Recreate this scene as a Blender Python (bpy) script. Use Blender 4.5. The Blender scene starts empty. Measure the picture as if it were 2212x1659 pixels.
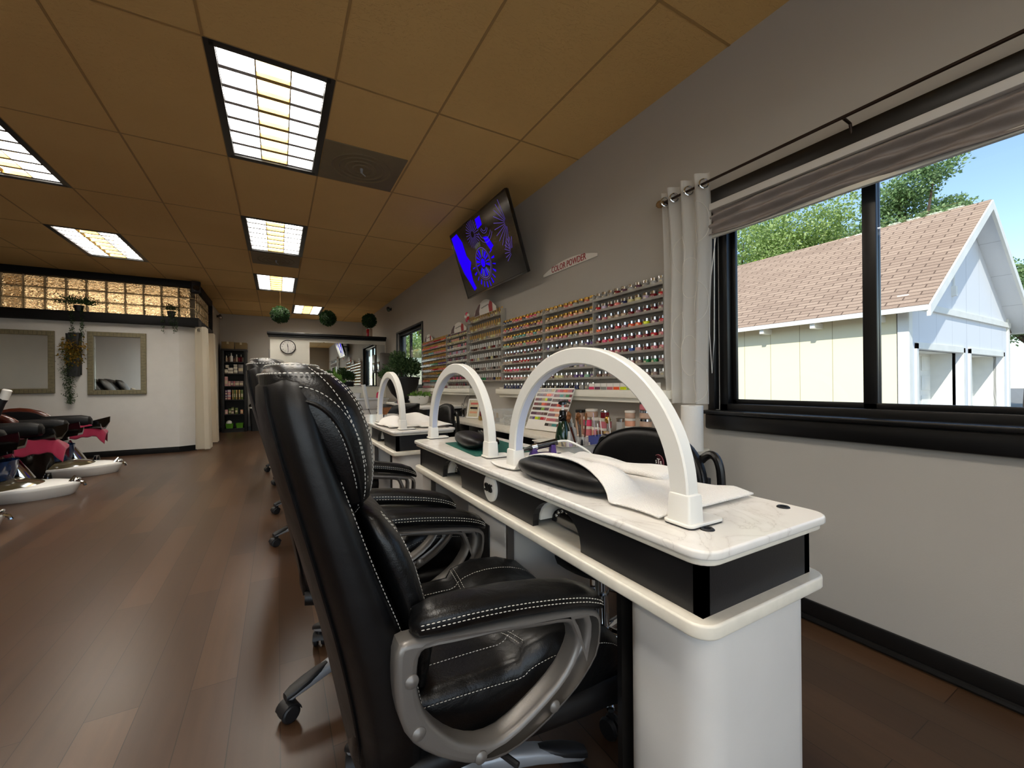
import bpy, bmesh, math, random
from mathutils import Vector, Matrix
random.seed(7)
S = bpy.context.scene
COL = S.collection
PI = math.pi

# ------------------------------------------------------------------ camera
cam_d = bpy.data.cameras.new('camera'); cam = bpy.data.objects.new('camera', cam_d); COL.objects.link(cam)
cam_d.sensor_fit = 'HORIZONTAL'; cam_d.sensor_width = 36.0; cam_d.lens = 894.26 / 2212 * 36
cam_d.clip_start = 0.02; cam_d.clip_end = 300
_y, _p, _r = [math.radians(a) for a in (29.523, 0.0889, -0.492)]
_f = Vector((math.sin(_y) * math.cos(_p), math.cos(_y) * math.cos(_p), math.sin(_p)))
_rt = Vector((math.cos(_y), -math.sin(_y), 0)); _up = _rt.cross(_f)
_rr = math.cos(_r) * _rt + math.sin(_r) * _up; _uu = -math.sin(_r) * _rt + math.cos(_r) * _up
cam.matrix_world = Matrix(((_rr.x, _uu.x, -_f.x, 0), (_rr.y, _uu.y, -_f.y, 0), (_rr.z, _uu.z, -_f.z, 1.0), (0, 0, 0, 1)))
S.camera = cam

# ------------------------------------------------------------------ view, world, sun
S.view_settings.view_transform = 'Standard'; S.view_settings.look = 'None'
S.view_settings.exposure = 0.0; S.view_settings.gamma = 1.0; S.view_settings.use_curve_mapping = False
S.cycles.max_bounces = 10; S.cycles.diffuse_bounces = 5; S.cycles.glossy_bounces = 4
S.cycles.transparent_max_bounces = 24; S.cycles.transmission_bounces = 8
S.cycles.sample_clamp_indirect = 4.0; S.cycles.caustics_reflective = False; S.cycles.caustics_refractive = False

W = bpy.data.worlds.new('sky'); S.world = W; W.use_nodes = True
_nt = W.node_tree; _bg = _nt.nodes['Background']
_sky = _nt.nodes.new('ShaderNodeTexSky'); _sky.sky_type = 'NISHITA'; _sky.sun_disc = False
_sky.sun_elevation = math.radians(48); _sky.sun_rotation = math.radians(245); _sky.air_density = 1.0; _sky.dust_density = 0.3; _sky.ozone_density = 1.0
_nt.links.new(_sky.outputs[0], _bg.inputs[0]); _bg.inputs[1].default_value = 0.28

_sd = bpy.data.lights.new('sun', 'SUN'); _so = bpy.data.objects.new('sun', _sd); COL.objects.link(_so)
_sd.energy = 4.8; _sd.angle = math.radians(0.6); _sd.color = (1.0, 0.95, 0.86)
_so.rotation_euler = Vector((0.76, 0.32, -0.62)).to_track_quat('-Z', 'Y').to_euler()

TROFFER = 30.0         # strength of the ceiling lamps' tubes
def portal(name, loc, sx, sy, direction, energy=None):
    d = bpy.data.lights.new(name, 'AREA'); d.shape = 'RECTANGLE'; d.size = sx; d.size_y = sy
    o = bpy.data.objects.new(name, d); COL.objects.link(o); o.location = loc
    o.rotation_euler = Vector(direction).to_track_quat('-Z', 'Z').to_euler(); 
    if energy: d.energy = energy; d.color = (0.86, 0.93, 1.0)      # daylight of the shop window behind the camera
    else: d.cycles.is_portal = True
portal('daylight_street', (-1.27, -2.30, 1.3), 4.6, 2.05, (0, 1, 0), 36.0)
portal('daylight_window', (2.06, 0.2, 1.38), 2.3, 1.1, (-1, 0, 0))
portal('daylight_far_window', (2.06, 7.0, 1.45), 1.5, 1.0, (-1, 0, 0))

# ------------------------------------------------------------------ materials
def lin(c):
    if isinstance(c, str):
        c = [int(c[i:i + 2], 16) / 255 for i in (1, 3, 5)]
        c = [x / 12.92 if x <= 0.04045 else ((x + 0.055) / 1.055) ** 2.4 for x in c]
    return (c[0], c[1], c[2], 1.0)

class NT:
    def __init__(s, name):
        s.m = bpy.data.materials.new(name); s.m.use_nodes = True; s.t = s.m.node_tree
        s.b = s.t.nodes['Principled BSDF']; s.out = s.t.nodes['Material Output']
    def n(s, typ, **kw):
        x = s.t.nodes.new(typ)
        for k, v in kw.items():
            if k[0] == '_': setattr(x, k[1:], v)
            else: x.inputs[k.replace('_', ' ')].default_value = v
        return x
    def l(s, a, b): s.t.links.new(a, b)
    def coords(s, scale=(1, 1, 1), rot=(0, 0, 0), kind='Object'):
        tc = s.n('ShaderNodeTexCoord'); mp = s.n('ShaderNodeMapping')
        mp.inputs['Scale'].default_value = scale; mp.inputs['Rotation'].default_value = rot
        s.l(tc.outputs[kind], mp.inputs[0]); return mp.outputs[0]
    def ramp(s, fac, stops):
        r = s.n('ShaderNodeValToRGB'); e = r.color_ramp.elements
        while len(e) < len(stops): e.new(0.5)
        for i, (p, c) in enumerate(stops): e[i].position = p; e[i].color = lin(c)
        s.l(fac, r.inputs[0]); return r.outputs[0]
    def bump(s, h, strength=0.3, dist=0.01):
        b = s.n('ShaderNodeBump'); b.inputs['Strength'].default_value = strength; b.inputs['Distance'].default_value = dist
        s.l(h, b.inputs['Height']); s.l(b.outputs[0], s.b.inputs['Normal'])

def pm(name, col, rough=0.5, metal=0.0, var=0.06, scale=9.0, bump=0.0, bscale=60.0, coat=0.0, spec=None, emit=None, es=0.0):
    """procedural material: base colour with a slight noise variation and optional noise bump"""
    k = NT(name); b = k.b
    co = k.coords()
    if var:
        nz = k.n('ShaderNodeTexNoise', Scale=scale, Detail=3.0); k.l(co, nz.inputs['Vector'])
        c = lin(col); lo = [max(0, x * (1 - var)) for x in c[:3]]; hi = [min(1, x * (1 + var)) for x in c[:3]]
        k.l(k.ramp(nz.outputs[0], [(0.3, lo), (0.7, hi)]), b.inputs['Base Color'])
    else: b.inputs['Base Color'].default_value = lin(col)
    b.inputs['Roughness'].default_value = rough; b.inputs['Metallic'].default_value = metal
    if coat: b.inputs['Coat Weight'].default_value = coat; b.inputs['Coat Roughness'].default_value = 0.08
    if spec is not None: b.inputs['Specular IOR Level'].default_value = spec
    if emit: b.inputs['Emission Color'].default_value = lin(emit); b.inputs['Emission Strength'].default_value = es
    if bump:
        n2 = k.n('ShaderNodeTexNoise', Scale=bscale, Detail=4.0); k.l(co, n2.inputs['Vector']); k.bump(n2.outputs[0], bump, 0.004)
    return k.m

def m_floor():
    k = NT('dark_plank'); co = k.coords(rot=(0, 0, PI / 2))
    br = k.n('ShaderNodeTexBrick', Scale=1.0, Mortar_Size=0.0012, Bias=0.0, Brick_Width=1.25, Row_Height=0.128, Color1=(0, 0, 0, 1), Color2=(1, 1, 1, 1), Mortar=(0.5, 0.5, 0.5, 1))
    br.offset = 0.37; br.offset_frequency = 2; k.l(co, br.inputs['Vector'])
    base = k.ramp(br.outputs['Color'], [(0.0, '#392719'), (0.3, '#4a3524'), (0.6, '#412d1f'), (1.0, '#553d2a')])
    gr = k.n('ShaderNodeTexNoise', Scale=3.0, Detail=3.0, Roughness=0.55); k.l(k.coords(scale=(14, 0.9, 1)), gr.inputs['Vector'])
    g = k.ramp(gr.outputs[0], [(0.25, (0.80, 0.80, 0.80)), (0.75, (1.12, 1.12, 1.12))])
    mx = k.n('ShaderNodeMixRGB', _blend_type='MULTIPLY', Fac=0.85); k.l(base, mx.inputs[1]); k.l(g, mx.inputs[2])
    m2 = k.n('ShaderNodeMixRGB', _blend_type='MULTIPLY'); m2.inputs[2].default_value = (0.25, 0.22, 0.2, 1)
    k.l(br.outputs['Fac'], m2.inputs[0]); k.l(mx.outputs[0], m2.inputs[1]); k.l(m2.outputs[0], k.b.inputs['Base Color'])
    r = k.n('ShaderNodeMapRange'); r.inputs['To Min'].default_value = 0.29; r.inputs['To Max'].default_value = 0.34; k.l(gr.outputs[0], r.inputs[0]); k.l(r.outputs[0], k.b.inputs['Roughness'])
    return k.m

def m_ceiling():
    k = NT('ceiling_tile'); co = k.coords()
    nz = k.n('ShaderNodeTexNoise', Scale=0.9, Detail=2.0); k.l(co, nz.inputs['Vector'])
    k.l(k.ramp(nz.outputs[0], [(0.3, '#d9b272'), (0.7, '#e3bd7c')]), k.b.inputs['Base Color']); k.b.inputs['Roughness'].default_value = 0.9
    v = k.n('ShaderNodeTexNoise', Scale=26.0, Detail=3.0, Distortion=1.2); k.l(k.coords(scale=(1, 2.2, 1)), v.inputs['Vector'])
    f = k.ramp(v.outputs[0], [(0.40, (0, 0, 0)), (0.47, (1, 1, 1))]); k.bump(f, 0.35, 0.004); return k.m

def m_marble():
    k = NT('white_marble'); co = k.coords(scale=(3, 3, 3))
    d = k.n('ShaderNodeTexNoise', Scale=2.2, Detail=6.0, Distortion=1.6); k.l(co, d.inputs['Vector'])
    k.l(k.ramp(d.outputs[0], [(0.44, '#f6f3ec'), (0.497, '#f0ece5'), (0.505, '#dcd7cf'), (0.513, '#f1ede6'), (0.6, '#f8f5ef')]), k.b.inputs['Base Color'])
    k.b.inputs['Roughness'].default_value = 0.16; return k.m

def m_leather(name, col, rough, bump):
    k = NT(name); co = k.coords(); k.b.inputs['Base Color'].default_value = lin(col); k.b.inputs['Specular IOR Level'].default_value = 0.36
    a = k.n('ShaderNodeTexNoise', Scale=16.0, Detail=3.0, Distortion=0.8); k.l(co, a.inputs['Vector'])
    v = k.n('ShaderNodeTexVoronoi', Scale=420.0); k.l(co, v.inputs['Vector'])
    ad = k.n('ShaderNodeMath', _operation='MULTIPLY_ADD'); ad.inputs[1].default_value = 0.06; k.l(v.outputs['Distance'], ad.inputs[0]); k.l(a.outputs[0], ad.inputs[2])
    r = k.n('ShaderNodeMapRange'); r.inputs['To Min'].default_value = rough - 0.06; r.inputs['To Max'].default_value = rough + 0.1; k.l(a.outputs[0], r.inputs[0]); k.l(r.outputs[0], k.b.inputs['Roughness'])
    k.bump(ad.outputs[0], bump, 0.012); return k.m

def m_mix(name, col, alpha, rough=0.1, translucent=False, bumpw=None, refl=0.0):
    """see-through sheet: transparent mixed with a surface"""
    k = NT(name); k.b.inputs['Base Color'].default_value = lin(col); k.b.inputs['Roughness'].default_value = rough
    tr = k.n('ShaderNodeBsdfTransparent'); mx = k.n('ShaderNodeMixShader')
    surf = k.b.outputs[0]
    if translucent:
        tl = k.n('ShaderNodeBsdfTranslucent'); tl.inputs[0].default_value = lin(col); m1 = k.n('ShaderNodeMixShader'); m1.inputs[0].default_value = 0.5
        k.l(k.b.outputs[0], m1.inputs[1]); k.l(tl.outputs[0], m1.inputs[2]); surf = m1.outputs[0]
    mx.inputs[0].default_value = alpha
    k.l(tr.outputs[0], mx.inputs[1]); k.l(surf, mx.inputs[2]); k.l(mx.outputs[0], k.out.inputs[0])
    if bumpw:
        w = k.n('ShaderNodeTexNoise', Scale=bumpw, Detail=1.0, Distortion=2.0); k.l(k.coords(), w.inputs['Vector']); k.bump(w.outputs[0], 0.6, 0.02)
    return k.m

def m_pane():
    k = NT('window_glass'); tr = k.n('ShaderNodeBsdfTransparent'); gl = k.n('ShaderNodeBsdfGlossy'); gl.inputs['Roughness'].default_value = 0.02
    fr = k.n('ShaderNodeFresnel', IOR=1.45); mx = k.n('ShaderNodeMixShader'); tr.inputs[0].default_value = (0.96, 0.98, 0.98, 1)
    ge = k.n('ShaderNodeNewGeometry'); sb = k.n('ShaderNodeMath', _operation='SUBTRACT'); sb.inputs[0].default_value = 1.0; ml = k.n('ShaderNodeMath', _operation='MULTIPLY'); k.l(ge.outputs['Backfacing'], sb.inputs[1]); k.l(sb.outputs[0], ml.inputs[0]); k.l(fr.outputs[0], ml.inputs[1])     # one reflection per pane
    k.l(ml.outputs[0], mx.inputs[0]); k.l(tr.outputs[0], mx.inputs[1]); k.l(gl.outputs[0], mx.inputs[2]); k.l(mx.outputs[0], k.out.inputs[0]); return k.m

def m_glassblock():
    k = NT('rippled_glass'); b = k.b; b.inputs['Base Color'].default_value = (0.95, 0.9, 0.8, 1); b.inputs['Roughness'].default_value = 0.12
    b.inputs['Transmission Weight'].default_value = 0.92; b.inputs['IOR'].default_value = 1.25
    w = k.n('ShaderNodeTexNoise', Scale=11.0, Detail=1.0, Distortion=2.4); k.l(k.coords(scale=(1, 1, 2.2)), w.inputs['Vector']); k.bump(w.outputs[0], 0.9, 0.05); return k.m

def m_shingle():
    k = NT('brown_shingle'); co = k.coords(kind='UV')
    br = k.n('ShaderNodeTexBrick', Scale=1.0, Mortar_Size=0.012, Brick_Width=0.42, Row_Height=0.13, Color1=lin('#a58a74'), Color2=lin('#b89c84'), Mortar=lin('#6d5747'))
    k.l(co, br.inputs['Vector']); nz = k.n('ShaderNodeTexNoise', Scale=40.0); k.l(co, nz.inputs['Vector'])
    mx = k.n('ShaderNodeMixRGB', _blend_type='MULTIPLY', Fac=0.5); k.l(br.outputs[0], mx.inputs[1]); k.l(k.ramp(nz.outputs[0], [(0.3, (0.7, 0.7, 0.7)), (0.7, (1.1, 1.1, 1.1))]), mx.inputs[2])
    k.l(mx.outputs[0], k.b.inputs['Base Color']); k.b.inputs['Roughness'].default_value = 0.95; return k.m

def m_boards(name, col, groove, width, axis='Y', peel=0.0):
    k = NT(name); co = k.coords(); sp = k.n('ShaderNodeSeparateXYZ'); k.l(co, sp.inputs[0])
    mo = k.n('ShaderNodeMath', _operation='MODULO'); ab = k.n('ShaderNodeMath', _operation='ABSOLUTE'); k.l(sp.outputs[axis], ab.inputs[0]); k.l(ab.outputs[0], mo.inputs[0]); mo.inputs[1].default_value = width
    lt = k.n('ShaderNodeMath', _operation='LESS_THAN'); lt.inputs[1].default_value = 0.012; k.l(mo.outputs[0], lt.inputs[0])
    mx = k.n('ShaderNodeMixRGB'); mx.inputs[1].default_value = lin(col); mx.inputs[2].default_value = lin(groove); k.l(lt.outputs[0], mx.inputs[0])
    out = mx.outputs[0]
    if peel:
        nz = k.n('ShaderNodeTexNoise', Scale=5.0, Detail=8.0, Roughness=0.75); k.l(k.coords(scale=(1, 1, 0.5)), nz.inputs['Vector'])
        pf = k.ramp(nz.outputs[0], [(0.64, (0, 0, 0)), (0.69, (peel, peel, peel))]); m3 = k.n('ShaderNodeMixRGB'); m3.inputs[2].default_value = lin('#8d8478'); k.l(pf, m3.inputs[0]); k.l(out, m3.inputs[1]); out = m3.outputs[0]
    k.l(out, k.b.inputs['Base Color']); k.b.inputs['Roughness'].default_value = 0.8; return k.m

def m_leaf(name, c0, c1, c2):
    k = NT(name); g = k.n('ShaderNodeNewGeometry')
    c = k.ramp(g.outputs['Random Per Island'], [(0.0, c0), (0.5, c1), (1.0, c2)]); k.l(c, k.b.inputs['Base Color']); k.b.inputs['Roughness'].default_value = 0.6
    tl = k.n('ShaderNodeBsdfTranslucent'); k.l(c, tl.inputs[0]); mx = k.n('ShaderNodeMixShader'); mx.inputs[0].default_value = 0.35
    k.l(k.b.outputs[0], mx.inputs[1]); k.l(tl.outputs[0], mx.inputs[2]); k.l(mx.outputs[0], k.out.inputs[0]); return k.m

def m_towel(name, col):
    k = NT(name); co = k.coords(); k.b.inputs['Base Color'].default_value = lin(col); k.b.inputs['Roughness'].default_value = 0.95
    k.b.inputs['Sheen Weight'].default_value = 0.3
    v = k.n('ShaderNodeTexVoronoi', Scale=330.0); k.l(co, v.inputs['Vector']); k.bump(v.outputs['Distance'], 0.5, 0.004); return k.m

def m_emit(name, col, st):
    k = NT(name); e = k.n('ShaderNodeEmission', Strength=st); e.inputs[0].default_value = lin(col); k.l(e.outputs[0], k.out.inputs[0]); return k.m

M = {
 'floor': m_floor(), 'ceiling': m_ceiling(), 'marble': m_marble(),
 'wall': pm('grey_paint', '#b3aea6', 0.75, var=0.02, scale=2, bump=0.08, bscale=220), 'wall_light': pm('pale_paint', '#d8d5d0', 0.75, var=0.02, bump=0.06, bscale=200),
 'wall_white': pm('white_paint', '#f0ecdf', 0.7, var=0.015, bump=0.05, bscale=200),
 'black_trim': pm('black_trim', '#0c0b0b', 0.35, var=0.1, bump=0.04), 'band_black': pm('black_band', '#090808', 0.6, var=0.1, spec=0.25), 'black_matt': pm('black_matt', '#111012', 0.55, var=0.08), 'black_gloss': pm('black_gloss', '#070708', 0.12, var=0.05, coat=0.4),
 'apron': pm('black_laminate', '#131316', 0.42, var=0.05, bump=0.05, bscale=300), 'desk_white': pm('white_laminate', '#d9d7d3', 0.4, var=0.02, bump=0.03, bscale=300),
 'ledge': pm('cream_marble', '#f0eadb', 0.28, var=0.06, scale=30), 'lamp_white': pm('white_plastic', '#f6f4ed', 0.42, var=0.015), 'lamp_strip': pm('lamp_diffuser', '#c9d0e4', 0.35, var=0.01),
 'leather': m_leather('black_leather', '#070708', 0.33, 0.22), 'leather_matt': m_leather('black_leather_plain', '#080708', 0.42, 0.08), 'stitch': pm('white_thread', '#c9c5bd', 0.8, var=0.1),
 'gunmetal': pm('grey_paint_metal', '#77736f', 0.36, metal=0.45, var=0.05, bump=0.04, bscale=300), 'silver': pm('satin_silver', '#a3a6aa', 0.38, metal=0.45, var=0.04), 'chrome': pm('chrome', '#d9dde2', 0.08, metal=1.0, var=0.02),
 'rubber': pm('black_rubber', '#141416', 0.5, var=0.1), 'mirror': pm('mirror_glass', '#e8ebe9', 0.015, metal=1.0, var=0.0),
 'gold_frame': pm('antique_gold', '#7d745a', 0.4, metal=0.35, var=0.15, scale=30), 'gold': pm('gold', '#b8924a', 0.25, metal=0.9, var=0.08), 'brass': pm('amber_resin', '#8a6a44', 0.25, var=0.2, scale=60),
 'rod': pm('bronze_rod', '#33251d', 0.4, metal=0.5, var=0.1), 'tile_metal': pm('dark_frame', '#17140f', 0.5, var=0.1), 'tbar': pm('ceiling_bar', '#a98650', 0.7, var=0.05), 'vent': pm('vent_paint', '#77684c', 0.7, var=0.05),
 'tube': m_emit('lamp_tube', (1.0, 0.97, 0.92), TROFFER), 'amber_tube': m_emit('amber_lens', (1.0, 0.72, 0.32), TROFFER * 0.36), 'louvre': pm('louvre_grey', '#bababa', 0.35, var=0.01), 'amber_louvre': pm('louvre_amber', '#b8985a', 0.35, var=0.01),
 'pane': m_pane(), 'glassblock': m_glassblock(), 'grout': pm('grout', '#c9b186', 0.7, var=0.05), 'acrylic': m_mix('clear_acrylic', '#c4c0b8', 0.42, 0.12), 'clear': m_mix('clear_plastic', '#dfe3e4', 0.3, 0.06),
 'sheer': m_mix('sheer_voile', '#fbfaf7', 0.72, 0.9, True), 'curtain': m_mix('cotton_curtain', '#e4dccb', 0.96, 0.9, True), 'valance': pm('grey_fabric', '#8f8681', 0.85, var=0.08, scale=20, bump=0.15, bscale=400),
 'white': pm('white_gloss', '#efeee9', 0.25, var=0.01), 'white_matt': pm('white_matt', '#ece9e2', 0.7, var=0.02), 'paper': pm('paper', '#f3f1ec', 0.9, var=0.02, bump=0.3, bscale=150),
 'towel': m_towel('white_terry', '#fbf7f0'), 'pink_towel': m_towel('fuchsia_terry', '#8c0f38'), 'mat': pm('green_mat', '#12564a', 0.6, var=0.05), 'purple': pm('purple_plastic', '#3d1f6e', 0.35, var=0.04), 'blue': pm('blue_plastic', '#4c569a', 0.4, var=0.04),
 'bottle_green': pm('dark_green_bottle', '#0d2a16', 0.1, var=0.1, coat=0.5), 'label_cream': pm('cream_label', '#c9bf9f', 0.7, var=0.1, scale=50), 'steel': pm('steel', '#b4b2ae', 0.25, metal=0.9, var=0.05), 'wood_handle': pm('brown_bristle', '#7a4a22', 0.7, var=0.3, scale=80),
 'cardboard': pm('cardboard', '#7d6a48', 0.85, var=0.08), 'wood': pm('cherry_wood', '#4e1f12', 0.25, var=0.3, scale=14, coat=0.3), 'straw': pm('straw', '#9a6b22', 0.8, var=0.25, scale=60), 'red': pm('red_plastic', '#a81c1c', 0.4, var=0.05), 'bowl_brown': pm('bronze_bowl', '#4e4634', 0.12, var=0.1, coat=0.6), 'blue_water': pm('blue_liner', '#12305a', 0.15, var=0.4, scale=20, coat=0.5),
 'soil': pm('soil', '#2a2018', 0.9, var=0.3), 'leaf': m_leaf('plant_leaf', '#2c4424', '#44623a', '#64804f'), 'leaf_dark': m_leaf('dark_leaf', '#1c2c14', '#2b4420', '#435a28'), 'leaf_gold': m_leaf('yellow_leaf', '#6a5a16', '#a0761c', '#4b5a1e'), 'boxwood': m_leaf('boxwood', '#10250c', '#1c3a14', '#2d5420'), 'leaf_light': m_leaf('light_leaf', '#4f7a2c', '#6b9a3c', '#8fb45a'),
 'tree_a': m_leaf('tree_leaf', '#86a052', '#a3ba6c', '#c2d092'), 'tree_b': m_leaf('tree_leaf_bright', '#8fae2e', '#aacb3c', '#c4df5c'), 'tree_c': m_leaf('tree_leaf_dark', '#668450', '#82a066', '#a6bc88'), 'bark': pm('bark', '#54463a', 0.9, var=0.3, scale=8),
 'shingle': m_shingle(), 'siding': m_boards('cream_siding', '#efe6c4', '#b4a880', 0.61, 'Y'), 'gable': m_boards('peeling_white_boards', '#e6e7ea', '#c2c4c8', 0.9, 'X', 0.5), 'garage_white': pm('garage_white', '#eceae2', 0.7, var=0.05, scale=4), 'asphalt': pm('asphalt', '#8b8780', 0.95, var=0.15, scale=6), 'grass': pm('lawn', '#55703a', 0.95, var=0.3, scale=12),
 'dark_red': pm('burgundy', '#3a0a16', 0.4, var=0.05), 'sign_red': pm('sign_red', '#a01c20', 0.5, var=0.03), 'screen': pm('tv_screen', '#060607', 0.14, var=0.1, emit='#15100c', es=0.4), 'tv_blue': m_emit('screen_blue', (0.018, 0.0, 0.92), 1.0), 'tv_violet': m_emit('screen_violet', (0.10, 0.06, 0.35), 0.9), 'tv_olive': m_emit('screen_olive', (0.06, 0.065, 0.03), 0.9),
 'clear_bottle': m_mix('frosted_plastic', '#e6e2dc', 0.75, 0.35),
}
def cmat(name, col, rough=0.3):
    if name not in M: M[name] = pm(name, col, rough, var=0.03)
    return M[name]

# ------------------------------------------------------------------ mesh builder
class MB:
    def __init__(s): s.v = []; s.f = []; s.m = []; s.uv = None; s.cur = 0
    def mat(s, i): s.cur = i; return s
    def add(s, vs, fs):
        o = len(s.v); s.v += [tuple(p) for p in vs]
        for f in fs: s.f.append(tuple(i + o for i in f)); s.m.append(s.cur)
        return s
    def bm(s, b, T=None):
        b.verts.ensure_lookup_table(); b.verts.index_update()
        s.add([(T @ v.co if T else v.co) for v in b.verts], [[v.index for v in f.verts] for f in b.faces]); b.free(); return s
    def box(s, c, d, rot=None, bev=0.0, seg=2):
        b = bmesh.new(); bmesh.ops.create_cube(b, size=1)
        for v in b.verts: v.co = Vector((v.co.x * d[0], v.co.y * d[1], v.co.z * d[2]))
        if bev: bmesh.ops.bevel(b, geom=list(b.edges), offset=min(bev, min(d) * 0.49), segments=seg, affect='EDGES', profile=0.5)
        T = Matrix.Translation(c) @ (rot if rot else Matrix.Identity(4)); return s.bm(b, T)
    def span(s, a, b, bev=0.0, seg=2):
        return s.box([(a[i] + b[i]) / 2 for i in range(3)], [abs(b[i] - a[i]) for i in range(3)], None, bev, seg)
    def tube(s, pts, r, seg=8, caps=True):
        pts = [Vector(p) for p in pts]; n = len(pts); rs = r if isinstance(r, (list, tuple)) else [r] * n
        vs = []; fs = []; up = None
        for i, p in enumerate(pts):
            t = (pts[min(i + 1, n - 1)] - pts[max(i - 1, 0)]); t = t.normalized() if t.length > 1e-9 else Vector((0, 0, 1))
            if up is None: up = Vector((0, 0, 1)) if abs(t.z) < 0.9 else Vector((1, 0, 0))
            a = t.cross(up); a = a.normalized() if a.length > 1e-6 else t.orthogonal().normalized(); b = a.cross(t).normalized(); up = b
            for j in range(seg):
                w = 2 * PI * j / seg; vs.append(p + (a * math.cos(w) + b * math.sin(w)) * rs[i])
        for i in range(n - 1):
            for j in range(seg):
                k = (j + 1) % seg; fs.append((i * seg + j, i * seg + k, (i + 1) * seg + k, (i + 1) * seg + j))
        if caps: fs.append(tuple(range(seg))); fs.append(tuple((n - 1) * seg + j for j in reversed(range(seg))))
        return s.add(vs, fs)
    def cyl(s, a, b, r, r2=None, seg=20): return s.tube([a, b], [r, r if r2 is None else r2], seg)
    def lathe(s, prof, c=(0, 0, 0), seg=24, T=None, capb=True, capt=True):
        vs = []; fs = []
        for (r, z) in prof:
            for j in range(seg):
                w = 2 * PI * j / seg; p = Vector((r * math.cos(w), r * math.sin(w), z)); p = T @ p if T else p; vs.append(p + Vector(c))
        n = len(prof)
        for i in range(n - 1):
            for j in range(seg):
                k = (j + 1) % seg; fs.append((i * seg + j, i * seg + k, (i + 1) * seg + k, (i + 1) * seg + j))
        if capb: fs.append(tuple(reversed(range(seg))))
        if capt: fs.append(tuple((n - 1) * seg + j for j in range(seg)))
        return s.add(vs, fs)
    def loft(s, secs, closed=True, capa=True, capb=True):
        n = len(secs[0]); vs = [p for q in secs for p in q]; fs = []
        for i in range(len(secs) - 1):
            for j in range(n if closed else n - 1):
                k = (j + 1) % n; fs.append((i * n + j, i * n + k, (i + 1) * n + k, (i + 1) * n + j))
        if closed and capa: fs.append(tuple(reversed(range(n))))
        if closed and capb: fs.append(tuple((len(secs) - 1) * n + j for j in range(n)))
        return s.add(vs, fs)
    def sphere(s, c, r, seg=16, rings=10):
        r = r if isinstance(r, (tuple, list)) else (r, r, r); b = bmesh.new(); bmesh.ops.create_uvsphere(b, u_segments=seg, v_segments=rings, radius=1)
        return s.bm(b, Matrix.Translation(c) @ Matrix.Diagonal((r[0], r[1], r[2], 1)))
    def sheet(s, fn, nu, nv, thick=0.0, normal=None):
        g = [[Vector(fn(i / nu, j / nv)) for j in range(nv + 1)] for i in range(nu + 1)]; w = nv + 1
        vs = [p for r in g for p in r]; fs = [(i * w + j, (i + 1) * w + j, (i + 1) * w + j + 1, i * w + j + 1) for i in range(nu) for j in range(nv)]
        if thick:
            N = Vector(normal) * thick; o = len(vs); vs2 = [p + N for p in vs]; fs2 = [tuple(reversed([k + o for k in f])) for f in fs]
            rim = [i * w for i in range(nu + 1)] + [nu * w + j for j in range(1, nv + 1)] + [i * w + nv for i in range(nu - 1, -1, -1)] + [j for j in range(nv - 1, 0, -1)]
            fs3 = [(rim[q], rim[(q + 1) % len(rim)], rim[(q + 1) % len(rim)] + o, rim[q] + o) for q in range(len(rim))]
            vs = vs + vs2; fs = fs + fs2 + [tuple(reversed(f)) for f in fs3]
        return s.add(vs, fs)
    def curve2d(s, loops, depth, T, bev=0.0, res=2):
        """filled outline with holes, extruded +-depth/2 along its own z, then moved by T"""
        cu = bpy.data.curves.new('tmp', 'CURVE'); cu.dimensions = '2D'; cu.fill_mode = 'BOTH'
        cu.extrude = max(0.0, depth / 2 - bev); cu.bevel_depth = bev; cu.bevel_resolution = res; cu.offset = -bev
        for lp in loops:
            sp = cu.splines.new('POLY'); sp.points.add(len(lp) - 1); sp.use_cyclic_u = True
            for p, q in zip(sp.points, lp): p.co = (q[0], q[1], 0, 1)
        return s._cv(cu, T)
    def text(s, body, size, depth, T, align='CENTER', sx=1.0):
        cu = bpy.data.curves.new('tmp', 'FONT'); cu.body = body; cu.size = size; cu.extrude = depth / 2; cu.align_x = align; cu.align_y = 'CENTER'; cu.resolution_u = 3
        return s._cv(cu, T @ Matrix.Diagonal((sx, 1, 1, 1)))
    def _cv(s, cu, T):
        o = bpy.data.objects.new('tmp', cu); me = bpy.data.meshes.new_from_object(o)
        s.add([T @ v.co for v in me.vertices], [tuple(p.vertices) for p in me.polygons])
        bpy.data.objects.remove(o); bpy.data.curves.remove(cu); bpy.data.meshes.remove(me); return s
    def mesh(s, name, mats, smooth=35):
        me = bpy.data.meshes.new(name); me.from_pydata(s.v, [], s.f)
        for m in (mats if isinstance(mats, (list, tuple)) else [mats]): me.materials.append(M[m] if isinstance(m, str) else m)
        me.polygons.foreach_set('material_index', s.m)
        if smooth:
            me.polygons.foreach_set('use_smooth', [True] * len(me.polygons)); me.update()
            if smooth < 180: me.set_sharp_from_angle(angle=math.radians(smooth))
        me.update(); return me
    def obj(s, name, mats, parent=None, loc=(0, 0, 0), smooth=35):
        o = bpy.data.objects.new(name, s.mesh(name, mats, smooth)); COL.objects.link(o); o.location = loc
        if parent: o.parent = parent
        return o

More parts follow.
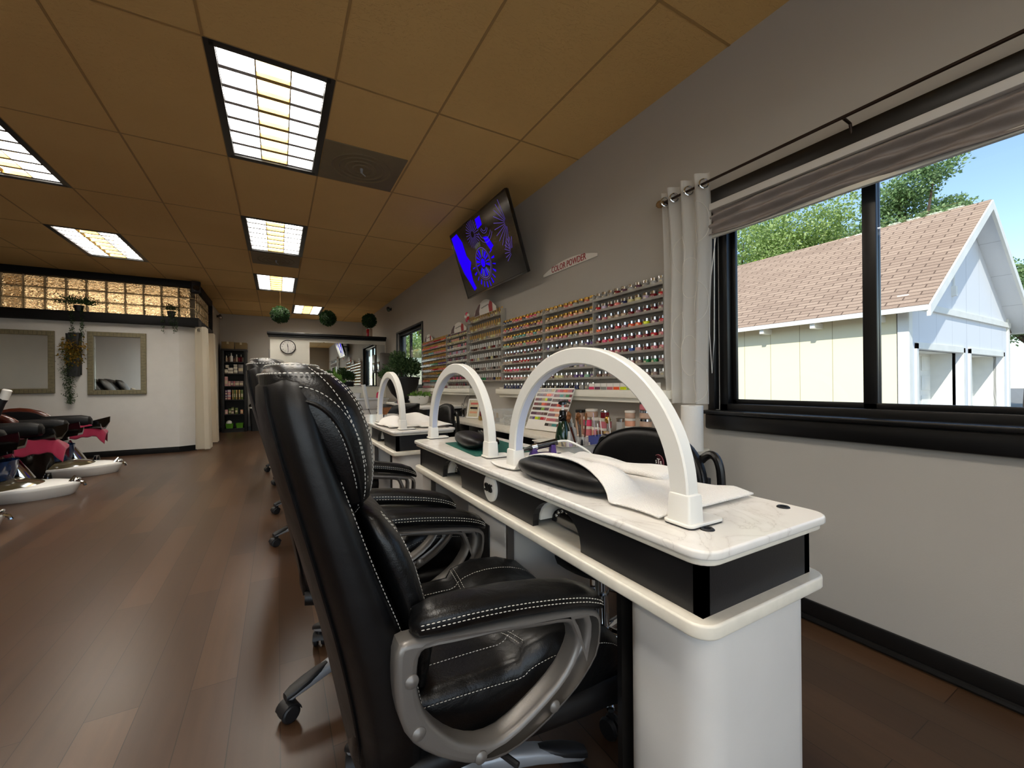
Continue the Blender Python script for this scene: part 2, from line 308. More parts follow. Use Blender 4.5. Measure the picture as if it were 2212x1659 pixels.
def tag(o, label, cat, group=None, kind=None):
    o['label'] = label; o['category'] = cat
    if group: o['group'] = group
    if kind: o['kind'] = kind
    return o
def thing(name, label, cat, loc=(0, 0, 0), rz=0.0, group=None):
    o = bpy.data.objects.new(name, None); COL.objects.link(o); o.location = loc; o.rotation_euler = (0, 0, rz); o.empty_display_size = 0.1
    return tag(o, label, cat, group)
def struct(mb, name, mats, label=None, smooth=35):
    o = mb.obj(name, mats, smooth=smooth); o['kind'] = 'structure'
    if label: o['label'] = label
    return o
def kids(o): return [c for c in o.children]
def dup(root, loc, rz=None, label=None, group=None, lift=0.0, fixed=()):
    r = root.copy(); COL.objects.link(r); r.location = loc
    if rz is not None: r.rotation_euler = (0, 0, rz)
    if label: r['label'] = label
    if group: r['group'] = group
    for ch in kids(root):
        c = ch.copy(); COL.objects.link(c); c.parent = r
        if lift and not any(c.name.startswith(x) for x in fixed): c.location = c.location + Vector((0, 0, lift))
        for g in kids(ch):
            d = g.copy(); COL.objects.link(d); d.parent = c
    return r
def RX(a): return Matrix.Rotation(a, 4, 'X')
def RY(a): return Matrix.Rotation(a, 4, 'Y')
def RZ(a): return Matrix.Rotation(a, 4, 'Z')
def TR(*p): return Matrix.Translation(p)
# planes for flat shapes: (u,v) -> world;  FX faces -x with u along -y ; FY faces -y with u along +x
def FX(x, y, z): return TR(x, y, z) @ Matrix(((0, 0, -1, 0), (-1, 0, 0, 0), (0, 1, 0, 0), (0, 0, 0, 1)))
def FY(x, y, z): return TR(x, y, z) @ Matrix(((1, 0, 0, 0), (0, 0, -1, 0), (0, 1, 0, 0), (0, 0, 0, 1)))
def sup(c, hx, hy, n=3.0, k=28):
    """points of a superellipse"""
    out = []
    for i in range(k):
        t = 2 * PI * i / k; a, b = math.cos(t), math.sin(t)
        out.append((c[0] + hx * math.copysign(abs(a) ** (2 / n), a), c[1] + hy * math.copysign(abs(b) ** (2 / n), b)))
    return out
def rrect(w, h, r, k=5):
    out = []
    for (cx, cy, a0) in ((w / 2 - r, h / 2 - r, 0), (-w / 2 + r, h / 2 - r, PI / 2), (-w / 2 + r, -h / 2 + r, PI), (w / 2 - r, -h / 2 + r, 1.5 * PI)):
        for i in range(k + 1): a = a0 + PI / 2 * i / k; out.append((cx + r * math.cos(a), cy + r * math.sin(a)))
    return out
def smoothpts(pts, it=2, closed=False):
    pts = [Vector(p) for p in pts]
    for _ in range(it):
        o = []; n = len(pts)
        if not closed: o.append(pts[0])
        for i in range(n if closed else n - 1):
            a, b = pts[i], pts[(i + 1) % n]; o += [a * 0.75 + b * 0.25, a * 0.25 + b * 0.75]
        if not closed: o.append(pts[-1])
        pts = o
    return pts
def leaves(mb, pts, size, droop=0.0, aspect=0.45, out=None):
    """bent diamond leaves at the points; out = centre to point away from"""
    for p in pts:
        p = Vector(p); L = size * random.uniform(0.6, 1.3); w = L * aspect
        d = (p - Vector(out)).normalized() if out is not None else Vector((random.gauss(0, 1), random.gauss(0, 1), random.gauss(0, 1))).normalized()
        d = (d + Vector((random.gauss(0, 0.6), random.gauss(0, 0.6), random.gauss(0, 0.6) - droop))).normalized()
        a = d.cross(Vector((random.gauss(0, 1), random.gauss(0, 1), random.gauss(0, 1)))).normalized(); nn = a.cross(d)
        mb.add([p, p + d * L * 0.5 + a * w / 2 + nn * w * 0.15, p + d * L, p + d * L * 0.5 - a * w / 2 + nn * w * 0.15], [(0, 1, 2, 3)])
def dashes(mb, pts, r=0.0008, dash=0.0048, gap=0.0026):
    pts = [Vector(p) for p in pts]; acc = [0.0]
    for a, b in zip(pts, pts[1:]): acc.append(acc[-1] + (b - a).length)
    def at(s):
        for i in range(len(acc) - 1):
            if s <= acc[i + 1] or i == len(acc) - 2:
                d = acc[i + 1] - acc[i]; return pts[i].lerp(pts[i + 1], (s - acc[i]) / d if d else 0)
    s = 0.0
    while s + dash < acc[-1]:
        a, b = at(s), at(s + dash); mb.tube([a, a.lerp(b, 0.5), b], [r * 0.5, r, r * 0.5], 4); s += dash + gap
# ================================================================== the room
XR, XL, YF, YB, H = 1.953, -3.9, -2.2, 11.4, 2.665
YM, XS, YP = 8.15, -1.13, 8.75        # mirror wall, side wall of the back passage, clock partition
b = MB(); b.span((XL - 0.2, YF - 0.15, -0.1), (XR + 0.15, YB + 0.15, 0)); struct(b, 'floor', 'floor', 'dark brown wood plank floor')
GY = [2.42 + 1.18 * i for i in range(-4, 8)]; GX = [-0.3 + 0.585 * i for i in range(-6, 4)]
LAMPS = [(6, 4), (6, 6), (6, 8), (7, 10), (3, 7), (3, 5), (6, 2), (3, 3), (6, 0), (3, 0)]     # tile cells that hold a lamp
b = MB(); xs = [XL - 0.2] + GX[1:] + [XR + 0.35]
for i in range(len(xs) - 1):
    y = YF - 2.2  # tiles run on past the street wall, under the added sun-blocking overhang
    for (gx, gy) in sorted(l for l in LAMPS if l[0] == i):
        b.span((xs[i], y, H), (xs[i + 1], GY[gy], H + 0.03)); y = GY[gy + 1]
    b.span((xs[i], y, H), (xs[i + 1], YB + 0.3, H + 0.03))
struct(b, 'ceiling', 'ceiling', 'tan ceiling of textured tiles')
b = MB(); b.span((XL - 0.3, YF - 2.2, H + 0.2), (XR + 0.45, YB + 0.4, H + 0.3)); struct(b, 'roof', 'asphalt', 'unseen flat roof above the tiles, front overhang added to block sun')  # unseen; overhang before the shop window added to keep direct sun out
# ceiling bars, one mesh
b = MB()
for y in GY: b.span((XL, y - 0.006, H - 0.002), (XR, y + 0.006, H + 0.001))
for x in GX: b.span((x - 0.006, YF, H - 0.0025), (x + 0.006, YB, H + 0.001))
struct(b, 'trim_ceiling_bars', 'tbar', 'thin bars between the ceiling tiles')

def wall_with_holes(name, axis, at, thick, u0, u1, holes, mat, label, z1=H):
    """wall slab in the plane axis=at, u along the other axis, holes = (u0,u1,z0,z1)"""
    b = MB()
    def sl(ua, ub, za, zb):
        if ub - ua < 1e-4 or zb - za < 1e-4: return
        if axis == 'x': b.span((at, ua, za), (at + thick, ub, zb))
        else: b.span((ua, at, za), (ub, at + thick, zb))
    holes = sorted(holes); u = u0
    for (a, c, za, zb) in holes:
        sl(u, a, 0, z1); sl(a, c, 0, za); sl(a, c, zb, z1); u = c
    sl(u, u1, 0, z1)
    return struct(b, name, mat, label)
W1 = (-1.0, 1.33, 0.85, 1.93); W2 = (6.24, 7.76, 0.95, 1.96)
wall_with_holes('wall_right', 'x', XR, 0.16, YF, YB, [W1, W2], 'wall', 'grey wall on the right with two windows')
wall_with_holes('wall_back', 'y', YB, 0.15, XL, XR + 0.16, [], 'wall', 'grey back wall of the passage')
wall_with_holes('wall_left', 'x', XL - 0.15, 0.15, YF, YB, [], 'wall', 'grey wall on the left')
wall_with_holes('wall_front', 'y', YF - 0.15, 0.15, XL - 0.15, XR + 0.16, [(-3.6, 1.06, 0.25, 2.35)], 'wall', 'street side wall with a wide shop window')
# mirror wall with clipped corner, and the passage wall with a doorway
b = MB(); zt = 2.0
b.span((XL, YM, 0), (-1.33, YM + 0.14, zt))
b.add([(-1.33, YM, 0), (XS, YM + 0.1, 0), (XS, YM + 0.2, 0), (-1.33, YM + 0.14, 0), (-1.33, YM, zt), (XS, YM + 0.1, zt), (XS, YM + 0.2, zt), (-1.33, YM + 0.14, zt)],
      [(0, 1, 5, 4), (1, 2, 6, 5), (2, 3, 7, 6), (3, 0, 4, 7), (4, 5, 6, 7), (3, 2, 1, 0)])
struct(b, 'wall_mirror', 'wall_light', 'pale wall behind the pedicure chairs')
b = MB(); b.span((XS - 0.12, 9.15, 0), (XS, YB, zt)); b.span((XS - 0.12, 9.85, zt), (XS, YB, H)); b.span((XS - 0.12, YM + 0.2, 1.93), (XS, 9.15, zt)); struct(b, 'wall_passage', 'wall', 'grey wall of the back passage')
b = MB(); b.span((XL, 10.2, 0), (XS - 0.12, 10.3, H)); struct(b, 'wall_spa_room', 'wall_white', 'warm lit wall behind the glass blocks')
b = MB()
b.span((XL, YM - 0.10, 1.95), (XS + 0.06, YM + 0.2, 2.085), 0.006); b.span((XS - 0.14, YM + 0.2, 1.95), (XS + 0.05, 9.85, 2.085), 0.006)
b.span((XL, YM - 0.04, 2.565), (XS + 0.04, YM + 0.18, H), 0.004); b.span((XS - 0.12, YM + 0.18, 2.565), (XS + 0.04, 9.85, H), 0.004); b.span((XS - 0.02, 9.80, 2.08), (XS + 0.04, 9.88, 2.57), 0.004)
struct(b, 'trim_glass_block_band', 'band_black', 'black ledge and head trim around the glass blocks')
b = MB(); g = MB()
nx = 13; bw = 0.2085
for i in range(nx):
    x1 = XS - i * bw
    for r in range(3): b.span((x1 - bw + 0.008, YM + 0.02, 2.09 + r * 0.158 + 0.007), (x1 - 0.008, YM + 0.10, 2.09 + (r + 1) * 0.158 - 0.007), 0.012, 2)
    g.span((x1 - bw - 0.007, YM + 0.03, 2.085), (x1 - bw + 0.007, YM + 0.09, 2.565))
for i in range(8):
    y0 = YM + 0.12 + i * 0.21
    for r in range(3): b.span((XS - 0.09, y0 + 0.008, 2.09 + r * 0.158 + 0.007), (XS - 0.01, y0 + 0.202, 2.09 + (r + 1) * 0.158 - 0.007), 0.012, 2)
    g.span((XS - 0.08, y0 - 0.007, 2.085), (XS - 0.02, y0 + 0.007, 2.565))
for r in (1, 2):
    z = 2.09 + r * 0.158; g.span((XL, YM + 0.03, z - 0.006), (XS - 0.02, YM + 0.09, z + 0.006)); g.span((XS - 0.08, YM + 0.1, z - 0.006), (XS - 0.02, 9.8, z + 0.006))
gb = struct(b, 'window_3', 'glassblock', 'band of rippled glass blocks above the black ledge')
g.obj('grout', 'grout', gb)
# lamp of the room behind the glass blocks
_wl = bpy.data.lights.new('spa_room_lamp', 'AREA'); _wl.shape = 'RECTANGLE'; _wl.size = 1.8; _wl.size_y = 0.5; _wl.energy = 25; _wl.color = (1.0, 0.72, 0.42)
_wo = bpy.data.objects.new('spa_room_lamp', _wl); COL.objects.link(_wo); _wo.location = (-2.5, 9.6, 2.62); _wo.rotation_euler = (0, 0, 0)
# clock partition
b = MB(); b.span((-0.115, YP, 0), (XR, YP + 0.1, 1.95)); struct(b, 'wall_partition', 'wall_white', 'white half height partition with clock and mirror')
b = MB(); b.span((-0.16, YP - 0.09, 1.955), (XR, YP + 0.15, 2.0), 0.006); b.span((-0.145, YP - 0.06, 1.915), (XR, YP + 0.12, 1.957), 0.01); struct(b, 'trim_partition_cap', 'black_trim', 'black moulded cap on the partition')
# baseboards
b = MB(); b.span((XR - 0.014, YF, 0), (XR, YP, 0.082), 0.004); b.tube([(XR - 0.016, YF, 0.008), (XR - 0.016, YP, 0.008)], 0.013, 8); struct(b, 'baseboard_right', 'black_trim', 'black baseboard under the window')
b = MB(); b.span((XL, YM - 0.014, 0), (-1.33, YM, 0.085), 0.004); b.box((-1.23, YM + 0.043, 0.042), (0.225, 0.014, 0.085), RZ(math.atan2(0.1, 0.2))); struct(b, 'baseboard_mirror_wall', 'band_black', 'black baseboard below the mirrors')
b = MB(); b.span((XS, YB - 0.014, 0), (-0.1, YB, 0.085)); b.span((XS, 9.2, 0), (XS + 0.014, YB, 0.085)); struct(b, 'baseboard_back', 'black_trim', 'black baseboard of the passage')

# ---- window 1 (beside the tables)
def window(n, w, label, mullion, mt=0.045):
    y0, y1, z0, z1 = w; fr = 0.045; b = MB(); xa, xb = XR + 0.03, XR + 0.10
    b.span((xa, y0, z0), (xb, y0 + fr, z1), 0.004); b.span((xa, y1 - fr, z0), (xb, y1, z1), 0.004); b.span((xa, y0, z0), (xb, y1, z0 + fr), 0.004); b.span((xa, y0, z1 - fr), (xb, y1, z1), 0.004)
    o = struct(b, 'window_%d' % n, 'black_trim', label)
    for (a, c, dx) in ((y0 + fr, mullion + mt / 2, 0.0), (mullion - mt / 2, y1 - fr, 0.022)):
        s = MB(); t = 0.022; x = XR + 0.045 + dx
        s.span((x, a, z0 + fr), (x + 0.02, a + (mt if dx else t), z1 - fr), 0.003); s.span((x, c - (t if dx else mt), z0 + fr), (x + 0.02, c, z1 - fr), 0.003)
        s.span((x, a, z0 + fr), (x + 0.02, c, z0 + fr + t), 0.003); s.span((x, a, z1 - fr - t), (x + 0.02, c, z1 - fr), 0.003)
        q = s.obj('sash', 'black_trim', o); p = MB(); p.span((x + 0.008, a + 0.01, z0 + fr + 0.01), (x + 0.012, c - 0.01, z1 - fr - 0.01)); p.obj('pane', 'pane', q, smooth=0)
    return o
w1 = window(1, W1, 'wide black framed window onto the garage', 0.712)
b = MB()
b.span((XR - 0.035, W1[0] - 0.05, 0.765), (XR + 0.03, 1.372, 0.848), 0.012); b.span((XR - 0.055, W1[0] - 0.05, 0.842), (XR + 0.03, 1.372, 0.862), 0.006)
b.obj('sill', 'black_trim', w1)
b = MB(); b.span((XR - 0.022, W1[0] - 0.05, 1.90), (XR + 0.03, 1.372, 1.985), 0.006); b.span((XR - 0.012, 1.33, 0.86), (XR + 0.03, 1.368, 1.91), 0.004); b.obj('casing', 'black_trim', w1)
w2 = window(2, W2, 'narrow dark framed window behind the potted shrub', 7.1)
b = MB()
b.span((XR - 0.02, W2[0] - 0.04, W2[3]), (XR + 0.03, W2[1] + 0.04, W2[3] + 0.03), 0.004); b.span((XR - 0.02, W2[0] - 0.04, W2[2] - 0.03), (XR + 0.03, W2[0], W2[3]), 0.004); b.span((XR - 0.02, W2[1], W2[2] - 0.03), (XR + 0.03, W2[1] + 0.04, W2[3]), 0.004); b.span((XR - 0.04, W2[0] - 0.04, W2[2] - 0.03), (XR + 0.03, W2[1] + 0.04, W2[2]), 0.004)
b.obj('casing', 'tile_metal', w2)

# ================================================================== ceiling lamps and vents
def make_troffer(loc, label):
    t = thing('ceiling_lamp', label, 'ceiling light', loc, 0, 'troffer lamps in the tile ceiling')
    w, l = 0.548, 1.14
    b = MB(); o = 0.024
    for s in (-1, 1): b.span((s * (w / 2 + 0.02), -l / 2 - 0.02, -0.004), (s * (w / 2 - o), l / 2 + 0.02, 0.012), 0.002); b.span((-w / 2, s * (l / 2 + 0.02), -0.004), (w / 2, s * (l / 2 - o), 0.012), 0.002)
    b.obj('frame', 'tile_metal', t)
    b = MB()
    iw, il = w / 2 - o, l / 2 - o
    b.span((-iw - 0.01, -il - 0.01, 0.012), (-iw, il + 0.01, 0.10)); b.span((iw, -il - 0.01, 0.012), (iw + 0.01, il + 0.01, 0.10)); b.span((-iw, -il - 0.01, 0.012), (iw, -il, 0.10)); b.span((-iw, il, 0.012), (iw, il + 0.01, 0.10)); b.span((-iw - 0.01, -il - 0.01, 0.10), (iw + 0.01, il + 0.01, 0.105))
    b.obj('housing', 'louvre', t)
    cw = 2 * iw / 3
    for c in range(3):
        x0 = -iw + c * cw; b = MB(); b.span((x0 + 0.004, -il, 0.086), (x0 + cw - 0.004, il, 0.096)); b.obj('lens' if c == 1 else 'tube', 'amber_tube' if c == 1 else 'tube', t, smooth=0)
    for c in range(3):
        x0 = -iw + c * cw; b = MB()
        for r in range(8):
            y = -il + r * 2 * il / 7
            secs = [[(x, y - 0.012 * (1 - k) + 0.0, 0.012 + 0.030 * k) for x in (x0, x0 + cw)] + [(x, y + 0.006 + 0.012 * (1 - k), 0.012 + 0.030 * k) for x in (x0 + cw, x0)] for k in (0, 0.5, 1)]
            b.loft(secs)
        for x in (x0, x0 + cw): b.span((x - 0.003, -il, 0.010), (x + 0.003, il, 0.042))
        b.obj('louvre', 'amber_louvre' if c == 1 else 'louvre', t)
    return t
def cell(gx, gy): return ((GX[gx] + GX[gx + 1]) / 2, (GY[gy] + GY[gy + 1]) / 2, H)
lamp0 = make_troffer(cell(6, 4), 'large ceiling lamp over the first manicure table, nearest the camera')
for (c, lab) in zip(LAMPS[1:], ('ceiling lamp second from the camera over the row of manicure tables', 'third ceiling lamp of the main row, in front of the hanging leaf balls',
                    'small far ceiling lamp above the clock partition', 'slanting ceiling lamp over the far pedicure chair', 'ceiling lamp cut by the left edge of the photo',
                    'ceiling lamp above the camera', 'ceiling lamp above the left aisle', 'ceiling lamp by the shop window', 'ceiling lamp by the left end of the shop window')):
    dup(lamp0, cell(*c), 0, lab)
def make_vent(x, y, w, l, label):
    t = thing('ceiling_vent', label, 'vent', (x, y, H - 0.003), 0, 'square air vents in the ceiling')
    b = MB(); b.box((0, 0, 0), (w, l, 0.008), None, 0.003); b.obj('plate', 'vent', t)
    b = MB()
    for i in range(4): b.lathe([(0.05 + i * 0.05, -0.004), (0.062 + i * 0.05, -0.010), (0.066 + i * 0.05, -0.004)], seg=32, capb=False, capt=False)
    b.obj('diffuser', 'vent', t); b = MB(); b.cyl((0, 0, -0.004), (0, 0, -0.035), 0.012, 0.008, 10); b.tube([(0, 0, -0.035), (0.03, 0.01, -0.05)], 0.004, 6); b.obj('knob', 'silver', t)
make_vent(0.57, 3.31, 0.56, 0.56, 'brown square air vent beside the nearest ceiling lamp'); make_vent(-0.005, 6.25, 0.55, 0.55, 'brown square air vent between the second and third lamps')
# ================================================================== manicure tables
DX0, DX1, DT = 0.56, 0.95, 0.74
def slab(mb, x0, x1, y0, y1, z0, z1, r, bev):
    mb.curve2d([rrect(x1 - x0, y1 - y0, r)], z1 - z0, TR((x0 + x1) / 2, (y0 + y1) / 2, (z0 + z1) / 2), bev, 2)
def make_table(y0, y1, label):
    t = thing('manicure_table', label, 'table', ((DX0 + DX1) / 2, (y0 + y1) / 2, 0)); cx, cy = (DX0 + DX1) / 2, (y0 + y1) / 2
    X0, X1, Y0, Y1 = DX0 - cx, DX1 - cx, y0 - cy, y1 - cy
    b = MB(); slab(b, X0, X1, Y0, Y1, DT - 0.015, DT, 0.04, 0.004); b.obj('tabletop', 'marble', t)
    b = MB(); slab(b, X0 + 0.008, X1 - 0.008, Y0 + 0.008, Y1 - 0.008, DT - 0.027, DT - 0.0145, 0.035, 0.003); b.obj('top_edge', 'ledge', t)
    # apron with two arched openings in the front board
    L = Y1 - Y0 - 0.06; zb, zt = 0.622, DT - 0.027
    pts = [(-L / 2, zt), (-L / 2, zb)]
    for c in (-0.345, 0.345):
        pts.append((c - 0.10, zb))
        for i in range(13): a = PI - PI * i / 12; pts.append((c + 0.10 * math.cos(a), zb + 0.014 + 0.070 * math.sin(a)))
        pts.append((c + 0.10, zb))
    pts += [(L / 2, zb), (L / 2, zt)]
    # u runs along -y so the outline is mirrored
    pts = [(p[0], p[1]) for p in pts]
    b = MB(); b.curve2d([pts], 0.018, TR(X0 + 0.03 + 0.009, 0, 0) @ Matrix(((0, 0, -1, 0), (-1, 0, 0, 0), (0, 1, 0, 0), (0, 0, 0, 1))))
    b.span((X0 + 0.03, -L / 2, zb), (X1 - 0.03, -L / 2 + 0.018, zt)); b.span((X0 + 0.03, L / 2 - 0.018, zb), (X1 - 0.03, L / 2, zt)); b.span((X1 - 0.048, -L / 2, zb), (X1 - 0.03, L / 2, zt))
    b.obj('apron', 'apron', t, smooth=0)
    b = MB(); slab(b, X0 + 0.004, X1 - 0.004, Y0 + 0.006, Y1 - 0.006, 0.598, 0.622, 0.035, 0.004); b.obj('ledge', 'ledge', t)
    for c in (-0.345, 0.345):      # nail dryer niche: white surround and a glossy dark lamp inside
        b = MB(); secs = []
        for x in (X0 + 0.05, X0 + 0.2):
            secs.append([(x, c + r * math.cos(a), 0.623 + 0.014 + q * math.sin(a)) for (r, q, seq) in ((0.100, 0.070, range(0, 13)), (0.093, 0.062, range(12, -1, -1))) for a in [PI * i / 12 for i in seq]])
        b.loft(secs); b.span((X0 + 0.2, c - 0.1, 0.623), (X0 + 0.205, c + 0.1, 0.708)); o = b.obj('niche_surround', 'white', t)
        b = MB(); secs = []
        for (x, k) in ((X0 + 0.07, 0.82), (X0 + 0.10, 0.95), (X0 + 0.19, 0.9)):
            secs.append([(x, c + 0.085 * k * math.cos(a), 0.640 + 0.056 * k * math.sin(a)) for a in [PI * i / 10 for i in range(11)]])
        b.loft(secs); q = b.obj('dryer_lamp', 'black_gloss', o)
        b = MB()
        for i in range(7): b.sphere((X0 + 0.068, c + 0.045 * math.cos(PI * (i + 0.5) / 7), 0.655 + 0.024 * math.sin(PI * (i + 0.5) / 7)), 0.0045, 8, 6)
        b.obj('dryer_bulbs', 'steel', o)
    # pedestals
    zb = 0.598
    def ped(name, ya, yb, r, mats='desk_white'):
        b = MB(); slab(b, X0 + 0.04, X1 - 0.02, ya, yb, 0.0, zb, r, 0.002); return b.obj(name, mats, t)
    p = ped('end_panel', Y0 + 0.03, Y0 + 0.225, 0.055)
    b = MB(); b.span((X0 + 0.041, Y0 + 0.223, 0.0), (X0 + 0.075, Y0 + 0.236, zb)); b.obj('edge_strip', 'black_trim', p)
    p = ped('end_panel', Y1 - 0.15, Y1 - 0.02, 0.012); b = MB(); b.span((X0 + 0.041, Y1 - 0.160, 0), (X0 + 0.060, Y1 - 0.149, zb)); b.obj('edge_strip', 'gunmetal', p)
    p = ped('centre_column', -0.075, 0.215, 0.008)
    b = MB(); b.span((X0 + 0.036, 0.0 + 0.035, 0.05), (X0 + 0.045, 0.20, 0.54), 0.002); b.obj('column_door', 'black_matt', p)
    b = MB(); b.span((X0 + 0.041, -0.086, 0), (X0 + 0.062, -0.074, zb)); b.obj('edge_strip', 'gunmetal', p)
    # emblem
    T = FX(X0 + 0.03, 0.0, 0.673)
    b = MB(); b.lathe([(0.0, -0.009), (0.036, -0.009), (0.043, -0.006), (0.043, 0.0)], seg=40, T=Matrix.Translation((X0 + 0.03, 0.0, 0.673)) @ RY(PI / 2), capb=False)
    e = b.obj('emblem', 'lamp_white', t); b = MB(); b.text('SNS', 0.036, 0.006, FX(X0 + 0.019, 0.0, 0.673), sx=0.82); b.obj('lettering', 'black_trim', e)
    for (x, y) in ((0.914 - cx, Y0 + 0.075), (0.662 - cx, Y0 + 0.072)):
        b = MB(); b.lathe([(0.006, 0.0), (0.006, 0.0022), (0.010, 0.003), (0.012, 0.0016), (0.0125, 0.0)], (x, y, DT), 24, capb=False); b.lathe([(0.0, 0.0005), (0.006, 0.0005)], (x, y, DT), 16, capb=False, capt=False); b.obj('grommet', 'rubber', t)
    return t
make_table(0.398, 1.963, 'nearest white and black manicure table with a round emblem on its apron')
make_table(2.36, 3.92, 'second manicure table, with rumpled white towels, behind the nearest one')

def make_arch(x, yc, label):
    t = thing('arch_lamp', label, 'desk lamp', (x, yc, DT + 0.0008), 0, 'white arch lamps on the manicure tables')
    hs, ht, w = 0.313, 0.332, 0.0155            # half span and height of the centre line, half depth
    def sec(a, r, o):   # o offsets along the radius
        cy, cz = math.cos(a) * (hs + o), 0.055 + math.sin(a) * (ht - 0.055 + o); return cy, cz
    N = 40; secs = []
    for i in range(N + 1):
        a = PI * i / N
        ring = [(-w, -0.020), (-w + 0.003, -0.023), (w - 0.003, -0.023), (w, -0.020), (w, 0.015), (w - 0.003, 0.018), (-w + 0.003, 0.018), (-w, 0.015)]
        secs.append([(q[0],) + sec(a, 0, q[1]) for q in ring])
    b = MB(); b.loft(secs)
    for s in (-1, 1): b.span((-w, s * hs - 0.02, 0.02), (w, s * hs + 0.02, 0.057), 0.003)
    b.obj('arch', 'lamp_white', t)
    secs = [[(q[0],) + sec(PI * i / N, 0, q[1]) for q in ((-w + 0.004, -0.0238), (w - 0.004, -0.0238), (w - 0.004, -0.022), (-w + 0.004, -0.022))] for i in range(N + 1)]
    b = MB(); b.loft(secs); b.obj('diffuser', 'lamp_strip', t)
    for s in (-1, 1):
        b = MB(); c = s * hs
        b.loft([[(p[0], c + p[1], z) for p in rrect(0.036 + e, 0.045 + e, 0.005, 3)] for (z, e) in ((0.006, 0.006), (0.052, 0.002), (0.056, 0.0), (0.058, -0.006))])
        b.obj('socket', 'lamp_white', t)
        b = MB(); slab(b, -0.026, 0.072, c - 0.032, c + 0.032, 0.0022, 0.0075, 0.012, 0.0015); q = b.obj('base_plate', 'lamp_white', t)
        b = MB(); slab(b, -0.025, 0.071, c - 0.031, c + 0.031, 0.0, 0.0025, 0.012, 0.0003); b.obj('base_pad', 'rubber', q)
    return t
make_arch(0.653, 0.822, 'largest white arch lamp, nearest the camera, over the towel and cushion')
make_arch(0.662, 1.643, 'middle white arch lamp over the bare black cushion')
make_arch(0.640, 2.755, 'smallest white arch lamp, on the second manicure table')

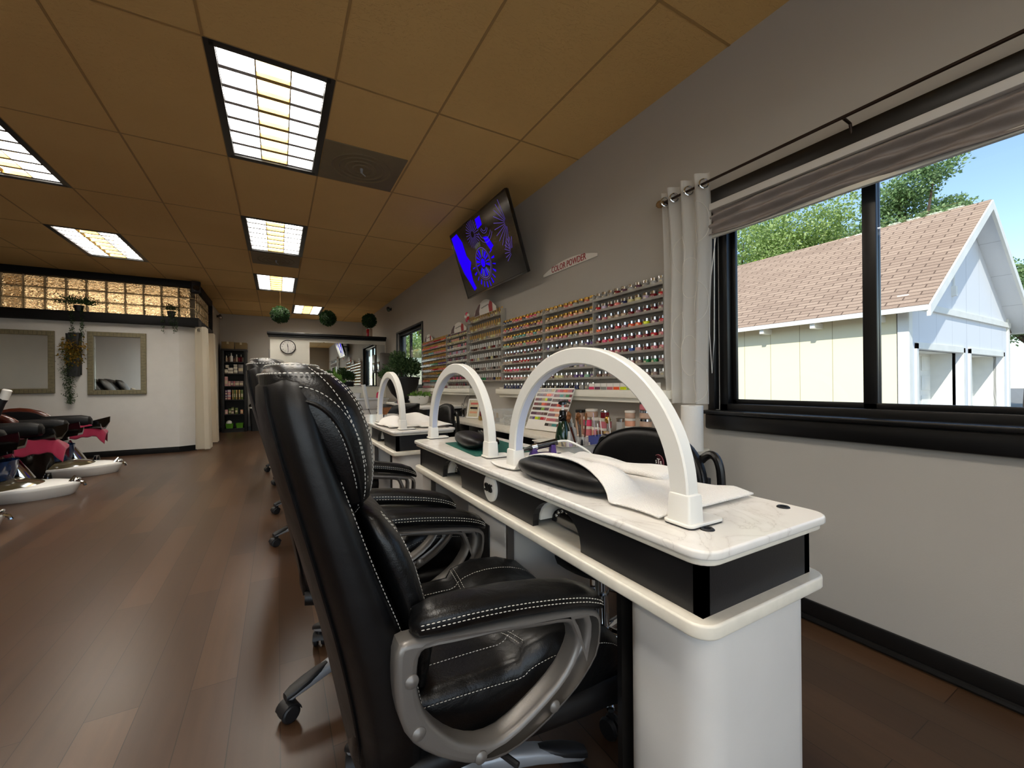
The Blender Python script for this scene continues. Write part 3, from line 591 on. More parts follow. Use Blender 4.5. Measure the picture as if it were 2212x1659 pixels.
# ================================================================== office chairs
def stitched(b, p):
    o = b.obj('stitching', 'stitch', p); o['kind'] = 'stuff'; return o
LEGS = [-13.6 + 72 * i for i in range(5)]
def make_office_chair():
    t = thing('office_chair', 'nearest black leather office chair with white stitching, filling the foreground', 'chair', (0.36, 0.90, 0), 0, 'black leather office chairs along the manicure tables')
    # --- base
    b = MB(); b.lathe([(0.045, 0.085), (0.055, 0.10), (0.055, 0.125), (0.035, 0.15), (0.03, 0.16)], seg=24); b.obj('hub', 'silver', t)
    b = MB(); b.cyl((0, 0, 0.15), (0, 0, 0.30), 0.025, seg=16); b.cyl((0, 0, 0.11), (0, 0, 0.32), 0.018, seg=16); b.obj('gas_lift', 'black_trim', t)
    for a in LEGS:
        T = RZ(math.radians(a)); b = MB(); secs = []
        for (r, z0, z1, w) in ((0.03, 0.088, 0.138, 0.024), (0.10, 0.092, 0.135, 0.024), (0.19, 0.083, 0.118, 0.022), (0.26, 0.070, 0.098, 0.021), (0.305, 0.062, 0.084, 0.019), (0.318, 0.064, 0.078, 0.012)):
            secs.append([T @ Vector((r, p[0], (z0 + z1) / 2 + p[1])) for p in sup((0, 0), w, (z1 - z0) / 2, 3.2, 20)])
        b.loft(secs); lg = b.obj('base_leg', 'silver', t)
        b = MB(); secs = []
        for (r, z1, w) in ((0.195, 0.1165, 0.008), (0.22, 0.1115, 0.017), (0.26, 0.101, 0.021), (0.30, 0.089, 0.020), (0.320, 0.080, 0.013)):
            secs.append([T @ Vector((r, p[0], z1 - 0.008 + p[1])) for p in sup((0, 0), w + 0.0015, 0.010, 3, 16)])
        b.loft(secs); b.obj('leg_cap', 'rubber', lg)
        c = T @ Vector((0.298, 0, 0)); T2 = Matrix.Translation((c.x, c.y, 0)) @ RZ(math.radians(a * 1.7 + 40))
        b = MB()
        for s in (-1, 1): b.lathe([(0.006, 0.011), (0.02, 0.011), (0.026, 0.006), (0.026, -0.004), (0.02, -0.008), (0.006, -0.008)], seg=20, T=T2 @ TR(-0.012, s * 0.013, 0.026) @ RX(-PI / 2 * s))
        b.tube([T2 @ Vector((-0.012, -0.012, 0.026)), T2 @ Vector((-0.012, 0.012, 0.026))], 0.007, 8)
        b.loft([[T2 @ Vector((-0.012 + rr * math.cos(u), w, 0.026 + rr * math.sin(u))) for (rr, seq) in ((0.030, range(0, 9)), (0.027, range(8, -1, -1))) for u in [PI * 0.05 + PI * 0.9 * i / 8 for i in seq]] for w in (-0.023, 0.023)])
        b.cyl(T2 @ Vector((0, 0, 0.045)), T2 @ Vector((0, 0, 0.07)), 0.008, seg=10); b.obj('caster', 'rubber', t)
    # --- mechanism
    b = MB(); b.span((-0.13, -0.09, 0.295), (0.12, 0.09, 0.335), 0.01); b.tube([(-0.02, -0.08, 0.31), (0.0, -0.2, 0.305), (0.02, -0.24, 0.30)], 0.006, 8); b.obj('seat_mechanism', 'black_matt', t)
    # --- seat: waterfall cushion with side bolsters
    def seat_sec(x, zt, zb, hw, bol):
        pts = []
        for i in range(33):
            v = -1 + 2 * i / 32; pts.append((x, v * hw, zt + bol * max(0, (abs(v) - 0.52) / 0.48) ** 0.7 * (1 - max(0, (abs(v) - 0.86) / 0.14) ** 2 * 1.2) - 0.012 * (v * v > 0.99)))
        for i in range(33):
            v = 1 - 2 * i / 32; pts.append((x, v * (hw - 0.012), zb + 0.012 * abs(v) ** 6))
        return pts
    SE = [(-0.255, 0.42, 0.36, 0.17, 0.0), (-0.245, 0.452, 0.335, 0.195, 0.0), (-0.20, 0.462, 0.33, 0.205, 0.004), (-0.10, 0.460, 0.33, 0.21, 0.008), (0.0, 0.456, 0.33, 0.215, 0.012), (0.045, 0.452, 0.33, 0.217, 0.016),
          (0.06, 0.468, 0.33, 0.219, 0.026), (0.12, 0.478, 0.325, 0.222, 0.028), (0.20, 0.472, 0.315, 0.222, 0.024), (0.265, 0.452, 0.305, 0.218, 0.018), (0.300, 0.425, 0.292, 0.213, 0.012), (0.326, 0.385, 0.285, 0.208, 0.004), (0.330, 0.34, 0.283, 0.200, 0.0), (0.318, 0.30, 0.286, 0.19, 0.0)]
    b = MB(); b.loft([seat_sec(*s) for s in SE]); st = b.obj('seat', 'leather', t, smooth=70)
    b = MB(); secs = []
    for (x, zt, zb, hw, bol) in SE[1:-1]: secs.append([(x * 0.985, p[0], p[1]) for p in sup((0, (zb + 0.362) / 2 - 0.01), hw + 0.004, (0.395 - zb) / 2, 4, 24)])
    b.loft(secs); b.obj('seat_pan', 'leather_matt', t, smooth=60)
    b = MB()
    for s in (-1, 1):
        for f in (0.60, 0.97):
            pl = []
            for q in SE[2:12]:
                sc = seat_sec(*q); i = int(round((1 + s * f) / 2 * 32)); p = sc[i]; pl.append((p[0], p[1] + s * 0.002 * (f > 0.9), p[2] + 0.0025))
            dashes(b, smoothpts(pl, 1))
    for k in (6, 10):
        sc = seat_sec(*SE[k])[2:31]; dashes(b, [(p[0] + 0.001, p[1], p[2] + 0.0025) for p in sc]); dashes(b, [(p[0] - 0.008, p[1], p[2] + (0.0 if k == 6 else 0.005)) for p in sc])
    stitched(b, st)
    # --- back shell
    def back_sec(z, xr, xf, hw, bulge, n=3.6, k=40):
        out = []
        for i in range(k):
            a = 2 * PI * i / k; c, s_ = math.cos(a), math.sin(a)
            y = hw * math.copysign(abs(s_) ** (2 / n), s_); x = (xr + xf) / 2 + (xf - xr) / 2 * math.copysign(abs(c) ** (2 / n), c)
            if c < 0: x -= bulge * (1 - (y / hw) ** 2)
            out.append((x, y, z))
        return out
    BS = [(0.352, -0.235, -0.15, 0.17, 0.0), (0.365, -0.248, -0.13, 0.215, 0.010), (0.45, -0.256, -0.135, 0.238, 0.018), (0.575, -0.276, -0.164, 0.252, 0.024), (0.70, -0.302, -0.216, 0.257, 0.030), (0.82, -0.330, -0.258, 0.257, 0.034),
          (0.90, -0.350, -0.285, 0.255, 0.034), (0.965, -0.366, -0.30, 0.248, 0.030), (1.0, -0.372, -0.305, 0.236, 0.024), (1.018, -0.366, -0.31, 0.215, 0.012)]
    b = MB(); b.loft([back_sec(*s) for s in BS]); bk = b.obj('backrest', 'leather_matt', t, smooth=75)
    secs = [back_sec(*s) for s in BS]
    for i in (15, 25): b = MB(); b.tube(smoothpts([Vector(q[i]) + Vector((-0.002, 0, 0)) for q in secs[1:9]], 2), 0.0028, 6); b.obj('piping', 'leather', bk)
    b = MB()
    for i in (6, 34):
        pl = [Vector(q[i]) + Vector((0.001, 0.0025 if i == 6 else -0.0025, 0)) for q in secs[2:9]]; dashes(b, smoothpts(pl, 2))
    stitched(b, bk)
    # --- head cushion and lumbar cushions
    def cushion(name, rows, hwf, seams, nx=3.0):
        sc = [back_sec(z, xr, xf, hw, 0.0, nx, 48) for (z, xr, xf, hw) in rows]
        b = MB(); b.loft(sc); o = b.obj(name, 'leather', t, smooth=75)
        b = MB()
        for i in seams:
            pl = [Vector(q[i]) for q in sc[1:-1]]; cen = [sum((Vector(p) for p in q), Vector()) / len(q) for q in sc[1:-1]]
            pl = [p + (p - c).normalized() * 0.003 for p, c in zip(pl, cen)]; dashes(b, smoothpts(pl, 2))
        return o, b, sc
    HR = [(0.786, -0.285, -0.262, 0.15), (0.795, -0.29, -0.236, 0.19), (0.82, -0.30, -0.217, 0.22), (0.87, -0.32, -0.211, 0.237), (0.92, -0.345, -0.215, 0.245), (0.965, -0.372, -0.228, 0.246), (0.995, -0.388, -0.246, 0.238), (1.017, -0.390, -0.270, 0.222), (1.031, -0.380, -0.296, 0.198), (1.038, -0.360, -0.318, 0.155)]
    o, s_, sc = cushion('head_cushion', HR, 0, (6, 7, 41, 42, 10, 38))
    for row, seq in ((7, range(6, 43)), (8, range(0, 48))):
        pl = []; c = sum((Vector(p) for p in sc[row]), Vector()) / 48
        for i in seq: p = Vector(sc[row][i]); pl.append(p + ((p - c).normalized() * 0.8 + Vector((0, 0, 0.8 if row > 5 else 0))) * 0.0028)
        dashes(s_, pl, 0.0014)
    def on_side(t_, z, s, off):      # a point on the flank of the head cushion, t_ from rear to front
        i = max(k for k in range(len(HR) - 1) if HR[k][0] <= z); f = min(1.0, (z - HR[i][0]) / (HR[i + 1][0] - HR[i][0])); z_, xr, xf, hw = [a_ + (c_ - a_) * f for a_, c_ in zip(HR[i], HR[i + 1])]
        return Vector((xr + (xf - xr) * t_, s * (hw * (1 - abs(2 * t_ - 1) ** 3.0) ** (1 / 3.0) + off), z))
    for s in (-1, 1):
        l3 = smoothpts([on_side(a_, z, s, 0.002) for a_, z in ((0.10, 0.972), (0.22, 0.982), (0.40, 0.980), (0.50, 0.962), (0.54, 0.93), (0.54, 0.89), (0.57, 0.85), (0.64, 0.81))], 2); l2 = smoothpts([on_side(a_, z, s, 0.003) for a_, z in ((0.12, 0.990), (0.30, 1.000), (0.50, 0.999), (0.64, 0.98), (0.72, 0.94), (0.74, 0.89), (0.78, 0.84), (0.84, 0.805))], 2)
        dashes(s_, l3); dashes(s_, l2); b = MB(); b.tube([p + Vector((0.005, 0, -0.002)) for p in l3], 0.0035, 6); b.obj('piping', 'leather', o)
    stitched(s_, o)
    LR = [(0.46, -0.16, -0.135, 0.16), (0.48, -0.17, -0.125, 0.20), (0.55, -0.18, -0.118, 0.226), (0.62, -0.195, -0.13, 0.233), (0.69, -0.22, -0.148, 0.235), (0.745, -0.24, -0.172, 0.232), (0.785, -0.25, -0.205, 0.215), (0.80, -0.258, -0.228, 0.18)]
    o, s_, sc = cushion('lumbar_cushion', LR, 0, (5, 6, 42, 43)); stitched(s_, o)
    # --- arms
    F = lambda pts: [(p[0] - 0.36, p[1]) for p in pts]
    outer = F([(0.150, 0.612), (0.147, 0.56), (0.152, 0.51), (0.166, 0.468), (0.20, 0.43), (0.25, 0.394), (0.292, 0.374), (0.345, 0.369), (0.407, 0.386), (0.476, 0.420), (0.515, 0.450), (0.542, 0.482), (0.549, 0.533), (0.543, 0.555), (0.522, 0.568), (0.466, 0.580), (0.347, 0.595), (0.261, 0.602), (0.199, 0.610), (0.17, 0.616)])
    hole = F([(0.186, 0.590), (0.200, 0.597), (0.25, 0.590), (0.33, 0.579), (0.41, 0.566), (0.455, 0.560), (0.474, 0.552), (0.487, 0.52), (0.476, 0.492), (0.45, 0.462), (0.40, 0.432), (0.34, 0.406), (0.30, 0.403), (0.26, 0.42), (0.225, 0.45), (0.195, 0.49), (0.183, 0.53), (0.182, 0.565)])
    slot = F([(0.486, 0.556), (0.505, 0.553), (0.509, 0.54), (0.508, 0.52), (0.505, 0.508), (0.499, 0.525)])
    outer = [(p.x, p.y) for p in smoothpts([(p[0], p[1], 0) for p in outer], 1, True)]; hole = [(p.x, p.y) for p in smoothpts([(p[0], p[1], 0) for p in hole], 1, True)]
    T0 = Matrix(((1, 0, 0, 0), (0, 0, -1, 0), (0, 1, 0, 0), (0, 0, 0, 1)))
    for s in (-1, 1):
        b = MB(); b.curve2d([outer, hole, slot], 0.044, TR(0, s * 0.262, 0) @ T0, 0.010, 3); ar = b.obj('arm_frame', 'gunmetal', t, smooth=50)
        for (x, z) in ((0.172, 0.556), (0.182, 0.474), (0.285, 0.392), (0.432, 0.418)):
            b = MB(); b.lathe([(0.0, 0.006), (0.006, 0.0055), (0.0105, 0.002), (0.011, 0.0)], seg=16, T=TR(x - 0.36, s * (0.262 + 0.0215), z) @ RX(-s * PI / 2), capb=False, capt=False); b.obj('bolt', 'gunmetal', ar)
        P = [(0.176, 0.628, 0.010, 0.008), (0.185, 0.632, 0.026, 0.018), (0.215, 0.634, 0.034, 0.021), (0.27, 0.632, 0.036, 0.022), (0.347, 0.625, 0.037, 0.022), (0.43, 0.612, 0.037, 0.022), (0.49, 0.599, 0.036, 0.021), (0.53, 0.584, 0.032, 0.019), (0.548, 0.571, 0.022, 0.013), (0.553, 0.565, 0.008, 0.006)]
        b = MB(); ps = [[(x - 0.36, s * 0.262 + p[0], z + p[1]) for p in sup((0, 0), w, h, 2.8, 28)] for (x, z, w, h) in P]
        b.loft(ps); pd = b.obj('arm_pad', 'leather', t, smooth=80)
        b = MB()
        for i in (0, 14, 1, 13): dashes(b, smoothpts([Vector(q[i]) + Vector((0, (0.0025 if i < 7 else -0.0025), 0.0)) for q in ps[1:-1]], 1), 0.0010, 0.005, 0.003)
        stitched(b, pd)
    return t
chairA = make_office_chair()
FIX = ('base_leg', 'caster', 'hub', 'gas_lift')
dup(chairA, (0.315, 1.52, 0), math.radians(-3), 'second black leather office chair, just behind the nearest one', lift=0.045, fixed=FIX)
dup(chairA, (0.27, 3.10, 0), math.radians(-2), 'third black office chair, at the near half of the second table', lift=0.01, fixed=FIX)
dup(chairA, (0.27, 3.86, 0), math.radians(-2), 'fourth black office chair, at the far half of the second table', lift=0.0, fixed=FIX)
dup(chairA, (0.25, 4.98, 0), math.radians(2), 'fifth black office chair, beyond the second table', lift=0.0, fixed=FIX)
dup(chairA, (0.17, 5.78, 0), math.radians(2), 'farthest black office chair of the row, only its casters in view', lift=0.0, fixed=FIX)
# ================================================================== right wall: curtain, rod, shade
t = thing('curtain_rod', 'thin bronze curtain rod across the top of the big window', 'curtain rod', (1.87, 0, 2.002))
b = MB(); b.cyl((0, 1.575, 0), (0, -1.3, 0), 0.0065, seg=10); b.obj('rod', 'rod', t)
b = MB(); b.lathe([(0.006, 0), (0.012, 0.004), (0.009, 0.01), (0.019, 0.02), (0.021, 0.03), (0.016, 0.042), (0.006, 0.05), (0.004, 0.054)], seg=16, T=TR(0, 1.575, 0) @ RX(-PI / 2)); b.obj('finial', 'brass', t)
for y in (0.74, -0.6, 1.565):
    b = MB(); b.tube([(0, y, -0.004), (0.03, y, -0.006), (0.055, y, -0.008), (0.066, y, -0.045), (0.079, y, -0.05)], 0.0055, 8); b.obj('bracket', 'rod', t)
t = thing('sheer_curtain', 'white sheer curtain with an embroidered swirl beside the big window', 'curtain', (1.87, 1.447, 0))
def cur(u, v):
    y = -0.135 + 0.285 * u; z = 0.893 + 1.172 * v; k = 0.7 + 0.3 * v
    return (0.026 * k * math.sin(u * 2 * PI * 3.4 + 0.6 + 0.5 * math.sin(v * 3)) + 0.010 * math.sin(u * 31 + v * 2) * (1 - v) + 0.012, y * (0.86 + 0.14 * v) + 0.006 * math.sin(v * 7), z)
b = MB(); b.sheet(cur, 90, 40); b.obj('panel', 'sheer', t, smooth=180)
b = MB(); b.sheet(lambda u, v: tuple(Vector(cur(u, 0.955 + 0.045 * v)) + Vector((-0.002, 0, 0))), 90, 3); b.obj('hem', 'sheer', t, smooth=180)
for k in range(7):
    b = MB(); pl = [Vector(cur(0.18 + 0.085 * (k % 3) * 2.4 + 0.14 * math.sin(a) , 0.10 + 0.115 * k + 0.09 * math.cos(a))) + Vector((-0.003, 0, 0)) for a in [2 * PI * i / 40 for i in range(41)]]
    b.tube(pl, 0.0013, 4); b.obj('embroidery', 'white_matt', t)
for y in (-0.118, -0.03, 0.06, 0.12):
    b = MB(); b.tube([(0.0 + 0.019 * math.cos(a), y - (0.011 * math.cos(a)), 2.002 + 0.023 * math.sin(a)) for a in [2 * PI * i / 24 for i in range(25)]], 0.0042, 8); b.obj('grommet', 'chrome', t)
t = thing('roman_shade', 'gathered grey fabric shade pulled up at the window head', 'shade', (1.9, 0, 0))
b = MB(); b.span((0.0, -1.0, 1.868), (0.045, 1.325, 1.902), 0.003); b.obj('head_rail', 'wall_light', t)
def shade(u, v):
    y = 1.322 - 2.3 * u; z = 1.868 - 0.125 * v + 0.006 * math.sin(u * 19 + v * 3) * v
    x = 0.012 + 0.016 * math.sin(v * 2 * PI * 2.6 + 1.6 * math.sin(u * 9) + u * 5) + 0.010 * math.sin(u * 34 + v * 5) * v + 0.006 * math.sin(u * 90 + v * 9) * (v * (1 - v) * 4)
    return (x, y, z)
b = MB(); b.sheet(shade, 220, 40, 0.004, (1, 0, 0)); b.obj('fabric', 'valance', t, smooth=180)
b = MB(); b.span((0.012, -1.0, 1.732), (0.032, 1.325, 1.752), 0.003); b.obj('bottom_rail', 'wall_white', t)
b = MB(); b.tube([(0.035, 1.31, 1.75), (0.02, 1.335, 1.5), (0.02, 1.34, 1.25), (0.03, 1.335, 1.05), (0.035, 1.325, 1.22), (0.035, 1.318, 1.74)], 0.0022, 6); b.obj('cord', 'white_matt', t)

# ================================================================== television and sign
t = thing('television', 'flat television tilted down from the wall, showing a glowing blue picture', 'television', (1.69, 3.48, 2.243))
TV = FX(0, 0, 0) ; TV = RY(-math.radians(17.6)) @ TV
Wd, Hd = 1.215, 0.675
b = MB(); q = MB(); q.curve2d([rrect(Wd, Hd, 0.006), rrect(Wd - 0.024, Hd - 0.028, 0.003)], 0.024, Matrix.Identity(4)); b.add([TV @ Vector(v) for v in q.v], q.f); b.obj('bezel', 'black_gloss', t)
b = MB(); q = MB(); q.box((0, 0, -0.017), (Wd - 0.01, Hd - 0.01, 0.012)); q.box((0, -0.05, -0.045), (Wd * 0.72, Hd * 0.6, 0.05), None, 0.015); b.add([TV @ Vector(v) for v in q.v], q.f); b.obj('back_shell', 'black_matt', t)
b = MB(); q = MB(); q.box((0, 0.004, 0.003), (Wd - 0.02, Hd - 0.026, 0.012)); b.add([TV @ Vector(v) for v in q.v], q.f); sc = b.obj('screen', 'screen', t, smooth=0)
def flat(name, mat, polys, lift):
    b = MB()
    for p in polys:
        q = MB(); q.add([(x, y, lift) for x, y in p], [tuple(range(len(p)))]); b.add([TV @ Vector(v) for v in q.v], q.f)
    o = b.obj(name, mat, sc, smooth=0); o['kind'] = 'stuff'; return o
def arcband(c, r0, r1, a0, a1, n=14):
    A = [a0 + (a1 - a0) * i / n for i in range(n + 1)]
    return [(c[0] + r1 * math.cos(a), c[1] + r1 * math.sin(a)) for a in A] + [(c[0] + r0 * math.cos(a), c[1] + r0 * math.sin(a)) for a in reversed(A)]
def ray_(c, r0, r1, a, w): 
    d = Vector((math.cos(a), math.sin(a))); n = Vector((-d.y, d.x)) * w; C0 = Vector(c)
    return [tuple(C0 + d * r0 - n * 0.5), tuple(C0 + d * r1 - n), tuple(C0 + d * r1 + n), tuple(C0 + d * r0 + n * 0.5)]
wc = (-0.07, -0.085)
flat('picture_blob', 'tv_blue', [[(-0.585, 0.30), (-0.44, 0.305), (-0.37, 0.20), (-0.36, 0.06), (-0.30, -0.02), (-0.355, -0.07), (-0.37, -0.19), (-0.34, -0.27), (-0.40, -0.285), (-0.47, -0.16), (-0.52, -0.08), (-0.56, 0.05)], [(0.06, 0.12), (0.14, 0.10), (0.20, 0.0), (0.13, -0.02), (0.08, 0.06)], [(0.0, 0.30), (0.10, 0.30), (0.10, 0.22), (0.0, 0.21)]], 0.0100)
flat('picture_wheel', 'tv_blue', [[(wc[0] + 0.04 * math.cos(a), wc[1] + 0.04 * math.sin(a)) for a in [2 * PI * i / 20 for i in range(20)]]] + [ray_(wc, 0.055, 0.125, 2 * PI * i / 18, 0.006 + 0.004 * (i % 3)) for i in range(18) if i % 6 != 4] + [ray_(wc, 0.175, 0.23, PI + 2 * PI * i / 22, 0.006 + 0.005 * (i % 2)) for i in range(13)], 0.0102)
flat('picture_lines', 'tv_violet', [arcband(wc, 0.135, 0.142, a, a + 0.9) for a in (0, 0.9, 1.8, 2.7, 3.6, 4.5, 5.4)] + [arcband(wc, 0.155, 0.158, a, a + 0.9) for a in (3.0, 3.9, 4.8, 5.7)] + [ray_((0.50, 0.10), 0.03, 0.21, 1.8 + 0.26 * i, 0.003) for i in range(11)] + [ray_((-0.12, 0.20), 0.03, 0.13, 0.25 * i, 0.002) for i in range(25)] + [arcband((0.12, 0.21), r, r + 0.004, 3.4, 5.6) for r in (0.05, 0.07, 0.12, 0.15)] + [ray_((0.47, -0.13), 0.03, 0.12, 1.2 + 0.3 * i, 0.003) for i in range(9)], 0.0101)
flat('picture_patch', 'tv_olive', [arcband(wc, 0.06, 0.128, a, a + 0.5, 5) for a in (1.0, 4.0, 5.0)] + [arcband(wc, 0.15, 0.19, 1.3, 2.0, 6)], 0.0099)
b = MB(); b.span((0.06, -0.2, -0.16), (0.09, 0.2, 0.16)); b.tube([(0.08, 0, 0), (0.15, 0.05, 0.0), (0.24, 0, 0)], 0.02, 8); b.span((0.235, -0.12, -0.14), (0.262, 0.12, 0.14)); b.obj('wall_bracket', 'black_matt', t)
t = thing('wall_sign', 'white arched sign with red capital letters reading colour powder', 'sign', (XR - 0.006, 2.548, 1.893))
N = 20; top = [(-0.335 + 0.67 * i / N, 0.020 + 0.052 * (1 - (2 * i / N - 1) ** 2)) for i in range(N + 1)]
b = MB(); b.curve2d([[(-0.335, 0.0)] + top + [(0.335, 0.0)]], 0.006, FX(0, 0, 0)); b.obj('board', 'white_matt', t)
b = MB(); b.text('COLOR POWDER', 0.068, 0.002, FX(-0.0045, 0.0, 0.030), sx=0.80); b.obj('lettering', 'sign_red', t)
t = thing('security_camera', 'small black camera high on the right wall above the far window', 'camera', (XR, 8.23, 2.50))
def seccam(t, d):
    b = MB(); b.lathe([(0.03, 0), (0.03, 0.01), (0.012, 0.02), (0.012, 0.05)], seg=16, T=RY(-PI / 2 * d)); b.obj('mount', 'black_trim', t)
    b = MB(); b.tube([(-0.05 * d, 0.05, 0.02), (-0.075 * d, -0.09, -0.035)], [0.034, 0.034], 14); b.obj('body', 'black_matt', t); b = MB(); b.cyl((-0.075 * d, -0.09, -0.035), (-0.077 * d, -0.098, -0.038), 0.024, seg=14); b.obj('lens', 'chrome', t)
seccam(t, 1)
t = thing('security_camera', 'small black camera at the far end of the left passage wall', 'camera', (XS, 10.9, 2.53)); seccam(t, -1)

# ================================================================== powder jars and polish on the wall
JC = {'pale pink': '#c99a98', 'rose pink': '#c4707a', 'coral pink': '#d4736a', 'hot pink': '#d8486e', 'bright red': '#b81f2a', 'dark red': '#6e1620', 'coral orange': '#e8623c', 'neon yellow': '#d3e01c', 'beige': '#b39b86', 'taupe': '#8c7870', 'mauve': '#8a6670', 'dusty plum': '#5d3d4c', 'violet': '#5a3f78', 'navy': '#22284e', 'royal blue': '#2a4c9a', 'teal': '#3f8a86', 'mint': '#8cb8a0', 'lime green': '#8cb04a', 'emerald green': '#2c7a48', 'grey': '#8d8a86', 'silver glitter': '#aaa9a5', 'cream': '#d8cf98', 'lilac': '#b7a6bd', 'black': '#1d1a1c', 'peach': '#dba083', 'gold glitter': '#a58a52', 'brown': '#5e4034'}
for n, c in JC.items(): cmat('jar ' + n, c, 0.18)
ORD = ['first', 'second', 'third', 'fourth', 'fifth', 'sixth', 'seventh', 'eighth', 'ninth', 'tenth', 'eleventh', 'twelfth', 'thirteenth', 'fourteenth', 'fifteenth', 'sixteenth', 'seventeenth', 'eighteenth', 'nineteenth', 'twentieth']
def jar_mesh(col):
    b = MB(); b.lathe([(0.018, 0), (0.0215, 0.002), (0.0215, 0.027), (0.0195, 0.030)], seg=14); b.mat(1)
    b.add([(-0.0221, y, z) for y, z in ((0.007, 0.010), (-0.007, 0.010), (-0.007, 0.021), (0.007, 0.021))], [(0, 1, 2, 3)]); return b.mesh('powder_jar', ['jar ' + col, 'label_cream'])
jar_me = {n: jar_mesh(n) for n in JC}
_b = MB(); _b.lathe([(0.0185, 0.0295), (0.0205, 0.031), (0.0205, 0.047), (0.019, 0.0485)], seg=14); lid_me = {k: _b.mesh('lid', k) for k in ('chrome', 'gold')}
def rack(name, label, y0, y1, zs, ztop, depth=0.062):
    t = thing(name, label, 'rack', (XR, 0, 0)); y0, y1 = min(y0, y1), max(y0, y1)
    for y in (y0, y1): b = MB(); b.span((-depth, y - 0.002, zs[0] - 0.01), (-0.004, y + 0.002, ztop)); b.obj('side_panel', 'acrylic', t)
    b = MB(); b.span((-0.008, y0, zs[0] - 0.01), (-0.004, y1, ztop)); b.obj('back_panel', 'acrylic', t)
    for z in zs: b = MB(); b.span((-depth, y0, z - 0.004), (-0.008, y1, z)); b.span((-depth - 0.002, y0, z - 0.004), (-depth, y1, z + 0.012)); b.obj('shelf', 'acrylic', t)
    return t
ROWZ = [0.962 + 0.0755 * k for k in range(9)]
SECS = [('right', 1.61, 2.195, 10), ('middle', 2.21, 2.81, 10), ('left', 2.83, 3.53, 12)]
PAL = {'right': [['grey', 'taupe', 'mauve', 'beige'], ['taupe', 'grey', 'brown', 'silver glitter'], ['emerald green', 'lime green', 'taupe', 'mauve', 'pale pink'], ['pale pink', 'rose pink', 'royal blue', 'dark red', 'peach'], ['dark red', 'mauve', 'rose pink', 'bright red', 'hot pink'], ['neon yellow', 'coral orange', 'bright red', 'gold glitter', 'mauve', 'dusty plum'], ['dusty plum', 'mauve', 'coral pink', 'dark red', 'rose pink', 'beige'], ['bright red', 'dark red', 'coral pink', 'rose pink', 'cream', 'navy', 'lilac'], ['grey', 'taupe', 'silver glitter', 'dusty plum', 'dark red']],
       'middle': [['black', 'navy', 'grey'], ['dusty plum', 'cream', 'taupe', 'violet', 'mint'], ['teal', 'grey', 'black', 'lilac', 'silver glitter'], ['grey', 'silver glitter', 'black'], ['dusty plum', 'black', 'grey', 'silver glitter', 'violet'], ['pale pink', 'rose pink', 'grey', 'beige'], ['peach', 'coral pink', 'pale pink', 'lilac', 'grey'], ['beige', 'taupe', 'coral pink', 'peach', 'grey'], ['taupe', 'beige', 'coral pink', 'grey', 'silver glitter']],
       'left': [['navy', 'grey', 'black'], ['dark red', 'pale pink', 'beige', 'brown'], ['bright red', 'hot pink', 'dark red', 'beige', 'brown'], ['beige', 'dark red', 'bright red', 'brown', 'mauve'], ['brown', 'dusty plum', 'black', 'dark red'], ['mint', 'pale pink', 'rose pink', 'coral pink', 'brown'], ['peach', 'teal', 'beige', 'coral pink', 'pale pink'], ['hot pink', 'coral pink', 'violet', 'dusty plum', 'rose pink'], ['navy', 'coral pink', 'coral orange', 'hot pink', 'beige']]}
njar = 0
for (nm, y0, y1, n) in SECS:
    rack('powder_rack', 'clear acrylic powder rack, the %s one of three' % {'right': 'rightmost, next to the curtain', 'middle': 'middle', 'left': 'leftmost, next to the polish rack'}[nm], y0 - 0.005, y1 + 0.005, ROWZ[1:], ROWZ[8] + 0.04)
    for r, z in enumerate(ROWZ):
        if nm == 'right' and r == 0: continue
        pal = PAL[nm][r]
        for i in range(n):
            y = y1 - 0.024 - i * (y1 - y0 - 0.048) / (n - 1)         # counted from the left as seen from the room
            run = pal[(i * len(pal)) // n] if nm != 'right' and random.random() < 0.72 else random.choice(pal)
            kind = 'gold' if (nm != 'right' and r >= 5) else 'chrome'
            o = bpy.data.objects.new('powder_jar', jar_me[run]); COL.objects.link(o); o.location = (XR - 0.036 + random.uniform(-0.003, 0.003), y + random.uniform(-0.002, 0.002), z + 0.001); o.rotation_euler = (0, 0, random.uniform(-0.5, 0.5))
            tag(o, '%s jar, %s lid, %s on %s shelf up, %s powder rack' % (run, 'gold' if kind == 'gold' else 'silver', ORD[i], ORD[r], nm), 'jar', 'powder jars on the wall racks')
            l = bpy.data.objects.new('lid', lid_me[kind]); COL.objects.link(l); l.parent = o; njar += 1
def wall_shelf(y0, y1, label, x=1.83):
    t = thing('wall_shelf', label, 'shelf', (XR, (y0 + y1) / 2, 0.935)); hw = (y1 - y0) / 2
    b = MB(); b.span((x - XR, -hw, -0.022), (0, hw, 0.026), 0.005); b.obj('board', 'wall_white', t); b = MB(); b.span((x - XR + 0.02, -hw + 0.04, -0.05), (0, hw - 0.04, -0.02), 0.006); b.obj('cornice', 'wall_white', t)
    return t
wall_shelf(1.54, 3.56, 'long white moulded shelf under the powder racks'); wall_shelf(4.19, 6.08, 'white moulded shelf under the far polish racks')
BOX = ['hot pink', 'dusty plum', 'grey', 'rose pink', 'coral orange', 'neon yellow', 'lime green', 'emerald green', 'bright red', 'royal blue']
for i in range(10):
    y = 2.175 - i * 0.059; c = BOX[i]
    o = thing('sample_card_box', 'small white box with a %s band, %s from the left on the white shelf' % (c, ORD[i]), 'box', (1.865, y, 0.962), 0, 'sample boxes on the white shelf')
    b = MB(); b.span((-0.014, -0.026, 0), (0.014, 0.026, 0.042)); b.obj('carton', 'white_matt', o); b = MB(); b.span((-0.0155, -0.0255, 0.001), (-0.0138, 0.0255, 0.019)); b.obj('colour_band', 'jar ' + c, o)

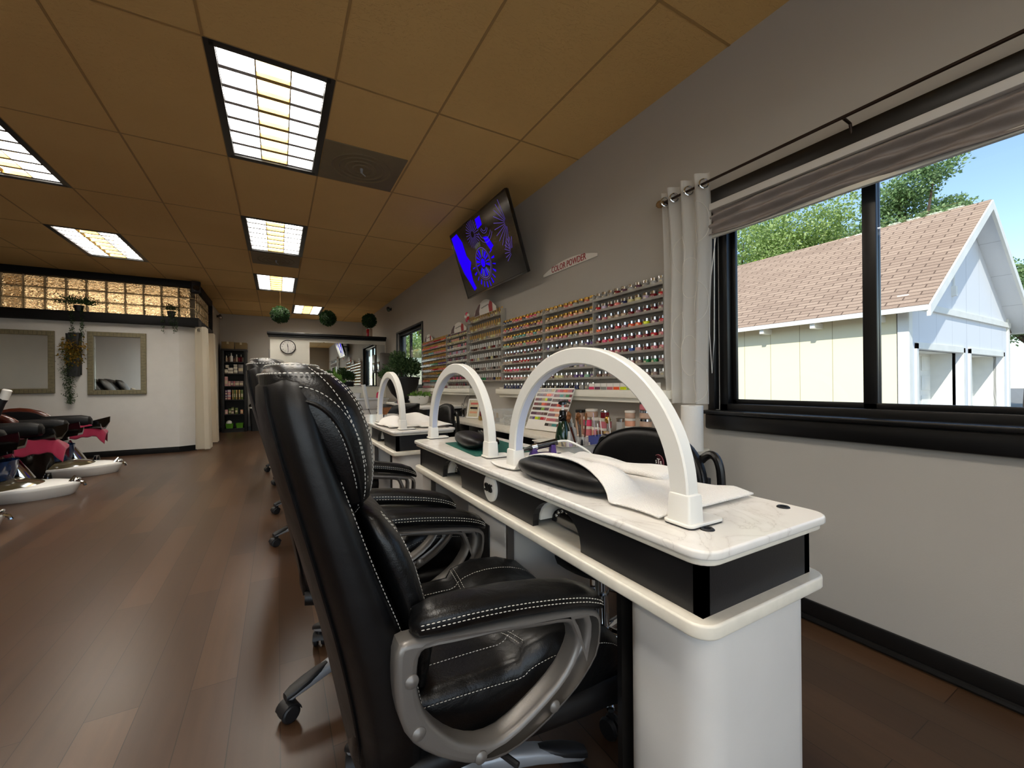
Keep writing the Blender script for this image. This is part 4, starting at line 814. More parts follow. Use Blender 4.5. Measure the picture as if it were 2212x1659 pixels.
# polish bottles: three racks further along
def bottle_mesh(name, body, cap, h, w):
    b = MB(); b.box((0, 0, h * 0.24), (w, w * 0.9, h * 0.48), None, 0.003, 1); b.mat(1); b.lathe([(w * 0.30, h * 0.48), (w * 0.33, h * 0.52), (w * 0.26, h)], seg=8); return b.mesh(name, [body, cap])
bm_ = {}
def bottle(name, body, cap, h, w, loc, label, group):
    k = (name, body, cap, h, w)
    if k not in bm_: bm_[k] = bottle_mesh(name, body, cap, h, w)
    o = bpy.data.objects.new(name, bm_[k]); COL.objects.link(o); o.location = loc; tag(o, label, 'bottle', group)
cmat('cap_yellow', '#a57a1c', 0.35); cmat('cap_white', '#d5d2cb', 0.3); cmat('cap_black', '#141214', 0.25)
Z4 = [1.04 + 0.108 * k for k in range(7)]
rack('polish_rack', 'tall clear polish rack with a red and black header, left of the powder racks', 3.55, 4.355, Z4, Z4[6] + 0.06)
PL4 = ['dark red', 'bright red', 'brown', 'black', 'emerald green', 'mauve', 'taupe', 'navy', 'gold glitter', 'hot pink']
for r, z in enumerate(Z4):
    for i in range(15):
        y = 4.33 - i * 0.0543; gold = r >= 4
        if gold: c = random.choice(['beige', 'cream', 'gold glitter', 'grey'])
        elif r == 0: c = PL4[i * len(PL4) // 15]
        else: c = random.choice(['black', 'brown', 'grey', 'dark red', 'cream', 'taupe', 'silver glitter'])
        bottle('nail_polish_bottle', 'jar ' + c, 'cap_yellow' if gold else 'cap_white', 0.078, 0.032, (XR - 0.036, y, z), '%s polish bottle, %s from left on %s shelf up, tall polish rack' % (c, ORD[i], ORD[r]), 'polish bottles on the wall racks')
Z5 = [0.963 + 0.078 * k for k in range(9)]
rack('polish_rack', 'low clear polish rack of pale tubes, left of the tall headed one', 4.39, 5.05, Z5[1:], Z5[8] + 0.05)
for r, z in enumerate(Z5):
    for i in range(12):
        y = 5.02 - i * 0.0545; c = random.choice([['dark red', 'brown', 'black'], ['hot pink', 'dark red'], ['grey', 'taupe', 'dark red'], ['mauve', 'grey', 'black'], ['dusty plum', 'dark red', 'grey'], ['rose pink', 'lilac', 'grey'], ['navy', 'beige', 'rose pink'], ['black', 'brown', 'peach'], ['black', 'dark red', 'brown']][r])
        bottle('nail_polish_bottle', 'jar cream' if r in (7, 8) else 'cap_white', 'jar ' + c, 0.062, 0.036, (XR - 0.036, y, z), 'pale bottle, %s cap, %s from left on %s shelf up, low rack' % (c, ORD[i], ORD[r]), 'polish bottles on the wall racks')
rack('polish_rack', 'low clear polish rack of yellow capped bottles, next to the far window', 5.06, 6.09, Z5[1:], Z5[8] + 0.05)
for r, z in enumerate(Z5):
    for i in range(18):
        y = 6.06 - i * 0.0575; c = [['rose pink', 'beige', 'mauve'], ['coral orange', 'teal', 'brown'], ['taupe', 'brown', 'emerald green'], ['dark red', 'bright red', 'coral pink'], ['dark red', 'emerald green', 'violet'], ['brown', 'dusty plum', 'dark red'], ['dusty plum', 'teal', 'rose pink', 'coral pink'], ['coral orange', 'hot pink', 'peach'], ['coral pink', 'rose pink', 'bright red', 'coral orange']][r]; c = c[i * len(c) // 18]
        bottle('gel_bottle', 'jar ' + c, 'cap_yellow' if r else 'cap_white', 0.066, 0.042, (XR - 0.036, y, z), '%s gel bottle, %s cap, %s from left on %s shelf up, farthest rack' % (c, 'yellow' if r else 'white', ORD[i], ORD[r]), 'gel bottles on the farthest rack')
def header(y, z, w, h, label):
    t = thing('header_card', label, 'sign', (XR - 0.05, y, z))
    arc = [(-w / 2 + w * i / 16, h * math.sin(PI * (0.08 + 0.84 * i / 16))) for i in range(17)]
    b = MB(); b.curve2d([[(-w / 2, 0)] + arc + [(w / 2, 0)]], 0.004, FX(0, 0, 0)); b.obj('card', 'white_matt', t)
    b = MB(); b.curve2d([[(-w / 2 + 0.004, 0.003), (-w * 0.42, h * 0.42), (-w * 0.26, h * 0.78), (-w * 0.20, h * 0.80), (-w * 0.26, h * 0.3), (-w * 0.24, 0.003)]], 0.002, FX(-0.003, 0, 0)); b.obj('dark_photo', 'dark_red', t)
    b = MB(); b.curve2d([[(w * 0.22, 0.003), (w * 0.18, h * 0.5), (w * 0.24, h * 0.8), (w * 0.34, h * 0.62), (w * 0.36, 0.003)]], 0.002, FX(-0.003, 0, 0)); b.obj('red_stripe', 'sign_red', t)
    b = MB(); b.tube([FX(-0.003, 0, 0) @ Vector((-w * 0.16 + w * 0.34 * i / 30, h * (0.46 + 0.05 * math.sin(i * 1.25) + 0.004 * i), 0)) for i in range(31)], 0.002, 5); b.obj('flourish', 'black_matt', t)
header(3.93, Z4[6] + 0.06, 0.52, 0.15, 'large arched header card in red, black and white on the tall polish rack'); header(4.67, Z5[8] + 0.05, 0.5, 0.12, 'arched red and black header card above the low rack of pale tubes'); header(5.80, Z5[8] + 0.05, 0.36, 0.10, 'smallest arched header card, nearest the far window')
t = thing('paper_flower', 'pink and white paper bow at the left corner of the tall polish rack', 'decoration', (XR - 0.05, 4.38, Z4[6] + 0.09))
for i, (m, a) in enumerate((('white_matt', 0.3), ('jar hot pink', 1.4), ('white_matt', 2.6), ('jar bright red', 3.6), ('jar hot pink', 4.8))):
    b = MB(); b.sphere((-0.01, 0.035 * math.cos(a), 0.035 * math.sin(a)), (0.012, 0.03, 0.022), 12, 8); b.obj('petal', m, t)
t = thing('wall_outlet', 'white power outlet on the wall at the left end of the long shelf', 'outlet', (XR, 3.66, 0.925))
b = MB(); b.span((-0.006, -0.036, -0.05), (0, 0.036, 0.05), 0.003); b.obj('plate', 'wall_white', t); b = MB(); b.span((-0.035, -0.016, -0.005), (-0.005, 0.016, 0.03), 0.005); b.obj('plug', 'white', t)
b = MB()
for z in (-0.022,): b.span((-0.008, -0.012, z - 0.012), (-0.005, 0.012, z + 0.012), 0.002)
b.obj('socket', 'gunmetal', t)
# ================================================================== technicians' side: counters and what stands on them
CZ = 0.66
t = thing('work_counter', 'long white counter along the wall below the powder racks', 'counter', (1.73, 2.8, 0))
b = MB(); b.span((-0.225, -1.435, CZ - 0.028), (0.22, 1.42, CZ), 0.004); b.obj('worktop', 'ledge', t)
for y0 in (-1.38, -0.45, 0.48):
    b = MB(); b.span((-0.10, y0, 0.0), (0.21, y0 + 0.88, CZ - 0.03), 0.003); c = b.obj('cabinet', 'black_matt', t)
    for k in range(2):
        b = MB(); b.span((-0.112, y0 + 0.01 + k * 0.435, 0.03), (-0.10, y0 + 0.435 + k * 0.435, CZ - 0.05), 0.002); b.obj('door', 'black_trim', c)
t = thing('work_counter', 'farther white counter with black front under the far window', 'counter', (1.68, 5.5, 0))
b = MB(); b.span((-0.26, -0.95, 0.725), (0.265, 0.85, 0.755), 0.004); b.obj('worktop', 'white_matt', t); b = MB(); b.span((-0.2, -0.9, 0.0), (0.26, 0.83, 0.726), 0.003); b.obj('cabinet', 'black_matt', t)

# colour swatch board leaning on the wall
t = thing('swatch_board', 'white display board with rows of coloured nail tips, leaning on the wall', 'display board', (1.672, 2.50, CZ + 0.004), math.radians(7))
BT = RY(math.radians(24)); Bw, Bh = 0.39, 0.332
def bp(u, v, d): return BT @ Vector((-d, -u, v))
b = MB(); b.add([bp(u, v, d) for d in (0, 0.012) for (u, v) in ((-Bw / 2, 0), (Bw / 2, 0), (Bw / 2, Bh), (-Bw / 2, Bh))], [(3, 2, 1, 0), (4, 5, 6, 7), (0, 1, 5, 4), (1, 2, 6, 5), (2, 3, 7, 6), (3, 0, 4, 7)]); b.obj('board', 'white_matt', t, smooth=0)
SW = [['brown', 'dusty plum', 'black', 'grey', 'gold glitter'], ['dark red', 'hot pink', 'bright red', 'coral orange', 'coral pink', 'rose pink', 'dusty plum'], ['brown', 'dusty plum', 'dark red', 'coral orange', 'rose pink'], ['dark red', 'mauve', 'teal', 'grey', 'emerald green', 'dark red'], ['dark red', 'dusty plum', 'gold glitter', 'neon yellow', 'dark red', 'black'], ['brown', 'black', 'dusty plum', 'black', 'rose pink'], ['dark red', 'brown', 'coral orange', 'bright red', 'dark red'], ['dark red', 'coral orange', 'bright red', 'brown'], ['brown', 'black', 'lime green', 'dusty plum'], ['coral pink', 'peach', 'brown'], ['dusty plum', 'mauve', 'brown'], ['mauve', 'peach', 'coral orange'], ['grey', 'violet', 'neon yellow', 'lime green', 'bright red', 'rose pink'], ['coral pink', 'rose pink', 'taupe', 'brown'], None, ['black', 'grey', 'teal', 'dark red', 'gold glitter']]
for k, pal in enumerate(SW):
    if not pal: continue
    col, r = k % 2, k // 2; u0 = -Bw / 2 + 0.012 + col * Bw / 2; v = Bh - 0.03 - r * 0.0375 - 0.004 * col
    b = MB(); n = 15; mats = ['jar ' + c for c in pal]
    for i in range(n):
        u = u0 + (Bw / 2 - 0.02) * i / (n - 1); b.mat(min(len(pal) - 1, int(i * len(pal) / n + random.uniform(-0.3, 0.3)) if i else 0))
        hh = 0.023; b.add([bp(uu, vv, d) for d in (0.0125, 0.0145) for (uu, vv) in ((u, v), (u + 0.0095, v), (u + 0.0095, v + hh * 0.85), (u + 0.0048, v + hh), (u, v + hh * 0.85))], [(5, 6, 7, 8, 9), (0, 1, 6, 5), (1, 2, 7, 6), (2, 3, 8, 7), (3, 4, 9, 8), (4, 0, 5, 9)])
    b.obj('swatch_strip', mats, t, smooth=0)

# stacks of jars on the counter
cmat('jar nude', '#b99a86', 0.35); cmat('lid_white', '#d9d4cb', 0.35)
def pot(name, label, loc, r, h, body, lid, cat='jar', group='powder jars stacked on the counter', lh=0.35):
    o = thing(name, label, cat, loc, 0, group); b = MB(); b.lathe([(r * 0.9, 0), (r, 0.003), (r, h * (1 - lh)), (r * 0.92, h * (1 - lh) + 0.002)], seg=20); b.obj('body', body, o)
    b = MB(); b.lathe([(r * 0.95, h * (1 - lh) + 0.002), (r * 1.02, h * (1 - lh) + 0.004), (r * 1.02, h - 0.003), (r * 0.95, h)], seg=20); b.obj('lid', lid, o); return o
pot('powder_jar', 'tall nude jar with a black lid, left end of the counter stacks', (1.80, 2.235, CZ), 0.033, 0.165, 'jar nude', 'black_trim', lh=0.13)
for (lab, y, z, r, h, bd, ld) in (('pink jar with white lid, bottom left of the counter stack', 2.145, 0, 0.036, 0.062, 'jar rose pink', 'lid_white'), ('green grey jar with white lid, bottom middle of the counter stack', 2.065, 0, 0.034, 0.062, 'jar nude', 'lid_white'), ('nude jar with white lid, bottom right of the counter stack', 1.985, 0, 0.036, 0.062, 'jar nude', 'lid_white'),
                                ('hot pink jar with white lid, middle of the left counter stack', 2.145, 0.062, 0.036, 0.062, 'jar hot pink', 'lid_white'), ('green labelled jar, between two pink jars in the counter stack', 2.065, 0.062, 0.034, 0.062, 'jar grey', 'lid_white'), ('rose jar with white lid, below the small red jar', 1.985, 0.062, 0.038, 0.062, 'jar rose pink', 'lid_white'),
                                ('wide nude jar on top of the left counter stack', 2.115, 0.124, 0.04, 0.052, 'jar nude', 'lid_white'), ('small red jar with silver lid on top of the right stack', 1.99, 0.124, 0.027, 0.052, 'jar dark red', 'chrome')):
    pot('powder_jar', lab, (1.80, y, CZ + z), r, h, bd, ld)
for k, (bd, ld, lab) in enumerate((('jar beige', 'lid_white', 'beige jar, bottom of the short stack near the curtain'), ('jar nude', 'lid_white', 'nude jar, second of the short stack near the curtain'), ('jar peach', 'lid_white', 'peach jar, third of the short stack near the curtain'), ('jar nude', 'lid_white', 'nude jar, topmost of the short stack near the curtain'))): pot('powder_jar', lab, (1.79, 1.765, CZ + k * 0.046), 0.030, 0.046, bd, ld)
for k, (bd, ld, lab) in enumerate((('clear_bottle', 'chrome', 'clear jar, bottom of the tall silver lidded stack'), ('clear_bottle', 'chrome', 'clear jar, second of the tall silver lidded stack'), ('jar nude', 'chrome', 'pale jar, third of the tall silver lidded stack'), ('jar nude', 'chrome', 'pale jar, fourth of the tall silver lidded stack'), ('jar rose pink', 'chrome', 'pink jar on top of the tall silver lidded stack'))): pot('powder_jar', lab, (1.80, 1.655, CZ + k * 0.048), 0.034, 0.048, bd, ld, lh=0.4)
o = thing('glass_jar', 'small clear glass jar beside the short stack near the curtain', 'jar', (1.80, 1.85, CZ)); b = MB(); b.lathe([(0.026, 0), (0.028, 0.004), (0.028, 0.11), (0.026, 0.115)], seg=18); b.obj('body', 'clear', o); b = MB(); b.lathe([(0.029, 0.112), (0.029, 0.13), (0.027, 0.132)], seg=18); b.obj('lid', 'steel', o)
o = thing('gold_bell', 'small gold knob headed tool among the jars', 'tool', (1.74, 1.90, CZ)); b = MB(); b.lathe([(0.02, 0), (0.02, 0.01), (0.006, 0.014), (0.006, 0.1)], seg=14); b.obj('stem', 'steel', o); b = MB(); b.sphere((0, 0, 0.122), (0.018, 0.018, 0.024)); b.obj('knob', 'gold', o)
for i, (c, y, x) in enumerate((('rose pink', 1.95, 1.70), ('brown', 1.90, 1.68), ('gold glitter', 1.86, 1.70), ('beige', 1.82, 1.68), ('brown', 1.74, 1.69), ('mauve', 1.70, 1.68))):
    o = tag(MB().box((0, 0, 0.03), (0.03, 0.04, 0.06), None, 0.005).obj('polish_box', 'jar ' + c, None, (x, y, CZ), 35), '%s little box, %s from the left in the row before the jar stacks' % (c, ORD[i]), 'box', 'little boxes before the jar stacks')
# paper towel roll
o = thing('paper_towel_roll', 'white paper towel roll standing by the corner of the big window', 'paper towel', (1.82, 1.372, CZ), 0.4)
b = MB(); b.lathe([(0.016, 0.002), (0.050, 0.0), (0.0525, 0.002), (0.0525, 0.226), (0.050, 0.228), (0.017, 0.226), (0.016, 0.002)], seg=40, capb=False, capt=False); b.obj('paper', 'paper', o)
b = MB(); b.lathe([(0.0165, 0.0), (0.0165, 0.226), (0.0145, 0.226), (0.0145, 0.0)], seg=20, capb=False, capt=False); b.obj('core', 'cardboard', o)

# white trolley with bottles and tools, between the table and the wall counter
TY = 1.60
t = thing('trolley', 'cream plastic trolley tray crowded with bottles and brushes', 'trolley', (1.215, 1.63, 0))
def tray(z0, z1): 
    b = MB(); W, L = 0.105, 0.145; secs = [[(p[0], p[1], z) for p in rrect(2 * W + e, 2 * L + e, 0.04)] for (z, e) in ((z0, -0.02), (z1, 0.0), (z1 + 0.004, 0.012), (z1 + 0.004, 0.0), (z1 - 0.004, -0.008), (z0 + 0.008, -0.026))]
    b.loft(secs, capb=True); return b
tray(0.645, 0.715).obj('top_tray', 'ledge', t); tray(0.30, 0.36).obj('lower_tray', 'ledge', t)
for (x, y) in ((-0.08, -0.12), (0.08, -0.12), (-0.08, 0.12), (0.08, 0.12)):
    b = MB(); b.cyl((x, y, 0.0), (x, y, 0.65), 0.011, seg=10); b.obj('post', 'lamp_white', t)
ZT = 0.654
o = thing('pump_bottle', 'dark green bottle with a black pump on the cream trolley', 'bottle', (1.205, 1.63, ZT), 0.5)
b = MB(); b.lathe([(0.034, 0), (0.038, 0.004), (0.038, 0.075), (0.036, 0.10), (0.028, 0.14), (0.019, 0.165), (0.017, 0.17)], seg=28); b.obj('body', 'bottle_green', o)
b = MB(); b.lathe([(0.0385, 0.012), (0.0385, 0.07)], seg=28, capb=False, capt=False); b.obj('label', 'label_cream', o)
b = MB(); b.lathe([(0.019, 0.168), (0.021, 0.172), (0.021, 0.19), (0.017, 0.195), (0.017, 0.215), (0.012, 0.22)], seg=20); b.obj('collar', 'black_gloss', o)
b = MB(); b.cyl((0, 0, 0.22), (0, 0, 0.245), 0.0065, seg=10); b.obj('stem', 'white', o)
b = MB(); b.lathe([(0.008, 0.243), (0.022, 0.25), (0.021, 0.258), (0.012, 0.264)], seg=18); b.tube([(0, 0, 0.257), (0.03, -0.012, 0.259), (0.046, -0.018, 0.252)], [0.009, 0.007, 0.005], 8); b.obj('pump_head', 'black_gloss', o)
o = thing('squeeze_bottle', 'clear squeeze bottle with a pointed white cap beside the green one', 'bottle', (1.272, 1.655, ZT))
b = MB(); b.lathe([(0.028, 0), (0.031, 0.004), (0.031, 0.115), (0.026, 0.128), (0.014, 0.134)], seg=22); b.obj('body', 'clear_bottle', o); b = MB(); b.lathe([(0.016, 0.132), (0.017, 0.15), (0.010, 0.153), (0.009, 0.165), (0.003, 0.19)], seg=16); b.obj('nozzle', 'white', o)
b = MB()
for k in range(7): b.box((-0.029, -0.009, 0.09 - k * 0.010), (0.003, 0.016 - 0.004 * (k % 2), 0.0025), RZ(0.3))
b.obj('print', 'sign_red', o)
def small_bottle(loc, label, body, cap, r, h, name='small_bottle'):
    o = thing(name, label, 'bottle', loc, 0, 'small bottles on the trolley'); b = MB(); b.lathe([(r * 0.9, 0), (r, 0.002), (r, h * 0.55), (r * 0.5, h * 0.64)], seg=16); b.obj('body', body, o); b = MB(); b.lathe([(r * 0.5, h * 0.62), (r * 0.52, h * 0.66), (r * 0.3, h)], seg=12); b.obj('cap', cap, o)
small_bottle((1.135, 1.60, ZT), 'small dark labelled bottle at the left front of the trolley', 'black_gloss', 'cap_white', 0.015, 0.09); small_bottle((1.185, 1.555, ZT), 'white cone topped bottle before the green pump bottle', 'jar lilac', 'cap_white', 0.017, 0.125)
small_bottle((1.215, 1.535, ZT), 'small clear bottle in the middle of the trolley front', 'clear_bottle', 'cap_white', 0.012, 0.075); small_bottle((1.245, 1.535, ZT), 'black dropper bottle at the trolley front', 'black_gloss', 'cap_black', 0.013, 0.085); small_bottle((1.285, 1.53, ZT), 'tiny white dropper bottle by the blue box', 'white', 'cap_white', 0.011, 0.07); small_bottle((1.158, 1.53, ZT), 'grey labelled bottle beside the white cone topped one', 'jar grey', 'cap_white', 0.013, 0.09)
o = thing('tweezers', 'steel tweezers leaning at the left corner of the trolley', 'tool', (1.132, 1.53, ZT)); b = MB()
b.tube([(0.012, 0, 0.0), (0.0, 0, 0.05), (-0.022, 0.0, 0.115)], [0.003, 0.004, 0.0015], 6); b.tube([(0.020, 0, 0.0), (0.006, 0, 0.05), (-0.021, 0.0, 0.115)], [0.003, 0.004, 0.0015], 6); b.obj('prongs', 'steel', o)
# cup of brushes
o = thing('brush_cup', 'clear cup of nail brushes behind the trolley front', 'cup', (1.292, 1.595, ZT)); b = MB(); b.lathe([(0.030, 0), (0.034, 0.09), (0.0325, 0.09), (0.0285, 0.003)], seg=20, capt=False); b.obj('wall', 'clear', o)
for i, (dx, dy, L, col) in enumerate(((-0.03, 0.01, 0.20, 'dark'), (-0.018, 0.02, 0.215, 'brown'), (0.0, 0.0, 0.205, 'tan'), (0.012, 0.018, 0.19, 'fan'), (0.022, -0.005, 0.20, 'short'), (-0.008, -0.015, 0.185, 'thin'))):
    p = thing('nail_brush', '%s bristled nail brush in the cup, %s from the left' % (col, ORD[i]), 'brush', (1.292, 1.595, ZT + 0.004), 0, 'brushes in the clear cup')
    a = Vector((dx * 0.5, dy * 0.5, 0)); e = Vector((dx * 1.9 - 0.02, dy * 1.9, L)); d = (e - a).normalized()
    b = MB(); b.tube([a, a + d * L * 0.7], [0.003, 0.0045], 8); b.obj('handle', 'steel' if i % 2 else 'wood', p); b = MB(); b.tube([a + d * L * 0.7, a + d * L * 0.82], [0.0045, 0.006], 8); b.obj('ferrule', 'steel', p)
    b = MB(); b.tube([a + d * L * 0.82, a + d * L * 0.92, a + d * L], [0.006, 0.013 if i < 4 else 0.007, 0.004], 10); b.obj('bristles', 'wood_handle', p)
# blue box holding files
o = thing('blue_box', 'blue upright box of nail files behind the black stool back', 'box', (1.375, 1.50, 0.525), 0.1)
b = MB(); b.span((-0.06, -0.07, 0.0), (0.06, -0.066, 0.225)); b.span((-0.06, 0.066, 0.0), (0.06, 0.07, 0.225)); b.span((-0.06, -0.07, 0), (-0.056, 0.07, 0.225)); b.span((0.056, -0.07, 0), (0.06, 0.07, 0.225)); b.span((-0.06, -0.07, 0), (0.06, 0.07, 0.004)); b.obj('box', 'blue', o)
t = thing('side_cart', 'low white cart under the blue box', 'cart', (1.42, 1.50, 0)); b = MB(); b.span((-0.07, -0.12, 0.495), (0.075, 0.12, 0.524), 0.006); b.obj('shelf', 'white_matt', t)
for (x, y) in ((-0.055, -0.1), (0.06, -0.1), (-0.055, 0.1), (0.06, 0.1)): b = MB(); b.cyl((x, y, 0), (x, y, 0.5), 0.01, seg=10); b.obj('post', 'white_matt', t)
for i, (dx, dy, L, w, m, lab) in enumerate(((-0.03, 0.03, 0.33, 0.022, 'jar lilac', 'pale rounded nail file standing in the blue box'), (-0.015, 0.0, 0.30, 0.018, 'white', 'white nail file behind the pale one'), (0.02, -0.02, 0.31, 0.034, 'white', 'white card with black lettering in the blue box'), (0.0, 0.04, 0.28, 0.012, 'steel', 'steel pusher standing in the blue box'))):
    o = thing('nail_file', lab, 'nail file', (1.375 + dx, 1.50 + dy, 0.531), 0.9); b = MB(); q = MB(); q.curve2d([rrect(w, L, w * 0.45)], 0.003, TR(0, L / 2, 0)); b.add([RX(PI / 2 - 0.08) @ Vector(v) for v in q.v], q.f); b.obj('blade', m, o)
    if i == 2: b = MB(); b.text('GLOSS', 0.022, 0.001, RX(PI / 2 - 0.08) @ TR(0, L * 0.82, 0.0025) @ RZ(PI / 2)); b.obj('print', 'black_trim', o)

# things at the far part of the counter
o = thing('framed_card', 'small white framed price card on the far part of the counter', 'frame', (1.72, 3.86, CZ + 0.003), math.radians(-62))
b = MB(); q = MB(); q.curve2d([rrect(0.15, 0.20, 0.005), rrect(0.125, 0.172, 0.003)], 0.014, TR(0, 0.10, 0)); q2 = MB(); A_ = RX(PI / 2 - 0.25); b.add([A_ @ Vector(v) for v in q.v], q.f); b.obj('frame', 'white', o)
b = MB(); q = MB(); q.box((0, 0.10, -0.002), (0.128, 0.176, 0.004)); b.add([A_ @ Vector(v) for v in q.v], q.f); c = b.obj('card', 'label_cream', o)
for k, m in enumerate(('jar coral pink', 'jar black', 'jar peach')):
    b = MB(); q = MB(); q.box((0, 0.15 - 0.045 * k, 0.001), (0.09, 0.02, 0.002)); b.add([A_ @ Vector(v) for v in q.v], q.f); b.obj('printed_patch', m, c)
o = thing('wire_stand', 'tiny wire stand holding black clips on the counter', 'stand', (1.72, 4.12, CZ)); b = MB(); b.lathe([(0.035, 0), (0.035, 0.004)], seg=16); b.obj('base', 'silver', o)
b = MB(); b.tube([(0, 0, 0.004), (0, 0.0, 0.09), (0.0, -0.02, 0.12), (0.0, 0.0, 0.145), (0, 0.022, 0.12), (0, 0.0, 0.095)], 0.003, 8); b.obj('wire', 'chrome', o)
for s in (-1, 1): b = MB(); b.box((0, s * 0.03, 0.04), (0.02, 0.022, 0.075), RX(0.3 * s), 0.004); b.obj('clip', 'black_gloss', o)
for i in range(8):
    c = ['gold glitter', 'hot pink', 'brown', 'dark red', 'gold glitter', 'coral pink', 'brown', 'grey'][i]
    bottle('nail_polish_bottle', 'jar ' + c, 'cap_yellow' if i % 2 else 'jar dark red', 0.085, 0.034, (1.70 + 0.035 * (i % 2), 3.62 - 0.040 * i, CZ), '%s polish bottle, %s from left beside the framed card on the counter' % (c, ORD[i]), 'polish bottles on the counter')
for i, (y, h, lab) in enumerate(((3.17, 0.13, 'clear lidded box, taller one on the counter'), (2.97, 0.09, 'clear box of tips, nearer one beside the swatch board'))):
    o = thing('clear_box', lab, 'box', (1.74, y, CZ)); b = MB(); b.span((-0.09, -0.085, 0), (0.09, 0.085, h), 0.006); b.obj('box', 'clear', o); b = MB(); b.span((-0.094, -0.089, h - 0.012), (0.094, 0.089, h + 0.003), 0.004); b.obj('lid', 'clear', o)
    b = MB()
    for k in range(26): b.box((random.uniform(-0.07, 0.07), random.uniform(-0.065, 0.065), 0.008 + random.random() * h * 0.45), (0.02, 0.012, 0.004), RZ(random.random() * 6))
    q = b.obj('nail_tips', 'white', o); q['kind'] = 'stuff'
t = thing('cable', 'thin grey cables hanging from the far white shelf to the counter', 'cable', (1.93, 4.33, 0)); 
for dy in (0.0, 0.12): b = MB(); b.tube(smoothpts([(-0.005, dy * 0.5, 0.90), (-0.03, dy, 0.86), (-0.035, dy + 0.05, 0.78), (-0.05, dy * 1.2, 0.70), (-0.10, dy, CZ + 0.006)], 2), 0.0035, 6); b.obj('strand', 'gunmetal', t)

# ================================================================== on the manicure tables
TZ = DT + 0.0008
def cushion_(name, label, loc, rz, L, w, h):
    o = thing(name, label, 'hand rest', loc, rz); b = MB(); secs = []
    N = 22
    for i in range(N + 1):
        s = -1 + 2 * i / N; k = max(0.02, (1 - abs(s) ** 3.2)) ** 0.5
        secs.append([(p[0], s * L / 2, h / 2 + p[1] * 1.0) for p in sup((0, 0), w / 2 * k, h / 2 * k, 2.6, 24)])
    b.loft(secs); q = b.obj('cushion', 'leather_matt', o, smooth=180)
    b = MB(); b.tube([(w * 0.10 * 0 - w * 0.16, s, h * (0.5 + 0.5 * max(0.02, 1 - abs(s / (L / 2)) ** 3.2) ** 0.5) - 0.004) for s in [L * (-0.44 + 0.88 * i / 20) for i in range(21)]], 0.002, 6); b.obj('seam', 'leather', q)
CU = (0.645, 0.872, 0.37, 0.105, 0.058)
cushion_('hand_rest', 'black hand rest cushion half covered by the white towel', (CU[0], CU[1], TZ), math.radians(4), CU[2], CU[3], CU[4])
cushion_('hand_rest', 'bare black hand rest cushion on the green mat', (0.705, 1.605, TZ + 0.003), math.radians(-10), 0.32, 0.105, 0.058)
o = thing('cutting_mat', 'dark green mat under the bare black cushion', 'mat', (0.755, 1.56, TZ), math.radians(-4)); b = MB(); slab(b, -0.12, 0.13, -0.20, 0.19, 0, 0.0025, 0.01, 0.0005); b.obj('mat', 'mat', o)
# towel over the cushion
def cush_h(x, y):
    s = (y - CU[1]) / (CU[2] / 2 + 0.012); u = (x - CU[0]) / (CU[3] / 2 + 0.03)
    if abs(s) >= 1: return 0
    k = (1 - abs(s) ** 3.0) ** 0.5
    return (CU[4] + 0.003) * k * max(0.0, 1 - abs(u) ** 3.2) ** 0.8
def towel_main(u, v):
    y = 0.545 + 0.675 * v; x1 = 0.932 - 0.012 * math.sin(v * 9); s = max(0.0, 1 - ((y - CU[1]) / 0.205) ** 2)
    x0 = 0.612 + 0.030 * s ** 0.7 + 0.014 * math.sin(v * 11 + 1) * (1 - s) + 0.02 * max(0, v - 0.93) * 10 * 0.2
    x = x0 + (x1 - x0) * u
    z = max(cush_h(x, y), 0.0) + 0.004 + 0.0035 * (1 + math.sin(u * 13 + v * 4) * math.sin(v * 17)) * (0.4 + u * 0.4) + 0.008 * max(0, 1 - abs(v - 0.06) * 14) * u + 0.014 * max(0, 1 - ((v - 0.28) / 0.10) ** 2) * max(0, 1 - ((u - 0.35) / 0.3) ** 2)
    return (x, y, DT + z)
o = thing('towel', 'white terry towel spread over the cushion on the nearest table', 'towel', (0, 0, 0)); b = MB(); b.sheet(towel_main, 64, 110, 0.0035, (0, 0, 1)); b.obj('cloth', 'towel', o, smooth=180)
def fold(u, v):
    y = 0.735 + 0.375 * v; x = 0.845 + 0.082 * u + 0.01 * math.sin(v * 5) - 0.02 * v; z = 0.016 + 0.016 * (1 - (2 * u - 1) ** 4) ** 0.5 + 0.003 * math.sin(v * 14 + u * 3) + 0.004 * math.sin(u * 9)
    return (x, y, DT + z)
o = thing('towel', 'white folded towel strip lying on the spread towel', 'towel', (0, 0, 0)); b = MB(); b.loft([[(0.888 - 0.02 * v + 0.006 * math.sin(v * 7) + p[0] * k, 0.735 + 0.375 * v, DT + 0.020 + 0.003 * math.sin(v * 12) + p[1] * k + 0.004 * math.sin(p[0] * 60 + v * 6)) for p in sup((0, 0), 0.042, 0.0115, 3.0, 32)] for (v, k) in [(0.0, 0.8)] + [(i / 40, 1.0) for i in range(1, 40)] + [(1.0, 0.8)]]); b.obj('cloth', 'towel', o, smooth=80)
